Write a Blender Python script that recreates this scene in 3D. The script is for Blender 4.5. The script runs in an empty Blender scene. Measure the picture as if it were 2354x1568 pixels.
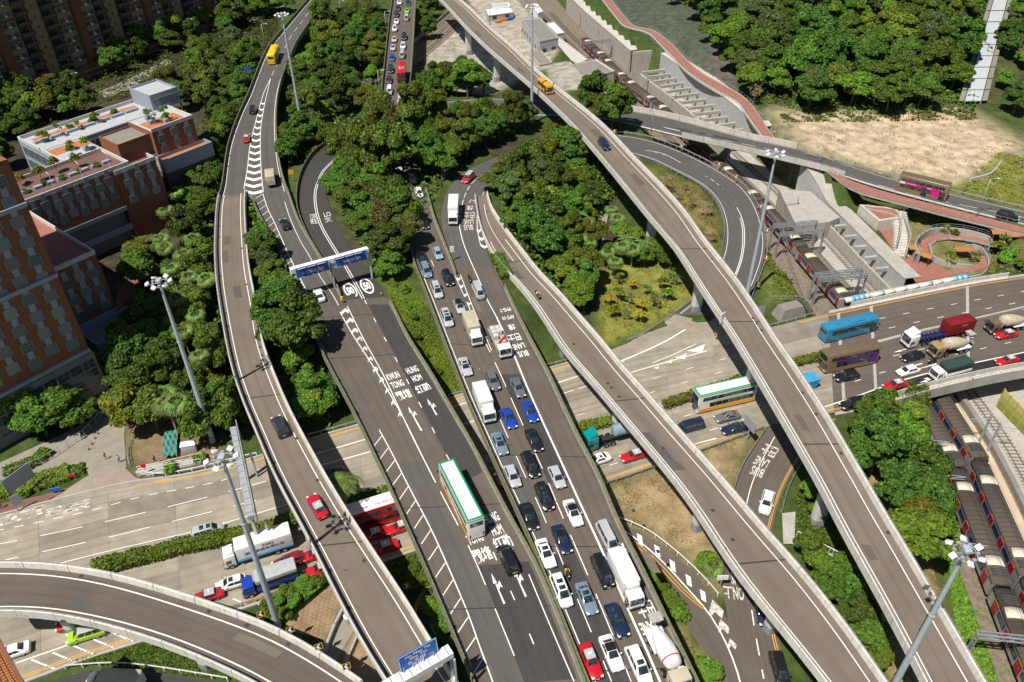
import bpy, math, random
import numpy as np
from mathutils import Vector, Matrix
random.seed(7); rng = np.random.default_rng(7)
SC = bpy.context.scene; COL = SC.collection
# ------------------------------------------------------------------ camera
PW, PH, FPX, CAMH = 2353.0, 1568.0, 1830.0, 97.0      # photo frame in working pixels, focal length, drone height (m)
_d = np.array([1210.0-PW/2, 3140.0-PH/2, FPX]); _d /= np.linalg.norm(_d)   # nadir point of the photo
_up = -_d; _f = np.array([0, 0, 1.0])
_y = _f - _up*_f.dot(_up); _y /= np.linalg.norm(_y); _x = np.cross(_y, _up)
ROT = np.array([_x, _y, _up])
def P(x, y, z=0.0):
    """photo point -> world point on the level z"""
    r = ROT @ np.array([x-PW/2, y-PH/2, FPX]); t = (z-CAMH)/r[2]
    return np.array([r[0]*t, r[1]*t, z])
def proj(p):
    v = ROT.T @ (np.asarray(p, float)-[0, 0, CAMH]); return PW/2+FPX*v[0]/v[2], PH/2+FPX*v[1]/v[2]
cam = bpy.data.cameras.new('camera'); co = bpy.data.objects.new('camera', cam); COL.objects.link(co); SC.camera = co
cam.sensor_fit = 'HORIZONTAL'; cam.sensor_width = 36.0; cam.lens = 36.0*FPX/PW; cam.clip_end = 3000; cam.clip_start = 1
M = Matrix(((ROT[0][0], -ROT[0][1], -ROT[0][2], 0), (ROT[1][0], -ROT[1][1], -ROT[1][2], 0), (ROT[2][0], -ROT[2][1], -ROT[2][2], CAMH), (0, 0, 0, 1)))
co.matrix_world = M
# ------------------------------------------------------------------ sky and sun
SUN_EL, SUN_AZ = math.radians(61), math.radians(41)     # shadows fall away from the camera and to the right
w = bpy.data.worlds.new('World'); SC.world = w; w.use_nodes = True
nt = w.node_tree; sky = nt.nodes.new('ShaderNodeTexSky'); sky.sky_type = 'NISHITA'; sky.sun_disc = False
sky.sun_elevation = SUN_EL; sky.sun_rotation = math.pi+SUN_AZ; sky.air_density = 1.0; sky.dust_density = 0.6
nt.links.new(sky.outputs[0], nt.nodes['Background'].inputs[0]); nt.nodes['Background'].inputs[1].default_value = 0.05
sl = bpy.data.lights.new('sun', 'SUN'); sl.energy = 5.0; sl.angle = math.radians(0.53); sl.color = (1, 0.935, 0.835)
so = bpy.data.objects.new('sun', sl); COL.objects.link(so); so.location = (0, 0, 200)
dirv = Vector((math.sin(SUN_AZ)*math.cos(SUN_EL), math.cos(SUN_AZ)*math.cos(SUN_EL), -math.sin(SUN_EL)))
so.rotation_euler = dirv.to_track_quat('-Z', 'Y').to_euler()
SC.view_settings.view_transform = 'Standard'; SC.view_settings.look = 'None'; SC.view_settings.exposure = 0.2; SC.view_settings.gamma = 1.0
try:
    SC.cycles.use_denoising = True; SC.cycles.max_bounces = 5; SC.cycles.transparent_max_bounces = 6
except Exception: pass
# ------------------------------------------------------------------ materials
MAT = {}
class N:
    def __init__(s, name, rough=0.8, spec=0.3, metal=0.0):
        m = bpy.data.materials.new(name); m.use_nodes = True; s.m = m; s.t = m.node_tree; s.b = s.t.nodes['Principled BSDF']
        s.b.inputs['Roughness'].default_value = rough; s.b.inputs['Specular IOR Level'].default_value = spec; s.b.inputs['Metallic'].default_value = metal
        MAT[name] = m
    def n(s, t, **k):
        o = s.t.nodes.new(t)
        for a, v in k.items(): setattr(o, a, v)
        return o
    def l(s, a, b): s.t.links.new(a, b)
    def coord(s, kind='Object'):
        if kind == 'World': return s.n('ShaderNodeNewGeometry').outputs['Position']
        return s.n('ShaderNodeTexCoord').outputs[kind]
    def noise(s, vec, scale, detail=3, stretch=None, rough=0.55):
        if stretch:
            mp = s.n('ShaderNodeMapping'); mp.inputs['Scale'].default_value = stretch; s.l(vec, mp.inputs[0]); vec = mp.outputs[0]
        o = s.n('ShaderNodeTexNoise'); o.inputs['Scale'].default_value = scale; o.inputs['Detail'].default_value = detail; o.inputs['Roughness'].default_value = rough
        s.l(vec, o.inputs['Vector']); return o.outputs[0]
    def ramp(s, fac, stops):
        r = s.n('ShaderNodeValToRGB'); e = r.color_ramp.elements
        while len(e) < len(stops): e.new(0.5)
        for i, (p, c) in enumerate(stops): e[i].position = p; e[i].color = (*c, 1) if len(c) == 3 else c
        s.l(fac, r.inputs[0]); return r.outputs[0]
    def mix(s, fac, a, b, mode='MIX'):
        o = s.n('ShaderNodeMix', data_type='RGBA', blend_type=mode)
        for i, v in ((0, fac), (6, a), (7, b)):
            if hasattr(v, 'links'): s.l(v, o.inputs[i])
            else: o.inputs[i].default_value = v if i == 0 else (*v, 1)
        return o.outputs[2]
    def math(s, op, a, b=0.0):
        o = s.n('ShaderNodeMath', operation=op)
        for i, v in ((0, a), (1, b)):
            if hasattr(v, 'links'): s.l(v, o.inputs[i])
            else: o.inputs[i].default_value = v
        return o.outputs[0]
    def col(s, c):
        if hasattr(c, 'links'): s.l(c, s.b.inputs['Base Color'])
        else: s.b.inputs['Base Color'].default_value = (*c, 1)
        return s
    def bump(s, h, strength=0.3, dist=0.05):
        o = s.n('ShaderNodeBump'); o.inputs['Strength'].default_value = strength; o.inputs['Distance'].default_value = dist
        s.l(h, o.inputs['Height']); s.l(o.outputs[0], s.b.inputs['Normal']); return s
def gray(v): return (v, v, v)
def varied(name, c, amt=0.25, scale=0.6, rough=0.8, spec=0.3, metal=0.0, fine=8.0, kind='World'):
    """base colour with two sizes of mottling"""
    m = N(name, rough, spec, metal); v = m.coord(kind)
    a = m.noise(v, scale, 4); b = m.noise(v, fine, 2)
    lo = tuple(x*(1-amt) for x in c); hi = tuple(min(1, x*(1+amt)) for x in c)
    k = m.ramp(a, [(0.3, lo), (0.7, hi)]); k = m.mix(0.35, k, m.ramp(b, [(0.35, lo), (0.65, hi)])); m.col(k); return m
def asphalt(name, c, track=0.16, lane=3.5):
    m = N(name, 0.9, 0.25); uv = m.coord('UV'); wv = m.coord('World')
    k = m.ramp(m.noise(wv, 0.25, 5), [(0.3, tuple(x*0.82 for x in c)), (0.7, tuple(x*1.15 for x in c))])
    st = m.noise(uv, 1.0, 3, stretch=(1.3, 0.02, 1))                       # long wear streaks along the lane
    k = m.mix(m.math('MULTIPLY', m.ramp(st, [(0.4, gray(0)), (0.68, gray(1))]), track*2.2), k, tuple(x*0.5 for x in c))
    fine = m.noise(wv, 14.0, 2); k = m.mix(0.5, k, m.ramp(fine, [(0.3, tuple(x*0.75 for x in c)), (0.7, tuple(x*1.22 for x in c))]))
    seam = m.noise(wv, 0.05, 2); k = m.mix(m.math('MULTIPLY', m.ramp(seam, [(0.5, gray(0)), (0.56, gray(1))]), 0.16), k, tuple(x*0.62 for x in c))
    sx = m.n('ShaderNodeSeparateXYZ'); m.l(uv, sx.inputs[0]); tr = m.math('COSINE', m.math('MULTIPLY', m.math('ADD', sx.outputs[0], 0.35), 3.59)); tr = m.math('MULTIPLY', m.math('POWER', m.math('MAXIMUM', tr, 0.0), 1.5), m.ramp(m.noise(uv, 1.0, 2, stretch=(0.3, 0.03, 1)), [(0.3, gray(0.15)), (0.7, gray(1))]))
    k = m.mix(m.math('MULTIPLY', tr, 0.34), k, tuple(x*0.45 for x in c)); spot = m.noise(wv, 1.1, 3, rough=0.7); k = m.mix(m.ramp(spot, [(0.66, gray(0)), (0.74, gray(0.4))]), k, tuple(x*0.4 for x in c))
    m.col(k); m.bump(fine, 0.25, 0.02); return m
asphalt('asphalt_brown', (0.185, 0.153, 0.124)); asphalt('asphalt_grey', (0.105, 0.1, 0.094)); asphalt('asphalt_dark', (0.06, 0.058, 0.057)); asphalt('asphalt_warm', (0.128, 0.108, 0.092)); asphalt('asphalt_new', (0.03, 0.03, 0.032), 0.05)
varied('tar', (0.045, 0.042, 0.04), 0.3, 2.0, 0.7)
def slabmat():
    m = N('concrete_slab', 0.85, 0.3); wv = m.coord('World'); oi = m.n('ShaderNodeObjectInfo')
    c = m.ramp(oi.outputs['Random'], [(0.0, (0.255, 0.23, 0.19)), (0.45, (0.335, 0.298, 0.236)), (0.8, (0.37, 0.33, 0.262)), (1.0, (0.28, 0.25, 0.2))])
    a = m.ramp(m.noise(wv, 0.35, 5), [(0.3, gray(0.74)), (0.72, gray(1.12))]); c = m.mix(1.0, c, a, 'MULTIPLY')
    uv = m.coord('UV'); st = m.noise(uv, 1.0, 3, stretch=(1.0, 0.015, 1)); c = m.mix(m.ramp(st, [(0.45, gray(0)), (0.75, gray(0.5))]), c, (0.13, 0.115, 0.098))
    b = m.ramp(m.noise(wv, 9, 2), [(0.3, gray(0.85)), (0.7, gray(1.1))]); m.col(m.mix(1.0, c, b, 'MULTIPLY'))
slabmat()
def stained(name, c, stain=(0.12, 0.11, 0.09), amt=0.55, rough=0.85):
    """concrete with dark run-off streaks"""
    m = N(name, rough, 0.3); v = m.coord('World')
    k = m.ramp(m.noise(v, 0.5, 4), [(0.3, tuple(x*0.85 for x in c)), (0.7, tuple(min(1, x*1.1) for x in c))])
    s = m.noise(v, 1.0, 4, stretch=(2.2, 2.2, 0.25)); k = m.mix(m.math('MULTIPLY', m.ramp(s, [(0.52, gray(0)), (0.75, gray(1))]), amt), k, stain)
    f = m.noise(v, 10, 2); k = m.mix(0.25, k, m.ramp(f, [(0.3, tuple(x*0.7 for x in c)), (0.7, c)])); m.col(k); return m
stained('parapet_concrete', (0.66, 0.64, 0.585), amt=0.5); stained('concrete', (0.42, 0.405, 0.37)); stained('concrete_pale', (0.55, 0.53, 0.48)); stained('concrete_dark', (0.25, 0.235, 0.21)); stained('pier_concrete', (0.6, 0.6, 0.58), amt=0.25)
stained('pier_base_grey', (0.27, 0.29, 0.31), amt=0.2)
def paint(name, c, rough=0.7):
    m = N(name, rough, 0.3); wv = m.coord('World'); f = m.noise(wv, 3.5, 4, rough=0.7)
    m.col(m.mix(m.ramp(f, [(0.58, gray(0)), (0.8, gray(0.75))]), c, (0.2, 0.18, 0.16)))
paint('line_white', (0.8, 0.79, 0.75)); paint('line_yellow', (0.72, 0.36, 0.03))
def worn(name, c):
    m = N(name, 0.7, 0.3); wv = m.coord('World'); f = m.noise(wv, 2.2, 5, rough=0.75)
    m.col(m.mix(m.ramp(f, [(0.42, gray(0)), (0.6, gray(0.9))]), c, (0.26, 0.23, 0.2)))
worn('line_worn', (0.74, 0.72, 0.67))
def plain(name, c, rough=0.5, spec=0.4, metal=0.0, var=0.1):
    m = N(name, rough, spec, metal); f = m.noise(m.coord('Object'), 2.5, 3); m.col(m.ramp(f, [(0.3, tuple(x*(1-var) for x in c)), (0.7, tuple(min(1, x*(1+var)) for x in c))])); return m
plain('steel_grey', (0.42, 0.45, 0.48), 0.45, 0.5, 0.3); plain('mast_grey', (0.46, 0.52, 0.58), 0.45, 0.5, 0.2); plain('white_metal', (0.78, 0.79, 0.8), 0.4); plain('rail_olive', (0.2, 0.215, 0.12), 0.6, var=0.25); plain('dark_steel', (0.12, 0.125, 0.13), 0.5, 0.4, 0.3)
plain('guard_metal', (0.5, 0.51, 0.52), 0.4, 0.5, 0.5); plain('sign_blue', (0.015, 0.12, 0.47), 0.5); plain('sign_back', (0.3, 0.32, 0.34), 0.5); plain('sign_white', (0.8, 0.8, 0.8), 0.5); plain('sign_yellow', (0.75, 0.4, 0.03), 0.5); plain('sign_black', (0.015, 0.015, 0.015), 0.5); plain('sign_red', (0.5, 0.02, 0.02), 0.5)
plain('lamp_glass', (0.85, 0.87, 0.9), 0.2, 0.6); plain('rubber', (0.018, 0.018, 0.018), 0.85, 0.2); plain('hub', (0.35, 0.35, 0.36), 0.35, 0.5, 0.7); plain('chassis', (0.03, 0.03, 0.032), 0.7, 0.2)
plain('headlight', (0.75, 0.78, 0.8), 0.15, 0.6); plain('taillight', (0.35, 0.008, 0.01), 0.25, 0.5); plain('plate', (0.75, 0.62, 0.1), 0.5); plain('plate_white', (0.8, 0.8, 0.8), 0.5)
g = N('car_glass', 0.05, 0.9); g.col(g.ramp(g.noise(g.coord('Object'), 1.3, 2), [(0.35, (0.008, 0.012, 0.014)), (0.7, (0.045, 0.075, 0.085))])); g.b.inputs['Coat Weight'].default_value = 0.6  # patchy blue-green tint paints reflections into the glass colour
g = N('window_glass', 0.12, 0.6); g.col((0.045, 0.06, 0.07)); g = N('window_blind', 0.35, 0.5); g.col(g.ramp(g.n('ShaderNodeObjectInfo').outputs['Random'], [(0, (0.06, 0.085, 0.09)), (0.5, (0.17, 0.2, 0.2)), (1, (0.3, 0.33, 0.32))]))
g = N('car_paint', 0.28, 0.5); g.col(g.n('ShaderNodeObjectInfo').outputs['Color']); g.b.inputs['Coat Weight'].default_value = 0.4; g.b.inputs['Coat Roughness'].default_value = 0.1
g = N('matt_paint', 0.6, 0.3); k = g.n('ShaderNodeObjectInfo').outputs['Color']; f = g.noise(g.coord('Object'), 1.5, 4); g.col(g.mix(1.0, k, g.ramp(f, [(0.3, gray(0.8)), (0.65, gray(1.02))]), 'MULTIPLY'))
def foliage(name, c1, c2, c3, trans=0.32):
    m = N(name, 0.6, 0.25); oi = m.n('ShaderNodeObjectInfo'); g = m.n('ShaderNodeNewGeometry')
    k = m.ramp(g.outputs['Random Per Island'], [(0.0, c1), (0.5, c2), (1.0, c3)])
    h = m.n('ShaderNodeHueSaturation'); m.l(k, h.inputs['Color'])
    m.l(m.math('ADD', m.math('MULTIPLY', oi.outputs['Random'], 0.05), 0.488), h.inputs['Hue']); m.l(m.math('ADD', m.math('MULTIPLY', oi.outputs['Random'], 0.85), 0.85), h.inputs['Value'])
    m.col(h.outputs[0]); tr = m.n('ShaderNodeBsdfTranslucent'); m.l(h.outputs[0], tr.inputs[0]); mx = m.n('ShaderNodeMixShader'); mx.inputs[0].default_value = trans
    m.l(m.b.outputs[0], mx.inputs[1]); m.l(tr.outputs[0], mx.inputs[2]); m.l(mx.outputs[0], m.t.nodes['Material Output'].inputs[0]); return m
foliage('leaf_dark', (0.035, 0.066, 0.012), (0.064, 0.11, 0.017), (0.1, 0.155, 0.024)); foliage('leaf_mid', (0.062, 0.105, 0.012), (0.105, 0.163, 0.018), (0.155, 0.22, 0.028))
foliage('leaf_bright', (0.085, 0.15, 0.012), (0.14, 0.22, 0.02), (0.2, 0.285, 0.034)); foliage('leaf_olive', (0.105, 0.112, 0.014), (0.17, 0.168, 0.022), (0.24, 0.225, 0.032)); foliage('leaf_grey', (0.062, 0.092, 0.032), (0.1, 0.132, 0.046), (0.14, 0.175, 0.066))
foliage('leaf_palm', (0.085, 0.135, 0.025), (0.145, 0.205, 0.05), (0.22, 0.29, 0.09)); foliage('leaf_yellow', (0.16, 0.17, 0.015), (0.25, 0.22, 0.02), (0.36, 0.27, 0.03)); foliage('leaf_orange', (0.25, 0.12, 0.015), (0.34, 0.16, 0.02), (0.4, 0.07, 0.015)); foliage('leaf_red_dark', (0.06, 0.04, 0.02), (0.1, 0.05, 0.026), (0.12, 0.085, 0.035)); foliage('leaf_dry', (0.16, 0.11, 0.045), (0.22, 0.16, 0.07), (0.27, 0.2, 0.1))
foliage('blossom_cream', (0.24, 0.26, 0.07), (0.33, 0.33, 0.11), (0.42, 0.41, 0.17))
varied('bark', (0.12, 0.1, 0.08), 0.35, 3, 0.95); varied('bark_pale', (0.3, 0.27, 0.23), 0.3, 3, 0.95)
varied('soil', (0.27, 0.19, 0.11), 0.35, 0.5, 0.95); varied('sand', (0.52, 0.42, 0.3), 0.2, 0.2, 0.95)
varied('ballast', (0.19, 0.155, 0.12), 0.45, 1.2, 0.95, fine=14); varied('rust_rail', (0.17, 0.1, 0.065), 0.3, 2, 0.7); varied('sleeper', (0.2, 0.18, 0.155), 0.3, 1, 0.9)
# ------------------------------------------------------------------ mesh builder
def root(name, loc, label=None, cat=None, group=None, rz=0.0, kind=None):
    o = bpy.data.objects.new(name, None); COL.objects.link(o); o.location = loc; o.rotation_euler.z = rz; o.empty_display_size = 0.3
    tag(o, label, cat, group, kind); return o
def tag(o, label=None, cat=None, group=None, kind=None):
    if label: o['label'] = label
    if cat: o['category'] = cat
    if group: o['group'] = group
    if kind: o['kind'] = kind
    return o
def link(name, me, parent=None, loc=None, rot=None, scale=None, color=None):
    o = bpy.data.objects.new(name, me); COL.objects.link(o)
    if parent is not None: o.parent = parent
    if loc is not None: o.location = loc
    if rot is not None: o.rotation_euler = rot
    if scale is not None: o.scale = scale
    if color is not None: o.color = (*color, 1)
    return o
def copytree(o, parent=None):
    c = o.copy(); COL.objects.link(c); c.parent = parent
    for ch in o.children: copytree(ch, c)
    return c
class MB:
    def __init__(s): s.v = []; s.f = []; s.mi = []; s.uv = []; s.m = 0; s.hasuv = False
    def vs(s, pts): n = len(s.v); s.v += [tuple(map(float, p)) for p in pts]; return n
    def face(s, idx, uv=None): s.f.append(tuple(idx)); s.mi.append(s.m); s.uv.append(uv); s.hasuv |= uv is not None
    def quad(s, a, b, c, d, uv=None): n = s.vs([a, b, c, d]); s.face((n, n+1, n+2, n+3), uv); return s
    def poly(s, pts): n = s.vs(pts); s.face(range(n, n+len(pts))); return s
    def prism(s, pts, z0, z1, bottom=True):
        """pts: ccw xy outline"""
        a = 0.5*sum(p[0]*q[1]-q[0]*p[1] for p, q in zip(pts, list(pts[1:])+[pts[0]]))
        if a < 0: pts = list(pts)[::-1]
        k = len(pts); n = s.vs([(p[0], p[1], z0) for p in pts]+[(p[0], p[1], z1) for p in pts])
        for i in range(k): j = (i+1) % k; s.face((n+i, n+j, n+k+j, n+k+i))
        s.face([n+k+i for i in range(k)])
        if bottom: s.face([n+k-1-i for i in range(k)])
        return s
    def box(s, c, size, rz=0.0, taper=1.0):
        x, y, z = size[0]/2, size[1]/2, size[2]/2; ca, sa = math.cos(rz), math.sin(rz); pts = []
        for dz in (-1, 1):
            t = taper if dz > 0 else 1
            for dx, dy in ((-1, -1), (1, -1), (1, 1), (-1, 1)): px, py = dx*x*t, dy*y*t; pts.append((c[0]+px*ca-py*sa, c[1]+px*sa+py*ca, c[2]+dz*z))
        n = s.vs(pts)
        for q in ((0, 3, 2, 1), (4, 5, 6, 7), (0, 1, 5, 4), (1, 2, 6, 5), (2, 3, 7, 6), (3, 0, 4, 7)): s.face([n+i for i in q])
        return s
    def bar(s, a, b, w, h=None):
        """square bar between two points"""
        a = Vector(a); b = Vector(b); d = (b-a); h = h or w
        if d.length < 1e-6: return s
        d.normalize(); u = d.cross(Vector((0, 0, 1)))
        if u.length < 1e-3: u = Vector((1, 0, 0))
        u.normalize(); v = u.cross(d); n = s.vs([p+u*(sx*w/2)+v*(sy*h/2) for p in (a, b) for sx, sy in ((-1, -1), (1, -1), (1, 1), (-1, 1))])
        for q in ((0, 1, 2, 3), (7, 6, 5, 4), (0, 4, 5, 1), (1, 5, 6, 2), (2, 6, 7, 3), (3, 7, 4, 0)): s.face([n+i for i in q])
        return s
    def tube(s, a, b, r0, r1=None, k=8, cap=True):
        a = Vector(a); b = Vector(b); r1 = r0 if r1 is None else r1; d = (b-a).normalized(); u = d.cross(Vector((0, 0, 1)))
        if u.length < 1e-3: u = Vector((1, 0, 0))
        u.normalize(); v = d.cross(u)
        n = s.vs([p+(u*math.cos(2*math.pi*i/k)+v*math.sin(2*math.pi*i/k))*r for p, r in ((a, r0), (b, r1)) for i in range(k)])
        for i in range(k): j = (i+1) % k; s.face((n+i, n+j, n+k+j, n+k+i))
        if cap: s.face([n+k-1-i for i in range(k)]); s.face([n+k+i for i in range(k)])
        return s
    def loft(s, rings, cap=True, closed=True):
        k = len(rings[0]); ns = [s.vs(r) for r in rings]
        for a, b in zip(ns, ns[1:]):
            for i in range(k if closed else k-1): j = (i+1) % k; s.face((a+i, a+j, b+j, b+i))
        if cap: s.face([ns[0]+k-1-i for i in range(k)]); s.face([ns[-1]+i for i in range(k)])
        return s
    def mesh(s, name, mats, smooth=False, off=(0, 0, 0)):
        me = bpy.data.meshes.new(name); o = off
        me.from_pydata([(v[0]-o[0], v[1]-o[1], v[2]-o[2]) for v in s.v], [], s.f)
        for m in ([mats] if isinstance(mats, str) else mats): me.materials.append(MAT[m])
        if len(set(s.mi)) > 1: me.polygons.foreach_set('material_index', s.mi)
        if s.hasuv:
            ul = me.uv_layers.new(name='UVMap'); flat = []
            for f, u in zip(s.f, s.uv): flat += [c for p in (u or [(0, 0)]*len(f)) for c in p]
            ul.data.foreach_set('uv', flat)
        if smooth: me.polygons.foreach_set('use_smooth', [True]*len(me.polygons))
        me.update(); return me
    def build(s, name, mats, parent=None, smooth=False, color=None):
        off = parent.location if parent is not None else (0, 0, 0)
        if parent is not None and parent.parent is not None: off = Vector(off)+Vector(parent.parent.location)
        return link(name, s.mesh(name, mats, smooth, off), parent, color=color)
def bevelled(me, w=0.04, seg=2):
    import bmesh
    bm = bmesh.new(); bm.from_mesh(me); bmesh.ops.bevel(bm, geom=[e for e in bm.edges if e.calc_face_angle(0) > 0.5], offset=w, segments=seg, affect='EDGES', profile=0.6); bm.to_mesh(me); bm.free(); return me
# ------------------------------------------------------------------ roads
def spline(pts, step):
    """Catmull-Rom through 3-D points, resampled to even steps"""
    p = np.array(pts, float); q = np.vstack([2*p[0]-p[1], p, 2*p[-1]-p[-2]]); out = []
    for i in range(1, len(q)-2):
        a, b, c, d = q[i-1:i+3]
        for t in np.linspace(0, 1, 12, endpoint=False): out.append(0.5*((2*b)+(c-a)*t+(2*a-5*b+4*c-d)*t*t+(3*b-a-3*c+d)*t**3))
    out.append(p[-1]); return resample(np.array(out), step=step)
def resample(p, n=None, step=None):
    d = np.r_[0, np.cumsum(np.linalg.norm(np.diff(p, axis=0), axis=1))]
    if n is None: n = max(2, int(d[-1]/step)+1)
    t = np.linspace(0, d[-1], n); return np.stack([np.interp(t, d, p[:, i]) for i in range(3)], 1)
def smooth(p, it=3):
    p = p.copy()
    for _ in range(it): p[1:-1] = 0.25*p[:-2]+0.5*p[1:-1]+0.25*p[2:]
    return p
ROADS = {}
class Road:
    def __init__(s, key, Lp, Rp, z, step=2.0, sm=4):
        s.key = key
        def lift(pp):
            q = np.array(pp, float); d = np.r_[0, np.cumsum(np.hypot(*np.diff(q, axis=0).T))]; t = d/d[-1]
            zz = np.full(len(q), float(z)) if np.isscalar(z) else np.interp(t, [a for a, _ in z], [b for _, b in z])
            return np.array([P(x, y, k) for (x, y), k in zip(q, zz)])
        A = spline(lift(Lp), 1.0); B = spline(lift(Rp), 1.0)
        ln = 0.5*(np.linalg.norm(np.diff(A, axis=0), axis=1).sum()+np.linalg.norm(np.diff(B, axis=0), axis=1).sum()); n = int(ln/step)+2
        s.L = smooth(resample(A, n), sm); s.R = smooth(resample(B, n), sm); s.n = n
        zc = 0.5*(s.L[:, 2]+s.R[:, 2]); s.L[:, 2] = zc; s.R[:, 2] = zc
        s.C = 0.5*(s.L+s.R); s.s = np.r_[0, np.cumsum(np.linalg.norm(np.diff(s.C, axis=0), axis=1))]; s.len = s.s[-1]
        ROADS[key] = s
    def at(s, m, f, off=0.0, dz=0.0):
        """point at chainage m, fraction f from left to right edge plus off metres"""
        l = np.array([np.interp(m, s.s, s.L[:, i]) for i in range(3)]); r = np.array([np.interp(m, s.s, s.R[:, i]) for i in range(3)])
        d = r-l; w = np.linalg.norm(d[:2]); p = l+d*f+d/w*off; p[2] += dz; return p
    def near(s, p):
        a = s.C[:-1, :2]; b = s.C[1:, :2]; d = b-a; t = np.clip(((p[:2]-a)*d).sum(1)/(d*d).sum(1), 0, 1); q = a+d*t[:, None]
        i = int(np.argmin(np.hypot(*(p[:2]-q).T))); m = s.s[i]+t[i]*(s.s[i+1]-s.s[i]); return m, d[i]/np.linalg.norm(d[i])
    def px(s, x, y, dz=0.0):
        """photo point on this road's surface -> world"""
        z = s.C[:, 2].mean()
        for _ in range(6): p = P(x, y, z+dz); m, t = s.near(p); z = np.interp(m, s.s, s.C[:, 2])
        p[2] = z+dz; return p, t, m
    def ribbon(s, f0, o0, f1, o1, dz, m0=0, m1=None, mb=None, uv=True, step=None):
        m1 = s.len if m1 is None else m1; mb = mb or MB(); k = max(1, int(math.ceil((m1-m0)/(step or 2.5)))); ms = np.linspace(m0, m1, k+1)
        A = [s.at(m, f0, o0, dz) for m in ms]; B = [s.at(m, f1, o1, dz) for m in ms]
        n = mb.vs(A+B); wd = float(np.linalg.norm(B[0]-A[0]))
        for i in range(k): mb.face((n+i, n+k+1+i, n+k+2+i, n+i+1), [(0, ms[i]), (wd, ms[i]), (wd, ms[i+1]), (0, ms[i+1])] if uv else None)
        return mb
    def sweep(s, f, prof, m0=0, m1=None, mb=None, step=2.5, sgn=1, dz=0.0):
        """closed profile [(lateral, height)] swept along the fraction line f"""
        m1 = s.len if m1 is None else m1; mb = mb or MB(); k = max(1, int(math.ceil((m1-m0)/step))); rings = []
        pr = prof if sgn > 0 else [(-a, b) for a, b in prof[::-1]]
        for m in np.linspace(m0, m1, k+1): rings.append([s.at(m, f, a, b+dz) for a, b in pr])
        mb.loft([r[::-1] for r in rings]); return mb
    def dashes(s, f, off, w, dash, gap, dz=0.012, m0=0, m1=None, phase=0.0):
        m1 = s.len if m1 is None else m1; mb = MB(); m = m0+phase
        while m < m1: s.ribbon(f, off-w/2, f, off+w/2, dz, m, min(m+dash, m1), mb, uv=False); m += dash+gap
        return mb
def pxline(r, pts, w, dz=0.012, dash=None, mb=None):
    """painted line following photo points on the road r"""
    mb = mb or MB(); q = smooth(spline([r.px(x, y, dz)[0] for x, y in pts], 1.0), 2); d = np.gradient(q, axis=0); nrm = np.stack([-d[:, 1], d[:, 0]], 1); nrm /= np.linalg.norm(nrm, axis=1)[:, None]+1e-9
    s = np.r_[0, np.cumsum(np.linalg.norm(np.diff(q, axis=0), axis=1))]
    def seg(a, b):
        k = max(1, int((b-a)/2)); ms = np.linspace(a, b, k+1); A = []; B = []
        for m in ms:
            p = np.array([np.interp(m, s, q[:, i]) for i in range(3)]); nn = np.array([np.interp(m, s, nrm[:, i]) for i in range(2)]); A.append((p[0]+nn[0]*w/2, p[1]+nn[1]*w/2, p[2])); B.append((p[0]-nn[0]*w/2, p[1]-nn[1]*w/2, p[2]))
        n = mb.vs(B+A)
        for i in range(k): mb.face((n+i, n+i+1, n+k+2+i, n+k+1+i))
    if dash is None: seg(0, s[-1])
    else:
        m = 0.0
        while m < s[-1]-0.3: seg(m, min(m+dash[0], s[-1])); m += sum(dash)
    return mb
def pxpoly(r, pts, dz=0.014, mb=None):
    mb = mb or MB(); q = [r.px(x, y, dz)[0] for x, y in pts]
    a = sum(p[0]*t[1]-t[0]*p[1] for p, t in zip(q, q[1:]+[q[0]]))
    if a < 0: q = q[::-1]
    mb.poly(q); return mb
# ------------------------------------------------------------------ road alignments (photo points of both edges, levels in metres)
R1U = Road('upper_left', [(728,-20),(711,0),(656,65),(613,120),(588,178),(572,220),(550,267),(527,332),(517,390),(512,432),(505,455)], [(775,-20),(758,0),(721,45),(683,100),(663,147),(648,187),(638,235),(636,300),(643,375),(651,410),(660,440)], [(0,9),(0.5,8),(1,7)])
R1 = Road('left_flyover', [(505,450),(500,470),(496,542),(496,604),(502,674),(519,776),(537,859),(567,944),(588,990),(621,1071),(663,1154),(713,1246),(758,1336),(801,1421),(838,1488),(886,1566),(912,1605)], [(565,440),(564,465),(564,492),(572,604),(588,690),(603,783),(628,854),(666,944),(708,1024),(748,1096),(793,1172),(838,1241),(888,1316),(938,1391),(983,1468),(1035,1550),(1062,1592)], [(0,7),(0.2,8),(0.4,9.6),(1,10)])
R5A = Road('branch', [(575,440),(581,462),(593,492),(620,540),(640,580),(665,637),(700,725),(722,775)], [(660,435),(665,450),(688,514),(718,564),(748,614),(778,667),(792,705),(828,770)], [(0,6.99),(0.5,6.7),(1,6.6)])
R5B = Road('loop_up', [(800,310),(751,332),(718,357),(698,390),(691,404),(683,442),(683,479),(693,512),(716,562),(748,617),(783,684),(797,712)], [(850,350),(800,372),(770,395),(752,420),(748,442),(758,474),(773,510),(800,560),(848,622),(876,667),(901,704),(912,724)], [(0,5.6),(0.3,6.4),(1,6.6)])
R5 = Road('central_left', [(688,697),(700,722),(743,819),(788,904),(828,981),(868,1066),(903,1139),(918,1175),(963,1276),(1001,1363),(1046,1471),(1086,1566),(1102,1605)], [(889,683),(903,706),(938,780),(993,866),(1038,946),(1076,1009),(1113,1079),(1151,1154),(1177,1203),(1227,1290),(1277,1406),(1334,1551),(1355,1605)], [(0,6.62),(0.3,7),(1,7.2)])
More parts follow.
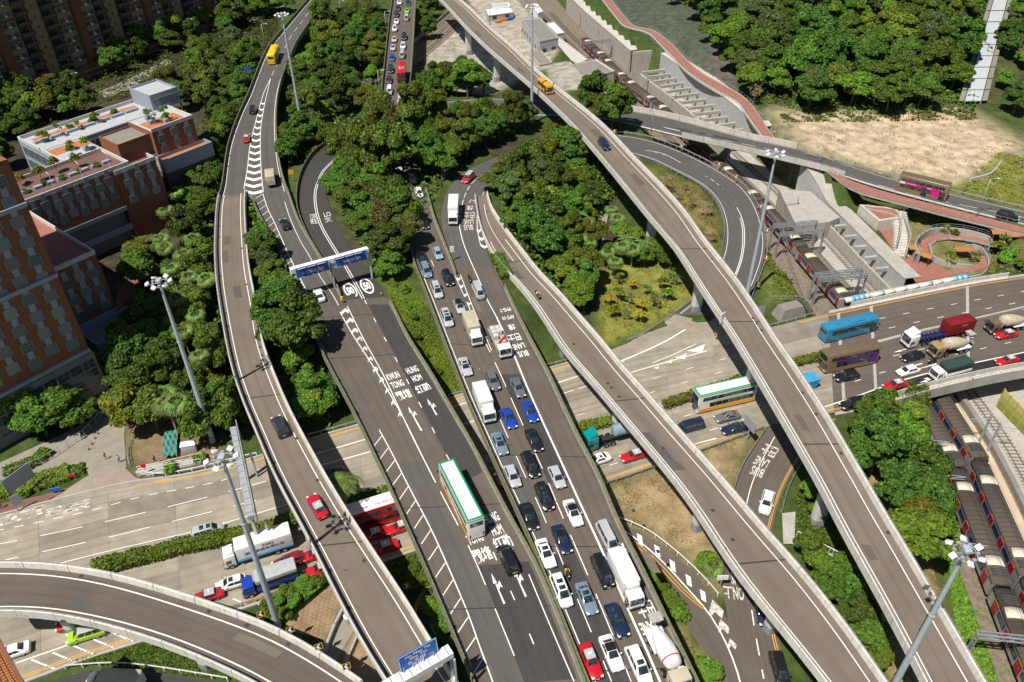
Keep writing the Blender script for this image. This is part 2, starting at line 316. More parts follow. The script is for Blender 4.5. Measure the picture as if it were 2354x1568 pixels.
FB = Road('far_bridge', [(906,-20),(902,0),(893,67),(884,150),(877,227),(880,300),(893,370),(913,429),(935,520),(948,597),(962,634)], [(958,-20),(956,0),(950,100),(945,175),(941,225),(946,300),(956,350),(966,392),(981,442),(998,504),(1013,542),(1036,600),(1048,634)], [(0,8),(0.35,7.4),(0.6,6.8),(1,6.6)])
R6 = Road('central_right', [(949,602),(957,622),(983,687),(1015,772),(1051,866),(1076,929),(1108,1001),(1138,1071),(1177,1154),(1187,1176),(1237,1293),(1289,1421),(1347,1566),(1363,1605)], [(1138,617),(1150,640),(1177,700),(1216,780),(1257,856),(1297,944),(1337,1026),(1377,1099),(1406,1175),(1442,1251),(1477,1316),(1514,1396),(1569,1508),(1610,1592)], [(0,6.62),(0.25,7),(1,7.2)])
F3 = Road('right_flyover', [(992,-20),(1011,0),(1041,32),(1063,57),(1113,107),(1177,163),(1239,217),(1307,282),(1352,332),(1402,391),(1439,437),(1489,499),(1547,567),(1589,632),(1634,702),(1682,774),(1727,849),(1765,914),(1810,991),(1853,1066),(1885,1121),(1911,1175),(1955,1258),(2005,1346),(2053,1436),(2103,1531),(2140,1605)], [(1030,-20),(1053,0),(1078,20),(1126,67),(1177,111),(1227,160),(1282,207),(1339,252),(1394,300),(1447,357),(1480,391),(1522,434),(1577,497),(1614,552),(1652,599),(1697,657),(1739,719),(1780,784),(1815,834),(1865,909),(1912,984),(1955,1059),(1990,1116),(2021,1175),(2060,1236),(2115,1331),(2165,1416),(2210,1493),(2275,1605)], [(0,12),(0.4,11.5),(1,10.5)])
F2 = Road('middle_flyover', [(1092,452),(1097,490),(1106,530),(1125,575),(1150,612),(1177,642),(1202,669),(1239,719),(1275,776),(1302,816),(1352,871),(1402,931),(1447,984),(1489,1034),(1532,1086),(1577,1144),(1600,1175),(1627,1221),(1677,1296),(1727,1366),(1765,1410),(1815,1473),(1865,1533),(1918,1605)], [(1120,446),(1126,475),(1140,500),(1158,525),(1180,555),(1214,599),(1242,635),(1277,669),(1327,727),(1377,783),(1427,846),(1477,901),(1527,959),(1577,1016),(1627,1071),(1677,1129),(1715,1175),(1765,1234),(1815,1288),(1865,1348),(1915,1411),(1965,1478),(2052,1605)], [(0,6.66),(0.2,6.8),(0.45,8),(1,8.6)])
R4 = Road('corner_flyover', [(-60,1302),(0,1300),(100,1302),(200,1314),(300,1336),(400,1366),(500,1398),(588,1431),(638,1450),(713,1493),(768,1526),(840,1578)], [(-60,1413),(0,1411),(75,1412),(150,1422),(225,1438),(300,1458),(375,1482),(450,1511),(525,1544),(575,1568),(640,1605),(700,1645)], 8.5)
R8 = Road('loop_road', [(1690,727),(1722,687),(1742,637),(1757,592),(1760,547),(1752,510),(1735,467),(1702,424),(1650,391),(1627,377),(1552,342),(1477,317),(1402,308),(1330,308),(1260,320),(1200,338),(1150,358),(1100,378),(1058,400),(1033,430),(1018,467),(1013,497),(1023,552),(1036,597),(1048,630)], [(1550,720),(1577,700),(1610,672),(1645,615),(1660,575),(1665,532),(1659,492),(1640,452),(1602,420),(1550,394),(1510,373),(1455,355),(1380,347),(1300,352),(1240,368),(1180,392),(1135,425),(1114,460),(1107,500),(1109,540),(1118,580),(1140,625)], [(0,0.15),(0.2,0.9),(0.4,2.6),(0.55,4.2),(0.75,6),(0.85,6.5),(1,6.56)])
R7 = Road('upper_right', [(985,238),(1083,228),(1160,226),(1260,230),(1350,238),(1439,252),(1547,272),(1707,315),(1765,327),(1838,342),(1980,389),(2073,417),(2180,444),(2353,484),(2420,500)], [(985,272),(1083,268),(1160,264),(1260,264),(1350,268),(1442,282),(1557,310),(1765,357),(1900,390),(1940,403),(2015,427),(2165,467),(2353,514),(2420,531)], [(0,3.6),(0.3,4),(0.55,3.6),(0.7,3),(1,2.6)])
R9 = Road('highway', [(-80,1208),(0,1185),(88,1160),(200,1132),(312,1104),(355,1104),(450,1089),(537,1066),(588,1054),(708,1011),(821,979),(1026,919),(1255,849),(1322,831),(1500,792),(1650,770),(1765,757),(1870,729),(2222,656),(2353,636),(2430,622)], [(-80,1612),(62,1563),(212,1505),(345,1466),(550,1398),(588,1386),(756,1328),(873,1291),(951,1263),(1385,1111),(1502,1071),(1607,1034),(1759,979),(1890,950),(1977,934),(2105,892),(2292,849),(2353,840),(2430,824)], 0.0)
R10 = Road('bus_slip', [(1775,975),(1749,1004),(1727,1034),(1702,1074),(1684,1129),(1668,1200),(1660,1266),(1660,1338),(1664,1381),(1674,1430),(1690,1490),(1712,1568),(1722,1605)], [(1925,962),(1880,1005),(1840,1054),(1815,1094),(1797,1134),(1783,1176),(1770,1236),(1765,1300),(1768,1370),(1785,1446),(1815,1566),(1825,1605)], [(0,0.004),(1,0.02)])
R11 = Road('curved_slip', [(1300,1165),(1422,1200),(1477,1221),(1527,1256),(1577,1298),(1627,1350),(1662,1400),(1700,1480),(1738,1568),(1750,1605)], [(1300,1215),(1400,1225),(1447,1262),(1502,1326),(1540,1375),(1577,1433),(1614,1488),(1662,1566),(1685,1605)], [(0,0.012),(1,0.03)])
R12 = Road('corner_road', [(40,1620),(100,1566),(152,1543),(262,1534),(350,1542),(430,1554),(525,1570),(620,1605)], [(120,1680),(160,1625),(200,1602),(270,1592),(350,1600),(430,1614),(500,1634),(560,1660)], 0.0)
R13 = Road('under_slip', [(1010,1292),(978,1328),(955,1365),(940,1398),(928,1450),(925,1500)], [(1110,1330),(1065,1365),(1040,1395),(1020,1430),(1010,1470),(1005,1520)], 0.0)
# ------------------------------------------------------------------ railway alignment
RAILZ = -6.6
RAILPX = [(1225,-40),(1300,45),(1385,125),(1440,180),(1520,240),(1550,268),(1775,485),(1840,560),(1900,630),(1940,670)]
_rw = [P(x, y, RAILZ+4.0) for x, y in RAILPX]+[P(2150,960,RAILZ+4), P(2190,1060,RAILZ+4), P(2250,1190,RAILZ+4), P(2300,1330,RAILZ+4), P(2345,1440,RAILZ+4)]
_rw = [np.array([p[0], p[1], RAILZ]) for p in _rw]; _rw.append(_rw[-1]+(_rw[-1]-_rw[-2])*2.0); _rw.insert(0, _rw[0]+(_rw[0]-_rw[1])*1.0)
RAILC = smooth(spline(_rw, 2.0), 30)
def railpt(m, off=0.0, dz=0.0):
    s = np.r_[0, np.cumsum(np.linalg.norm(np.diff(RAILC, axis=0), axis=1))]; p = np.array([np.interp(m, s, RAILC[:, i]) for i in range(3)])
    q = np.array([np.interp(m+1, s, RAILC[:, i]) for i in range(3)]); e = np.array([np.interp(m-1, s, RAILC[:, i]) for i in range(3)]); t = (q-e)[:2]; t /= np.linalg.norm(t)
    return np.array([p[0]-t[1]*off, p[1]+t[0]*off, p[2]+dz]), math.atan2(t[1], t[0])     # off>0 : right-hand side as seen from the camera (east)
RAILLEN = float(np.linalg.norm(np.diff(RAILC, axis=0), axis=1).sum())
def railnear(p):
    d = np.hypot(RAILC[:, 0]-p[0], RAILC[:, 1]-p[1]); return float(np.argmin(d))*RAILLEN/(len(RAILC)-1)
# ------------------------------------------------------------------ terrain
CTRL = [(100,1000,0),(300,900,0),(450,800,0),(450,600,.3),(300,640,.2),(400,450,.6),(480,350,.8),(300,180,1),(150,180,1),(50,250,1),(400,80,1),(550,60,1.5),(590,200,1),(530,280,1),(20,1100,0),(470,950,0),(540,900,0),(560,700,1.5),(545,600,2),
 (600,500,5.6),(640,620,5),(680,760,3),(660,850,1),(760,960,0),(640,950,0),(665,250,1.5),(690,170,1),(740,60,2),(720,270,3),(780,150,2.5),(850,100,1.5),(840,200,3),(800,300,5),(720,310,4.5),(830,450,6.1),(900,550,6.1),(870,350,6),(960,330,5.5),(1000,400,6),(1080,330,5.5),(1000,290,4),(1000,215,2),(1080,190,-.5),(1150,150,-2),(1050,110,-2),(990,120,-1),(1130,40,-3),(1200,20,-3),(1180,90,-2.5),
 (1170,450,6),(1200,400,5.5),(1250,350,4.6),(1300,420,2.6),(1350,350,3.2),(1280,550,2.6),(1370,500,1.2),(1380,650,.4),(1300,680,2),(1450,650,.2),(1500,720,.05),(1450,480,1),(1600,450,1.2),(1550,400,1.8),(1190,560,6),(1230,620,5),
 (900,650,5.2),(950,750,4),(1000,850,1.6),(1040,900,0),(1185,690,5),(1235,780,2.2),(1275,840,0),(1350,780,.2),(1790,600,-1.5),(1770,560,0),(1750,690,0),(1800,710,-.5),(1450,1150,0),(1600,1080,0),(1550,1250,0),(1850,1250,-.2),(1980,1050,-.6),(2060,1100,-2.5),(2090,1000,-3),(2120,1250,-5.2),(2180,1330,-5.6),(2270,1450,-6),(2150,1450,-4),(2000,1300,-1),(1920,1480,-.4),(2080,1480,-2),(1620,1480,0),(1500,1420,0),(830,1400,0),(700,1400,0),(400,1520,0),(850,1500,0),(940,1300,0),
 (2100,600,-2.2),(2040,580,-2.2),(2200,560,-.5),(2150,510,1.6),(2050,480,2),(2300,580,-.3),(2290,620,-1),(2000,460,2.4),(2353,560,1.5),(1850,330,3.5),(2000,300,3.5),(2200,300,3.8),(2350,350,4),(2300,440,3),(1900,250,4),(2100,380,3.2),
 (1700,230,5),(1800,190,6),(2000,220,4.6),(2000,150,8),(2000,50,13),(2200,100,11),(2250,220,5.5),(2350,200,6),(2350,50,12),(1600,60,6),(1700,100,7.5),(1560,20,6),(1500,60,3.5),(1640,190,3.8),(1720,280,3.6),(1440,10,3),(2000,-60,18),(1500,-60,6),(700,-60,2),(200,-60,1),(2500,300,5),(-100,300,1),(-100,900,0),(1200,-80,-3)]
cx = np.array([P(x, y, z) for x, y, z in CTRL])
# ground sheet: even 1.6 m cells where the photograph looks, wider cells out to the far edge
GX = np.concatenate([np.linspace(-900, -200, 15)[:-1], np.arange(-200, 232, 1.6), np.linspace(232, 900, 15)[1:]]); GY = np.concatenate([np.linspace(-300, 30, 10)[:-1], np.arange(30, 400, 1.6), np.linspace(400, 1300, 20)[1:]])
TX, TY = np.meshgrid(GX, GY); shp = TX.shape
def idw(X, Y):
    acc = np.zeros(X.shape); ws = np.zeros(X.shape)
    for x, y, z in cx:
        wgt = 1.0/(((X-x)**2+(Y-y)**2)+30.0)**1.6; acc += wgt*z; ws += wgt
    return acc/ws
TZ = idw(TX, TY)
def inpoly(X, Y, poly):
    c = np.zeros(X.shape, bool); n = len(poly)
    for i in range(n):
        (x1, y1), (x2, y2) = poly[i][:2], poly[(i+1) % n][:2]
        if y1 == y2: continue
        k = ((y1 > Y) != (y2 > Y)) & (X < (x2-x1)*(Y-y1)/(y2-y1)+x1); c ^= k
    return c
def segdist(X, Y, pl):
    """distance to a polyline and the level of its nearest point"""
    best = np.full(X.shape, 1e9); zz = np.zeros(X.shape)
    x0, x1, y0, y1 = pl[:, 0].min()-25, pl[:, 0].max()+25, pl[:, 1].min()-25, pl[:, 1].max()+25
    msk = (X > x0) & (X < x1) & (Y > y0) & (Y < y1); Xm, Ym = X[msk], Y[msk]; b = np.full(Xm.shape, 1e9); zb = np.zeros(Xm.shape)
    for a, c in zip(pl[:-1], pl[1:]):
        dx, dy = c[0]-a[0], c[1]-a[1]; t = np.clip(((Xm-a[0])*dx+(Ym-a[1])*dy)/(dx*dx+dy*dy+1e-9), 0, 1); d = np.hypot(Xm-a[0]-t*dx, Ym-a[1]-t*dy); k = d < b; b[k] = d[k]; zb[k] = (a[2]+t*(c[2]-a[2]))[k]
    best[msk] = b; zz[msk] = zb; return best, zz
def flatten(r, t0=0.0, t1=1.0, drop=0.22, blend=6.0):
    global TZ
    i0, i1 = int(t0*(r.n-1)), max(int(t0*(r.n-1))+2, int(t1*(r.n-1))+1); L, R = r.L[i0:i1], r.R[i0:i1]; C = r.C[i0:i1]
    ins = inpoly(TX, TY, list(map(tuple, L[:, :2]))+list(map(tuple, R[::-1][:, :2])))
    dC, zC = segdist(TX, TY, C[::2] if len(C) > 8 else C); dL, _ = segdist(TX, TY, L[::2] if len(L) > 8 else L); dR, _ = segdist(TX, TY, R[::2] if len(R) > 8 else R)
    d = np.where(ins, 0, np.minimum(dL, dR)); wgt = np.clip(1-(d-1.8)/blend, 0, 1); wgt = wgt*wgt*(3-2*wgt)
    TZ = TZ*(1-wgt)+(zC-drop)*wgt
def flatpoly(pts, z, blend=4.0):
    global TZ
    q = np.array([P(x, y, z) for x, y in pts]); ins = inpoly(TX, TY, [tuple(p[:2]) for p in q]); d, _ = segdist(TX, TY, np.vstack([q, q[:1]])); d = np.where(ins, 0, d)
    wgt = np.clip(1-(d-1.5)/blend, 0, 1); TZ = TZ*(1-wgt)+z*wgt
for r, a, b in ((R9,0,1),(R10,0,1),(R11,0,1),(R12,0,1),(R13,0,1),(R7,0,.44),(R7,.74,1),(FB,.55,1),(R6,0,.14),(R5A,.35,1),(R5,0,.1),(F2,0,.13),(R8,0,1),(R5B,0,1)): flatten(r, a, b)
RP = Road('red_path', [(1388,-20),(1440,45),(1460,62),(1500,70),(1540,100),(1600,160),(1660,195),(1710,225),(1740,260),(1765,300),(1790,330)], [(1370,-20),(1420,45),(1440,62),(1488,75),(1525,110),(1580,165),(1640,205),(1695,235),(1715,262),(1742,300),(1765,330)], [(0,3.2),(.6,3.6),(1,3.65)], sm=1)
BR = Road('branch_rail', [(1046,20),(960,95),(880,150),(815,188)], [(1066,50),(985,122),(900,178),(838,214)], -.6)
flatten(RP, drop=.35, blend=3); flatten(BR, drop=.2, blend=5)
flatpoly([(0,930),(240,840),(330,560),(420,620),(330,960),(300,1080),(0,1140)], -0.05); flatpoly([(1955,500),(2090,640),(2200,640),(2285,600),(2270,560),(2110,520),(2000,455)], -2.3, 3)
# the cutting of the railway (after the roads, so that bridges span it)
def offL(m): return -float(np.interp(m, [0, 250, 280, RAILLEN*.7, RAILLEN*.8, RAILLEN], [8.5, 8.5, 6.0, 6.0, 6.5, 6.5]))
def offR(m): return float(np.interp(m, [0, 182, 192, RAILLEN*.77, RAILLEN*.81, RAILLEN], [7, 7, 15, 15, 27, 27]))
_s = np.linspace(0, RAILLEN, 160); CL = np.array([railpt(m, offL(m))[0] for m in _s]); CR = np.array([railpt(m, offR(m)+2.4)[0] for m in _s])
ins = inpoly(TX, TY, [tuple(p[:2]) for p in CL]+[tuple(p[:2]) for p in CR[::-1]]); RZ = np.full(shp, RAILZ-0.35)
dl, _ = segdist(TX, TY, CL[::2]); dr, _ = segdist(TX, TY, CR[::2]); wgt = np.where(ins, 1, 0)
slope = np.clip(RZ+(dl)*0.9, None, TZ)          # west side: earth slope; east side: retaining wall
west = (~ins) & (dl < dr); TZ = np.where(ins, RZ, np.where(west, slope, TZ))
def ground(x, y):
    i = np.clip(np.searchsorted(GX, x)-1, 0, len(GX)-2); j = np.clip(np.searchsorted(GY, y)-1, 0, len(GY)-2)
    a = (x-GX[i])/(GX[i+1]-GX[i]); b = (y-GY[j])/(GY[j+1]-GY[j])
    return float(TZ[j, i]*(1-a)*(1-b)+TZ[j, i+1]*a*(1-b)+TZ[j+1, i]*(1-a)*b+TZ[j+1, i+1]*a*b)
def PG(x, y, dz=0.0):
    """photo point on the terrain"""
    z = 0.0
    for _ in range(25): p = P(x, y, z); z = 0.5*z+0.5*(ground(p[0], p[1])+dz)
    return P(x, y, z)
# colour zones of the ground, painted as its own material mix: 0 grass 1 dry grass 2 soil 3 sand 4 stone/shotcrete
ZN = np.zeros(shp+(4,)); ZN[..., 0] = 0.055; ZN[..., 1] = 0.085; ZN[..., 2] = 0.022; ZN[..., 3] = 1
def zone(pts, c, z=None, px=True, soft=2.5):
    q = [P(x, y, z if z is not None else PG(x, y)[2])[:2] for x, y in pts]; ins = inpoly(TX, TY, q); d, _ = segdist(TX, TY, np.array([[*p, 0] for p in q+q[:1]])); wgt = np.clip(np.where(ins, 0.5+d/soft, 0.5-d/soft), 0, 1)[..., None]
    ZN[..., :3] = ZN[..., :3]*(1-wgt)+np.array(c)*wgt
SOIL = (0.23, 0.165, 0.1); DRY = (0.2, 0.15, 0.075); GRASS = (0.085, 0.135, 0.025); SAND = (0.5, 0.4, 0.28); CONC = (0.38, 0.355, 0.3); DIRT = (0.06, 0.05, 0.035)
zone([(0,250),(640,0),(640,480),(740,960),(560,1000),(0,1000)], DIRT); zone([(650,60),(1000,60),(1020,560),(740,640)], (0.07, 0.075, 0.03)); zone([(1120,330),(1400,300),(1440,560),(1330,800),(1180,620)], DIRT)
zone([(880,640),(960,680),(1050,910),(1020,930)], (0.15, 0.2, 0.03)); zone([(1250,150),(1420,190),(1445,245),(1280,215)], CONC); zone([(1400,560),(1620,640),(1600,690),(1490,750),(1380,800),(1380,640)], (0.21, 0.215, 0.045)); zone([(1450,370),(1600,430),(1650,500),(1650,600),(1600,610),(1500,470)], (0.2, 0.165, 0.065))
zone([(1385,1120),(1500,1080),(1740,985),(1690,1060),(1650,1260),(1650,1350),(1560,1270),(1430,1190)], (0.33, 0.245, 0.14), soft=5); zone([(1560,1440),(1640,1560),(1700,1600),(1600,1600),(1520,1500)], (0.3, 0.23, 0.11))
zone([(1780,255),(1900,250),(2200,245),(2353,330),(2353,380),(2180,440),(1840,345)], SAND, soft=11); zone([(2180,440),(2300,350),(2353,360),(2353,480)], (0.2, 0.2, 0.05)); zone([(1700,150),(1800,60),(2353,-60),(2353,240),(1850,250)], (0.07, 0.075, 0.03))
zone([(970,60),(1130,70),(1260,150),(1120,220),(990,200)], CONC); zone([(1075,0),(1230,-40),(1330,90),(1250,160),(1130,70)], (0.4, 0.36, 0.3)); zone([(2000,1050),(2120,1250),(2180,1420),(2250,1600),(2060,1600),(1960,1250)], (0.32, 0.235, 0.12)); zone([(2170,1250),(2230,1250),(2310,1500),(2330,1600),(2230,1600),(2190,1400)], GRASS, -6)
zone([(1560,30),(1640,60),(1700,120),(1690,210),(1620,180),(1530,90)], (0.12, 0.105, 0.09)); zone([(1340,-60),(1480,-60),(1600,20),(1640,160),(1560,150),(1490,110)], (0.075, 0.095, 0.07), soft=4); zone([(1960,460),(2353,560),(2353,600),(2120,520),(1990,470)], (0.17, 0.15, 0.055)); zone([(1980,450),(2300,590),(2250,640),(2110,650)], (0.19, 0.18, 0.07)); zone([(2050,400),(2110,400),(2353,470),(2353,490)], (0.16, 0.16, 0.05))
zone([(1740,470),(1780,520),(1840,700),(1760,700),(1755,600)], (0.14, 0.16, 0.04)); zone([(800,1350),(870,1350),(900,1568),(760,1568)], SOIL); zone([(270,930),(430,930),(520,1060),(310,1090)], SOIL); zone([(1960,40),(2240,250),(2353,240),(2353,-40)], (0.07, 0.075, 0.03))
m = N('ground_earth', 0.95, 0.15); at = m.n('ShaderNodeAttribute', attribute_name='zone'); v = m.coord('World')
k = m.mix(1.0, at.outputs['Color'], m.ramp(m.noise(v, 0.35, 5), [(0.3, gray(0.62)), (0.7, gray(1.3))]), 'MULTIPLY'); k = m.mix(1.0, k, m.ramp(m.noise(v, 2.6, 4, rough=0.7), [(0.3, gray(0.8)), (0.68, gray(1.14))]), 'MULTIPLY')
k = m.mix(m.ramp(m.noise(v, 0.16, 5, rough=0.65), [(0.55, gray(0)), (0.7, gray(0.5))]), k, (0.11, 0.12, 0.035)); m.col(k); m.bump(m.noise(v, 3.0, 4), 0.5, 0.2)
def terrain():
    ny, nx = shp; vv = np.stack([TX, TY, TZ], -1).reshape(-1, 3); ii = np.arange(nx*ny).reshape(ny, nx); f = np.stack([ii[:-1, :-1], ii[:-1, 1:], ii[1:, 1:], ii[1:, :-1]], -1).reshape(-1, 4)
    me = bpy.data.meshes.new('ground'); me.vertices.add(len(vv)); me.vertices.foreach_set('co', vv.ravel()); me.loops.add(f.size); me.loops.foreach_set('vertex_index', f.ravel()); me.polygons.add(len(f)); me.polygons.foreach_set('loop_start', np.arange(0, f.size, 4)); me.polygons.foreach_set('loop_total', np.full(len(f), 4))
    me.update(); me.validate(); me.polygons.foreach_set('use_smooth', [True]*len(f))
    a = me.attributes.new('zone', 'FLOAT_COLOR', 'POINT'); a.data.foreach_set('color', ZN.reshape(-1)); me.materials.append(MAT['ground_earth']); tag(link('ground', me), kind='structure')
terrain()
# ------------------------------------------------------------------ road bodies
def roadbody(r, name, surf, label=None, cat=None, thick=0.35, kind='structure', girder=False, m0=0, m1=None):
    """root of a road: structure for roads on the ground, a thing for flyovers"""
    c = r.C[r.n//2]; o = root(name, (c[0], c[1], 0.0), label, cat, kind=kind); m1 = r.len if m1 is None else m1
    r.ribbon(0, 0.0, 1, 0.0, 0.0, m0, m1).build('road_surface', surf, o)
    mb = MB(); k = int((m1-m0)/3)+1; rings = []
    for mm in np.linspace(m0, m1, k+1):
        pr = [(0, 0, -.02), (0, -.12, -.35), (0, min(2.2, .2 if not girder else 2.0), -thick), (1, -(.2 if not girder else 2.0), -thick), (1, .12, -.35), (1, 0, -.02)] if girder else [(0, 0, -.02), (0, 0, -thick), (1, 0, -thick), (1, 0, -.02)]
        rings.append([r.at(mm, f, a, b) for f, a, b in pr])
    mb.loft(rings); mb.build('deck' if girder else 'road_base', 'pier_concrete' if girder else 'concrete_dark', o); r.o = o; return o
def parapets(r, sides=(0, 1), h=0.95, panel=6.0, m0=0.4, m1=None, mat='parapet_concrete', rail=True):
    m1 = (r.len if m1 is None else m1)-0.4
    for f in sides:
        sg = 1 if f == 0 else -1; nP = max(1, round((m1-m0)/panel)); e = np.linspace(m0, m1, nP+1)
        for a, b in zip(e, e[1:]): r.sweep(f, [(-.14, -.5), (.34, .0), (.2, h), (-.14, h)], a+.05, b-.05, sgn=sg, step=3.1).build('parapet_panel', mat, r.o)
        if rail:
            mb = MB(); r.sweep(f, [(-.04, h+.22), (.04, h+.22), (.04, h+.3), (-.04, h+.3)], m0, m1, mb, sgn=sg, step=3)
            for mm in np.arange(m0, m1, 3.0): p = r.at(mm, f, 0, h); mb.box((p[0], p[1], p[2]+.12), (.06, .06, .26))
            mb.build('handrail', 'guard_metal', r.o)
def edge_lines(r, offs, w=0.14, mat='line_white', m0=0, m1=None):
    for f, o in offs: r.ribbon(f, o-w/2, f, o+w/2, .012, m0, m1, uv=False).build('lane_line', mat, r.o)
def olive_rail(r, f, m0=0.0, m1=None):
    m1 = r.len if m1 is None else m1; sg = 1 if f == 0 else -1
    r.sweep(f, [(-.12, -.3), (.32, 0.0), (.3, .22), (-.12, .22)], m0, m1, sgn=sg).build('kerb', 'concrete_dark', r.o); mb = MB()
    for h, t in ((.55, .16), (.95, .2)): r.sweep(f, [(.02, h), (.12, h), (.12, h+t), (.02, h+t)], m0, m1, mb, sgn=sg)
    r.sweep(f, [(-.1, .24), (-.04, .24), (-.04, 1.15), (-.1, 1.15)], m0, m1, mb, sgn=sg); mb.build('railing', 'rail_olive', r.o); mb = MB()
    for mm in np.arange(m0+.5, m1, 2.6): p = r.at(mm, f, .0, 0); mb.box((p[0], p[1], p[2]+.65), (.22, .22, .9))
    tag(mb.build('railing_posts', 'rail_olive', r.o), kind='stuff')
def pier(r, m, w0=1.05, w1=1.7, thick=1.7, zg=None, dia=1.0, band=True):
    p = r.at(m, .5); _, t = r.near(p); a = math.atan2(t[1], t[0]); zg = ground(p[0], p[1])-.6 if zg is None else zg; zt = p[2]-thick+.05; mb = MB(); rings = []
    def ring(z, wx, wy):
        out = []
        for i in range(16):
            th = 2*math.pi*i/16; cx_, sx_ = math.cos(th), math.sin(th); x = wx*math.copysign(abs(cx_)**.55, cx_); y = wy*math.copysign(abs(sx_)**.55, sx_); out.append((p[0]+x*math.cos(a)-y*math.sin(a), p[1]+x*math.sin(a)+y*math.cos(a), z))
        return out
    zb = zg+2.2
    for z, k in ((zb, 1), (zt-3.2, 1), (zt-1.8, 1.12), (zt-.7, 1.42), (zt, 1.75)): rings.append(ring(max(z, zb+.01*k), dia*.8, w0*k))
    mb.loft(rings).build('pier', 'pier_concrete', r.o)
    MB().loft([ring(zg, dia*.81, w0*1.01), ring(zb, dia*.81, w0*1.01)]).build('pier_base', 'pier_base_grey', r.o)
def joint(r, m, w=.25):
    r.ribbon(0, .35, 1, -.35, .01, m-w/2, m+w/2, uv=False).build('expansion_joint', 'tar', r.o)
roadbody(R1, 'flyover', 'asphalt_brown', 'narrow single lane flyover curving over the highway beside the brick building', 'flyover', 1.7, None, True)
roadbody(R1U, 'elevated_road', 'asphalt_grey', 'elevated grey two lane road with white chevrons carrying the yellow coach', 'elevated road', 1.5, None, True)
roadbody(F3, 'flyover', 'asphalt_brown', 'long slender flyover on flared piers carrying the orange minibus', 'flyover', 1.8, None, True)
roadbody(F2, 'flyover', 'asphalt_brown', 'straight single lane flyover branching off beside the jammed carriageway', 'flyover', 1.7, None, True)
roadbody(R4, 'flyover', 'asphalt_warm', 'curved flyover sweeping over the highway above the green minivan', 'flyover', 1.7, None, True)
roadbody(R5, 'viaduct', 'asphalt_warm', 'wide viaduct lettered KWUN TONG and HUNG HOM with hatched shoulder', 'viaduct', 1.3, None, True)
roadbody(R6, 'viaduct', 'asphalt_warm', 'wide viaduct packed with four lanes of queuing traffic', 'viaduct', 1.3, None, True)
roadbody(FB, 'road_bridge', 'asphalt_warm', 'straight two lane bridge with a queue behind the red double decker', 'bridge', 1.2, None, True)
roadbody(R7, 'road_bridge', 'asphalt_grey', 'grey two lane road bridge crossing over the railway with pale concrete parapets', 'bridge', 1.5, None, True)
roadbody(R5A, 'branch_road', 'asphalt_grey'); roadbody(R5B, 'loop_road', 'asphalt_dark'); roadbody(R8, 'loop_road', 'asphalt_grey'); roadbody(R10, 'slip_road', 'asphalt_warm'); roadbody(R11, 'slip_road', 'asphalt_warm'); roadbody(R12, 'service_road', 'asphalt_dark'); roadbody(R13, 'slip_road', 'asphalt_dark')
for r in (R1, F3, F2, R4): parapets(r)
edge_lines(R1, [(0, 1.15), (1, -1.15)]); edge_lines(R4, [(0, 1.3), (1, -1.2)], .18); edge_lines(F3, [(0, 1.0), (1, -1.5)]); edge_lines(F2, [(0, 1.0), (1, -1.4)], m0=22)
def wear(r, n, seed):
    rg = random.Random(seed); w_ = float(np.linalg.norm(r.R[0]-r.L[0])); dm = MB().box((0, 0, 0), (.55, .45, .03)).mesh('drain_cover', 'tar')
    for i in range(n):
        m = rg.uniform(4, r.len-8); o_ = rg.choice((.7, w_-.7)); p = r.at(m, 0, o_, .012); _, t = r.near(p); link('drain_cover', dm, r.o, Vector(p)-r.o.location, (0, 0, math.atan2(t[1], t[0])))
        if i % 3 == 0: a = rg.uniform(1.2, w_-3); r.ribbon(0, a, 0, a+rg.uniform(.6, 2.2), .006, m, m+rg.uniform(1.5, 7)).build('asphalt_patch', rg.choice(('asphalt_grey', 'asphalt_brown', 'asphalt_warm')), r.o)
wear(R1, 18, 1); wear(F3, 24, 2); wear(F2, 16, 3); wear(R4, 9, 4); wear(R5, 14, 5); wear(R6, 14, 6); wear(R1U, 10, 7)
def mpx(r, x, y): return r.px(x, y)[2]
for x, y in ((1455,470),(1590,610),(1735,800),(1905,1085),(1080,40),(1140,105)): pier(F3, mpx(F3, x, y))
for x, y in ((1415,905),(1618,1130),(1290,750),(1800,1360)): pier(F2, mpx(F2, x, y), thick=1.6)
for x, y in ((545,690),(605,860),(690,1060),(900,1400)): pier(R1, mpx(R1, x, y), thick=1.6)
for x, y in ((120,1360),(440,1440),(640,1520)): pier(R4, mpx(R4, x, y), thick=1.6)
for r, ys in ((R1, ((535,452),(640,900),(800,1240))),(F3, ((1590,572),(1250,200),(1890,1020),(1700,740))),(F2, ((1190,600),(1440,920),(1750,1290)))):
    for x, y in ys: joint(r, mpx(r, x, y))
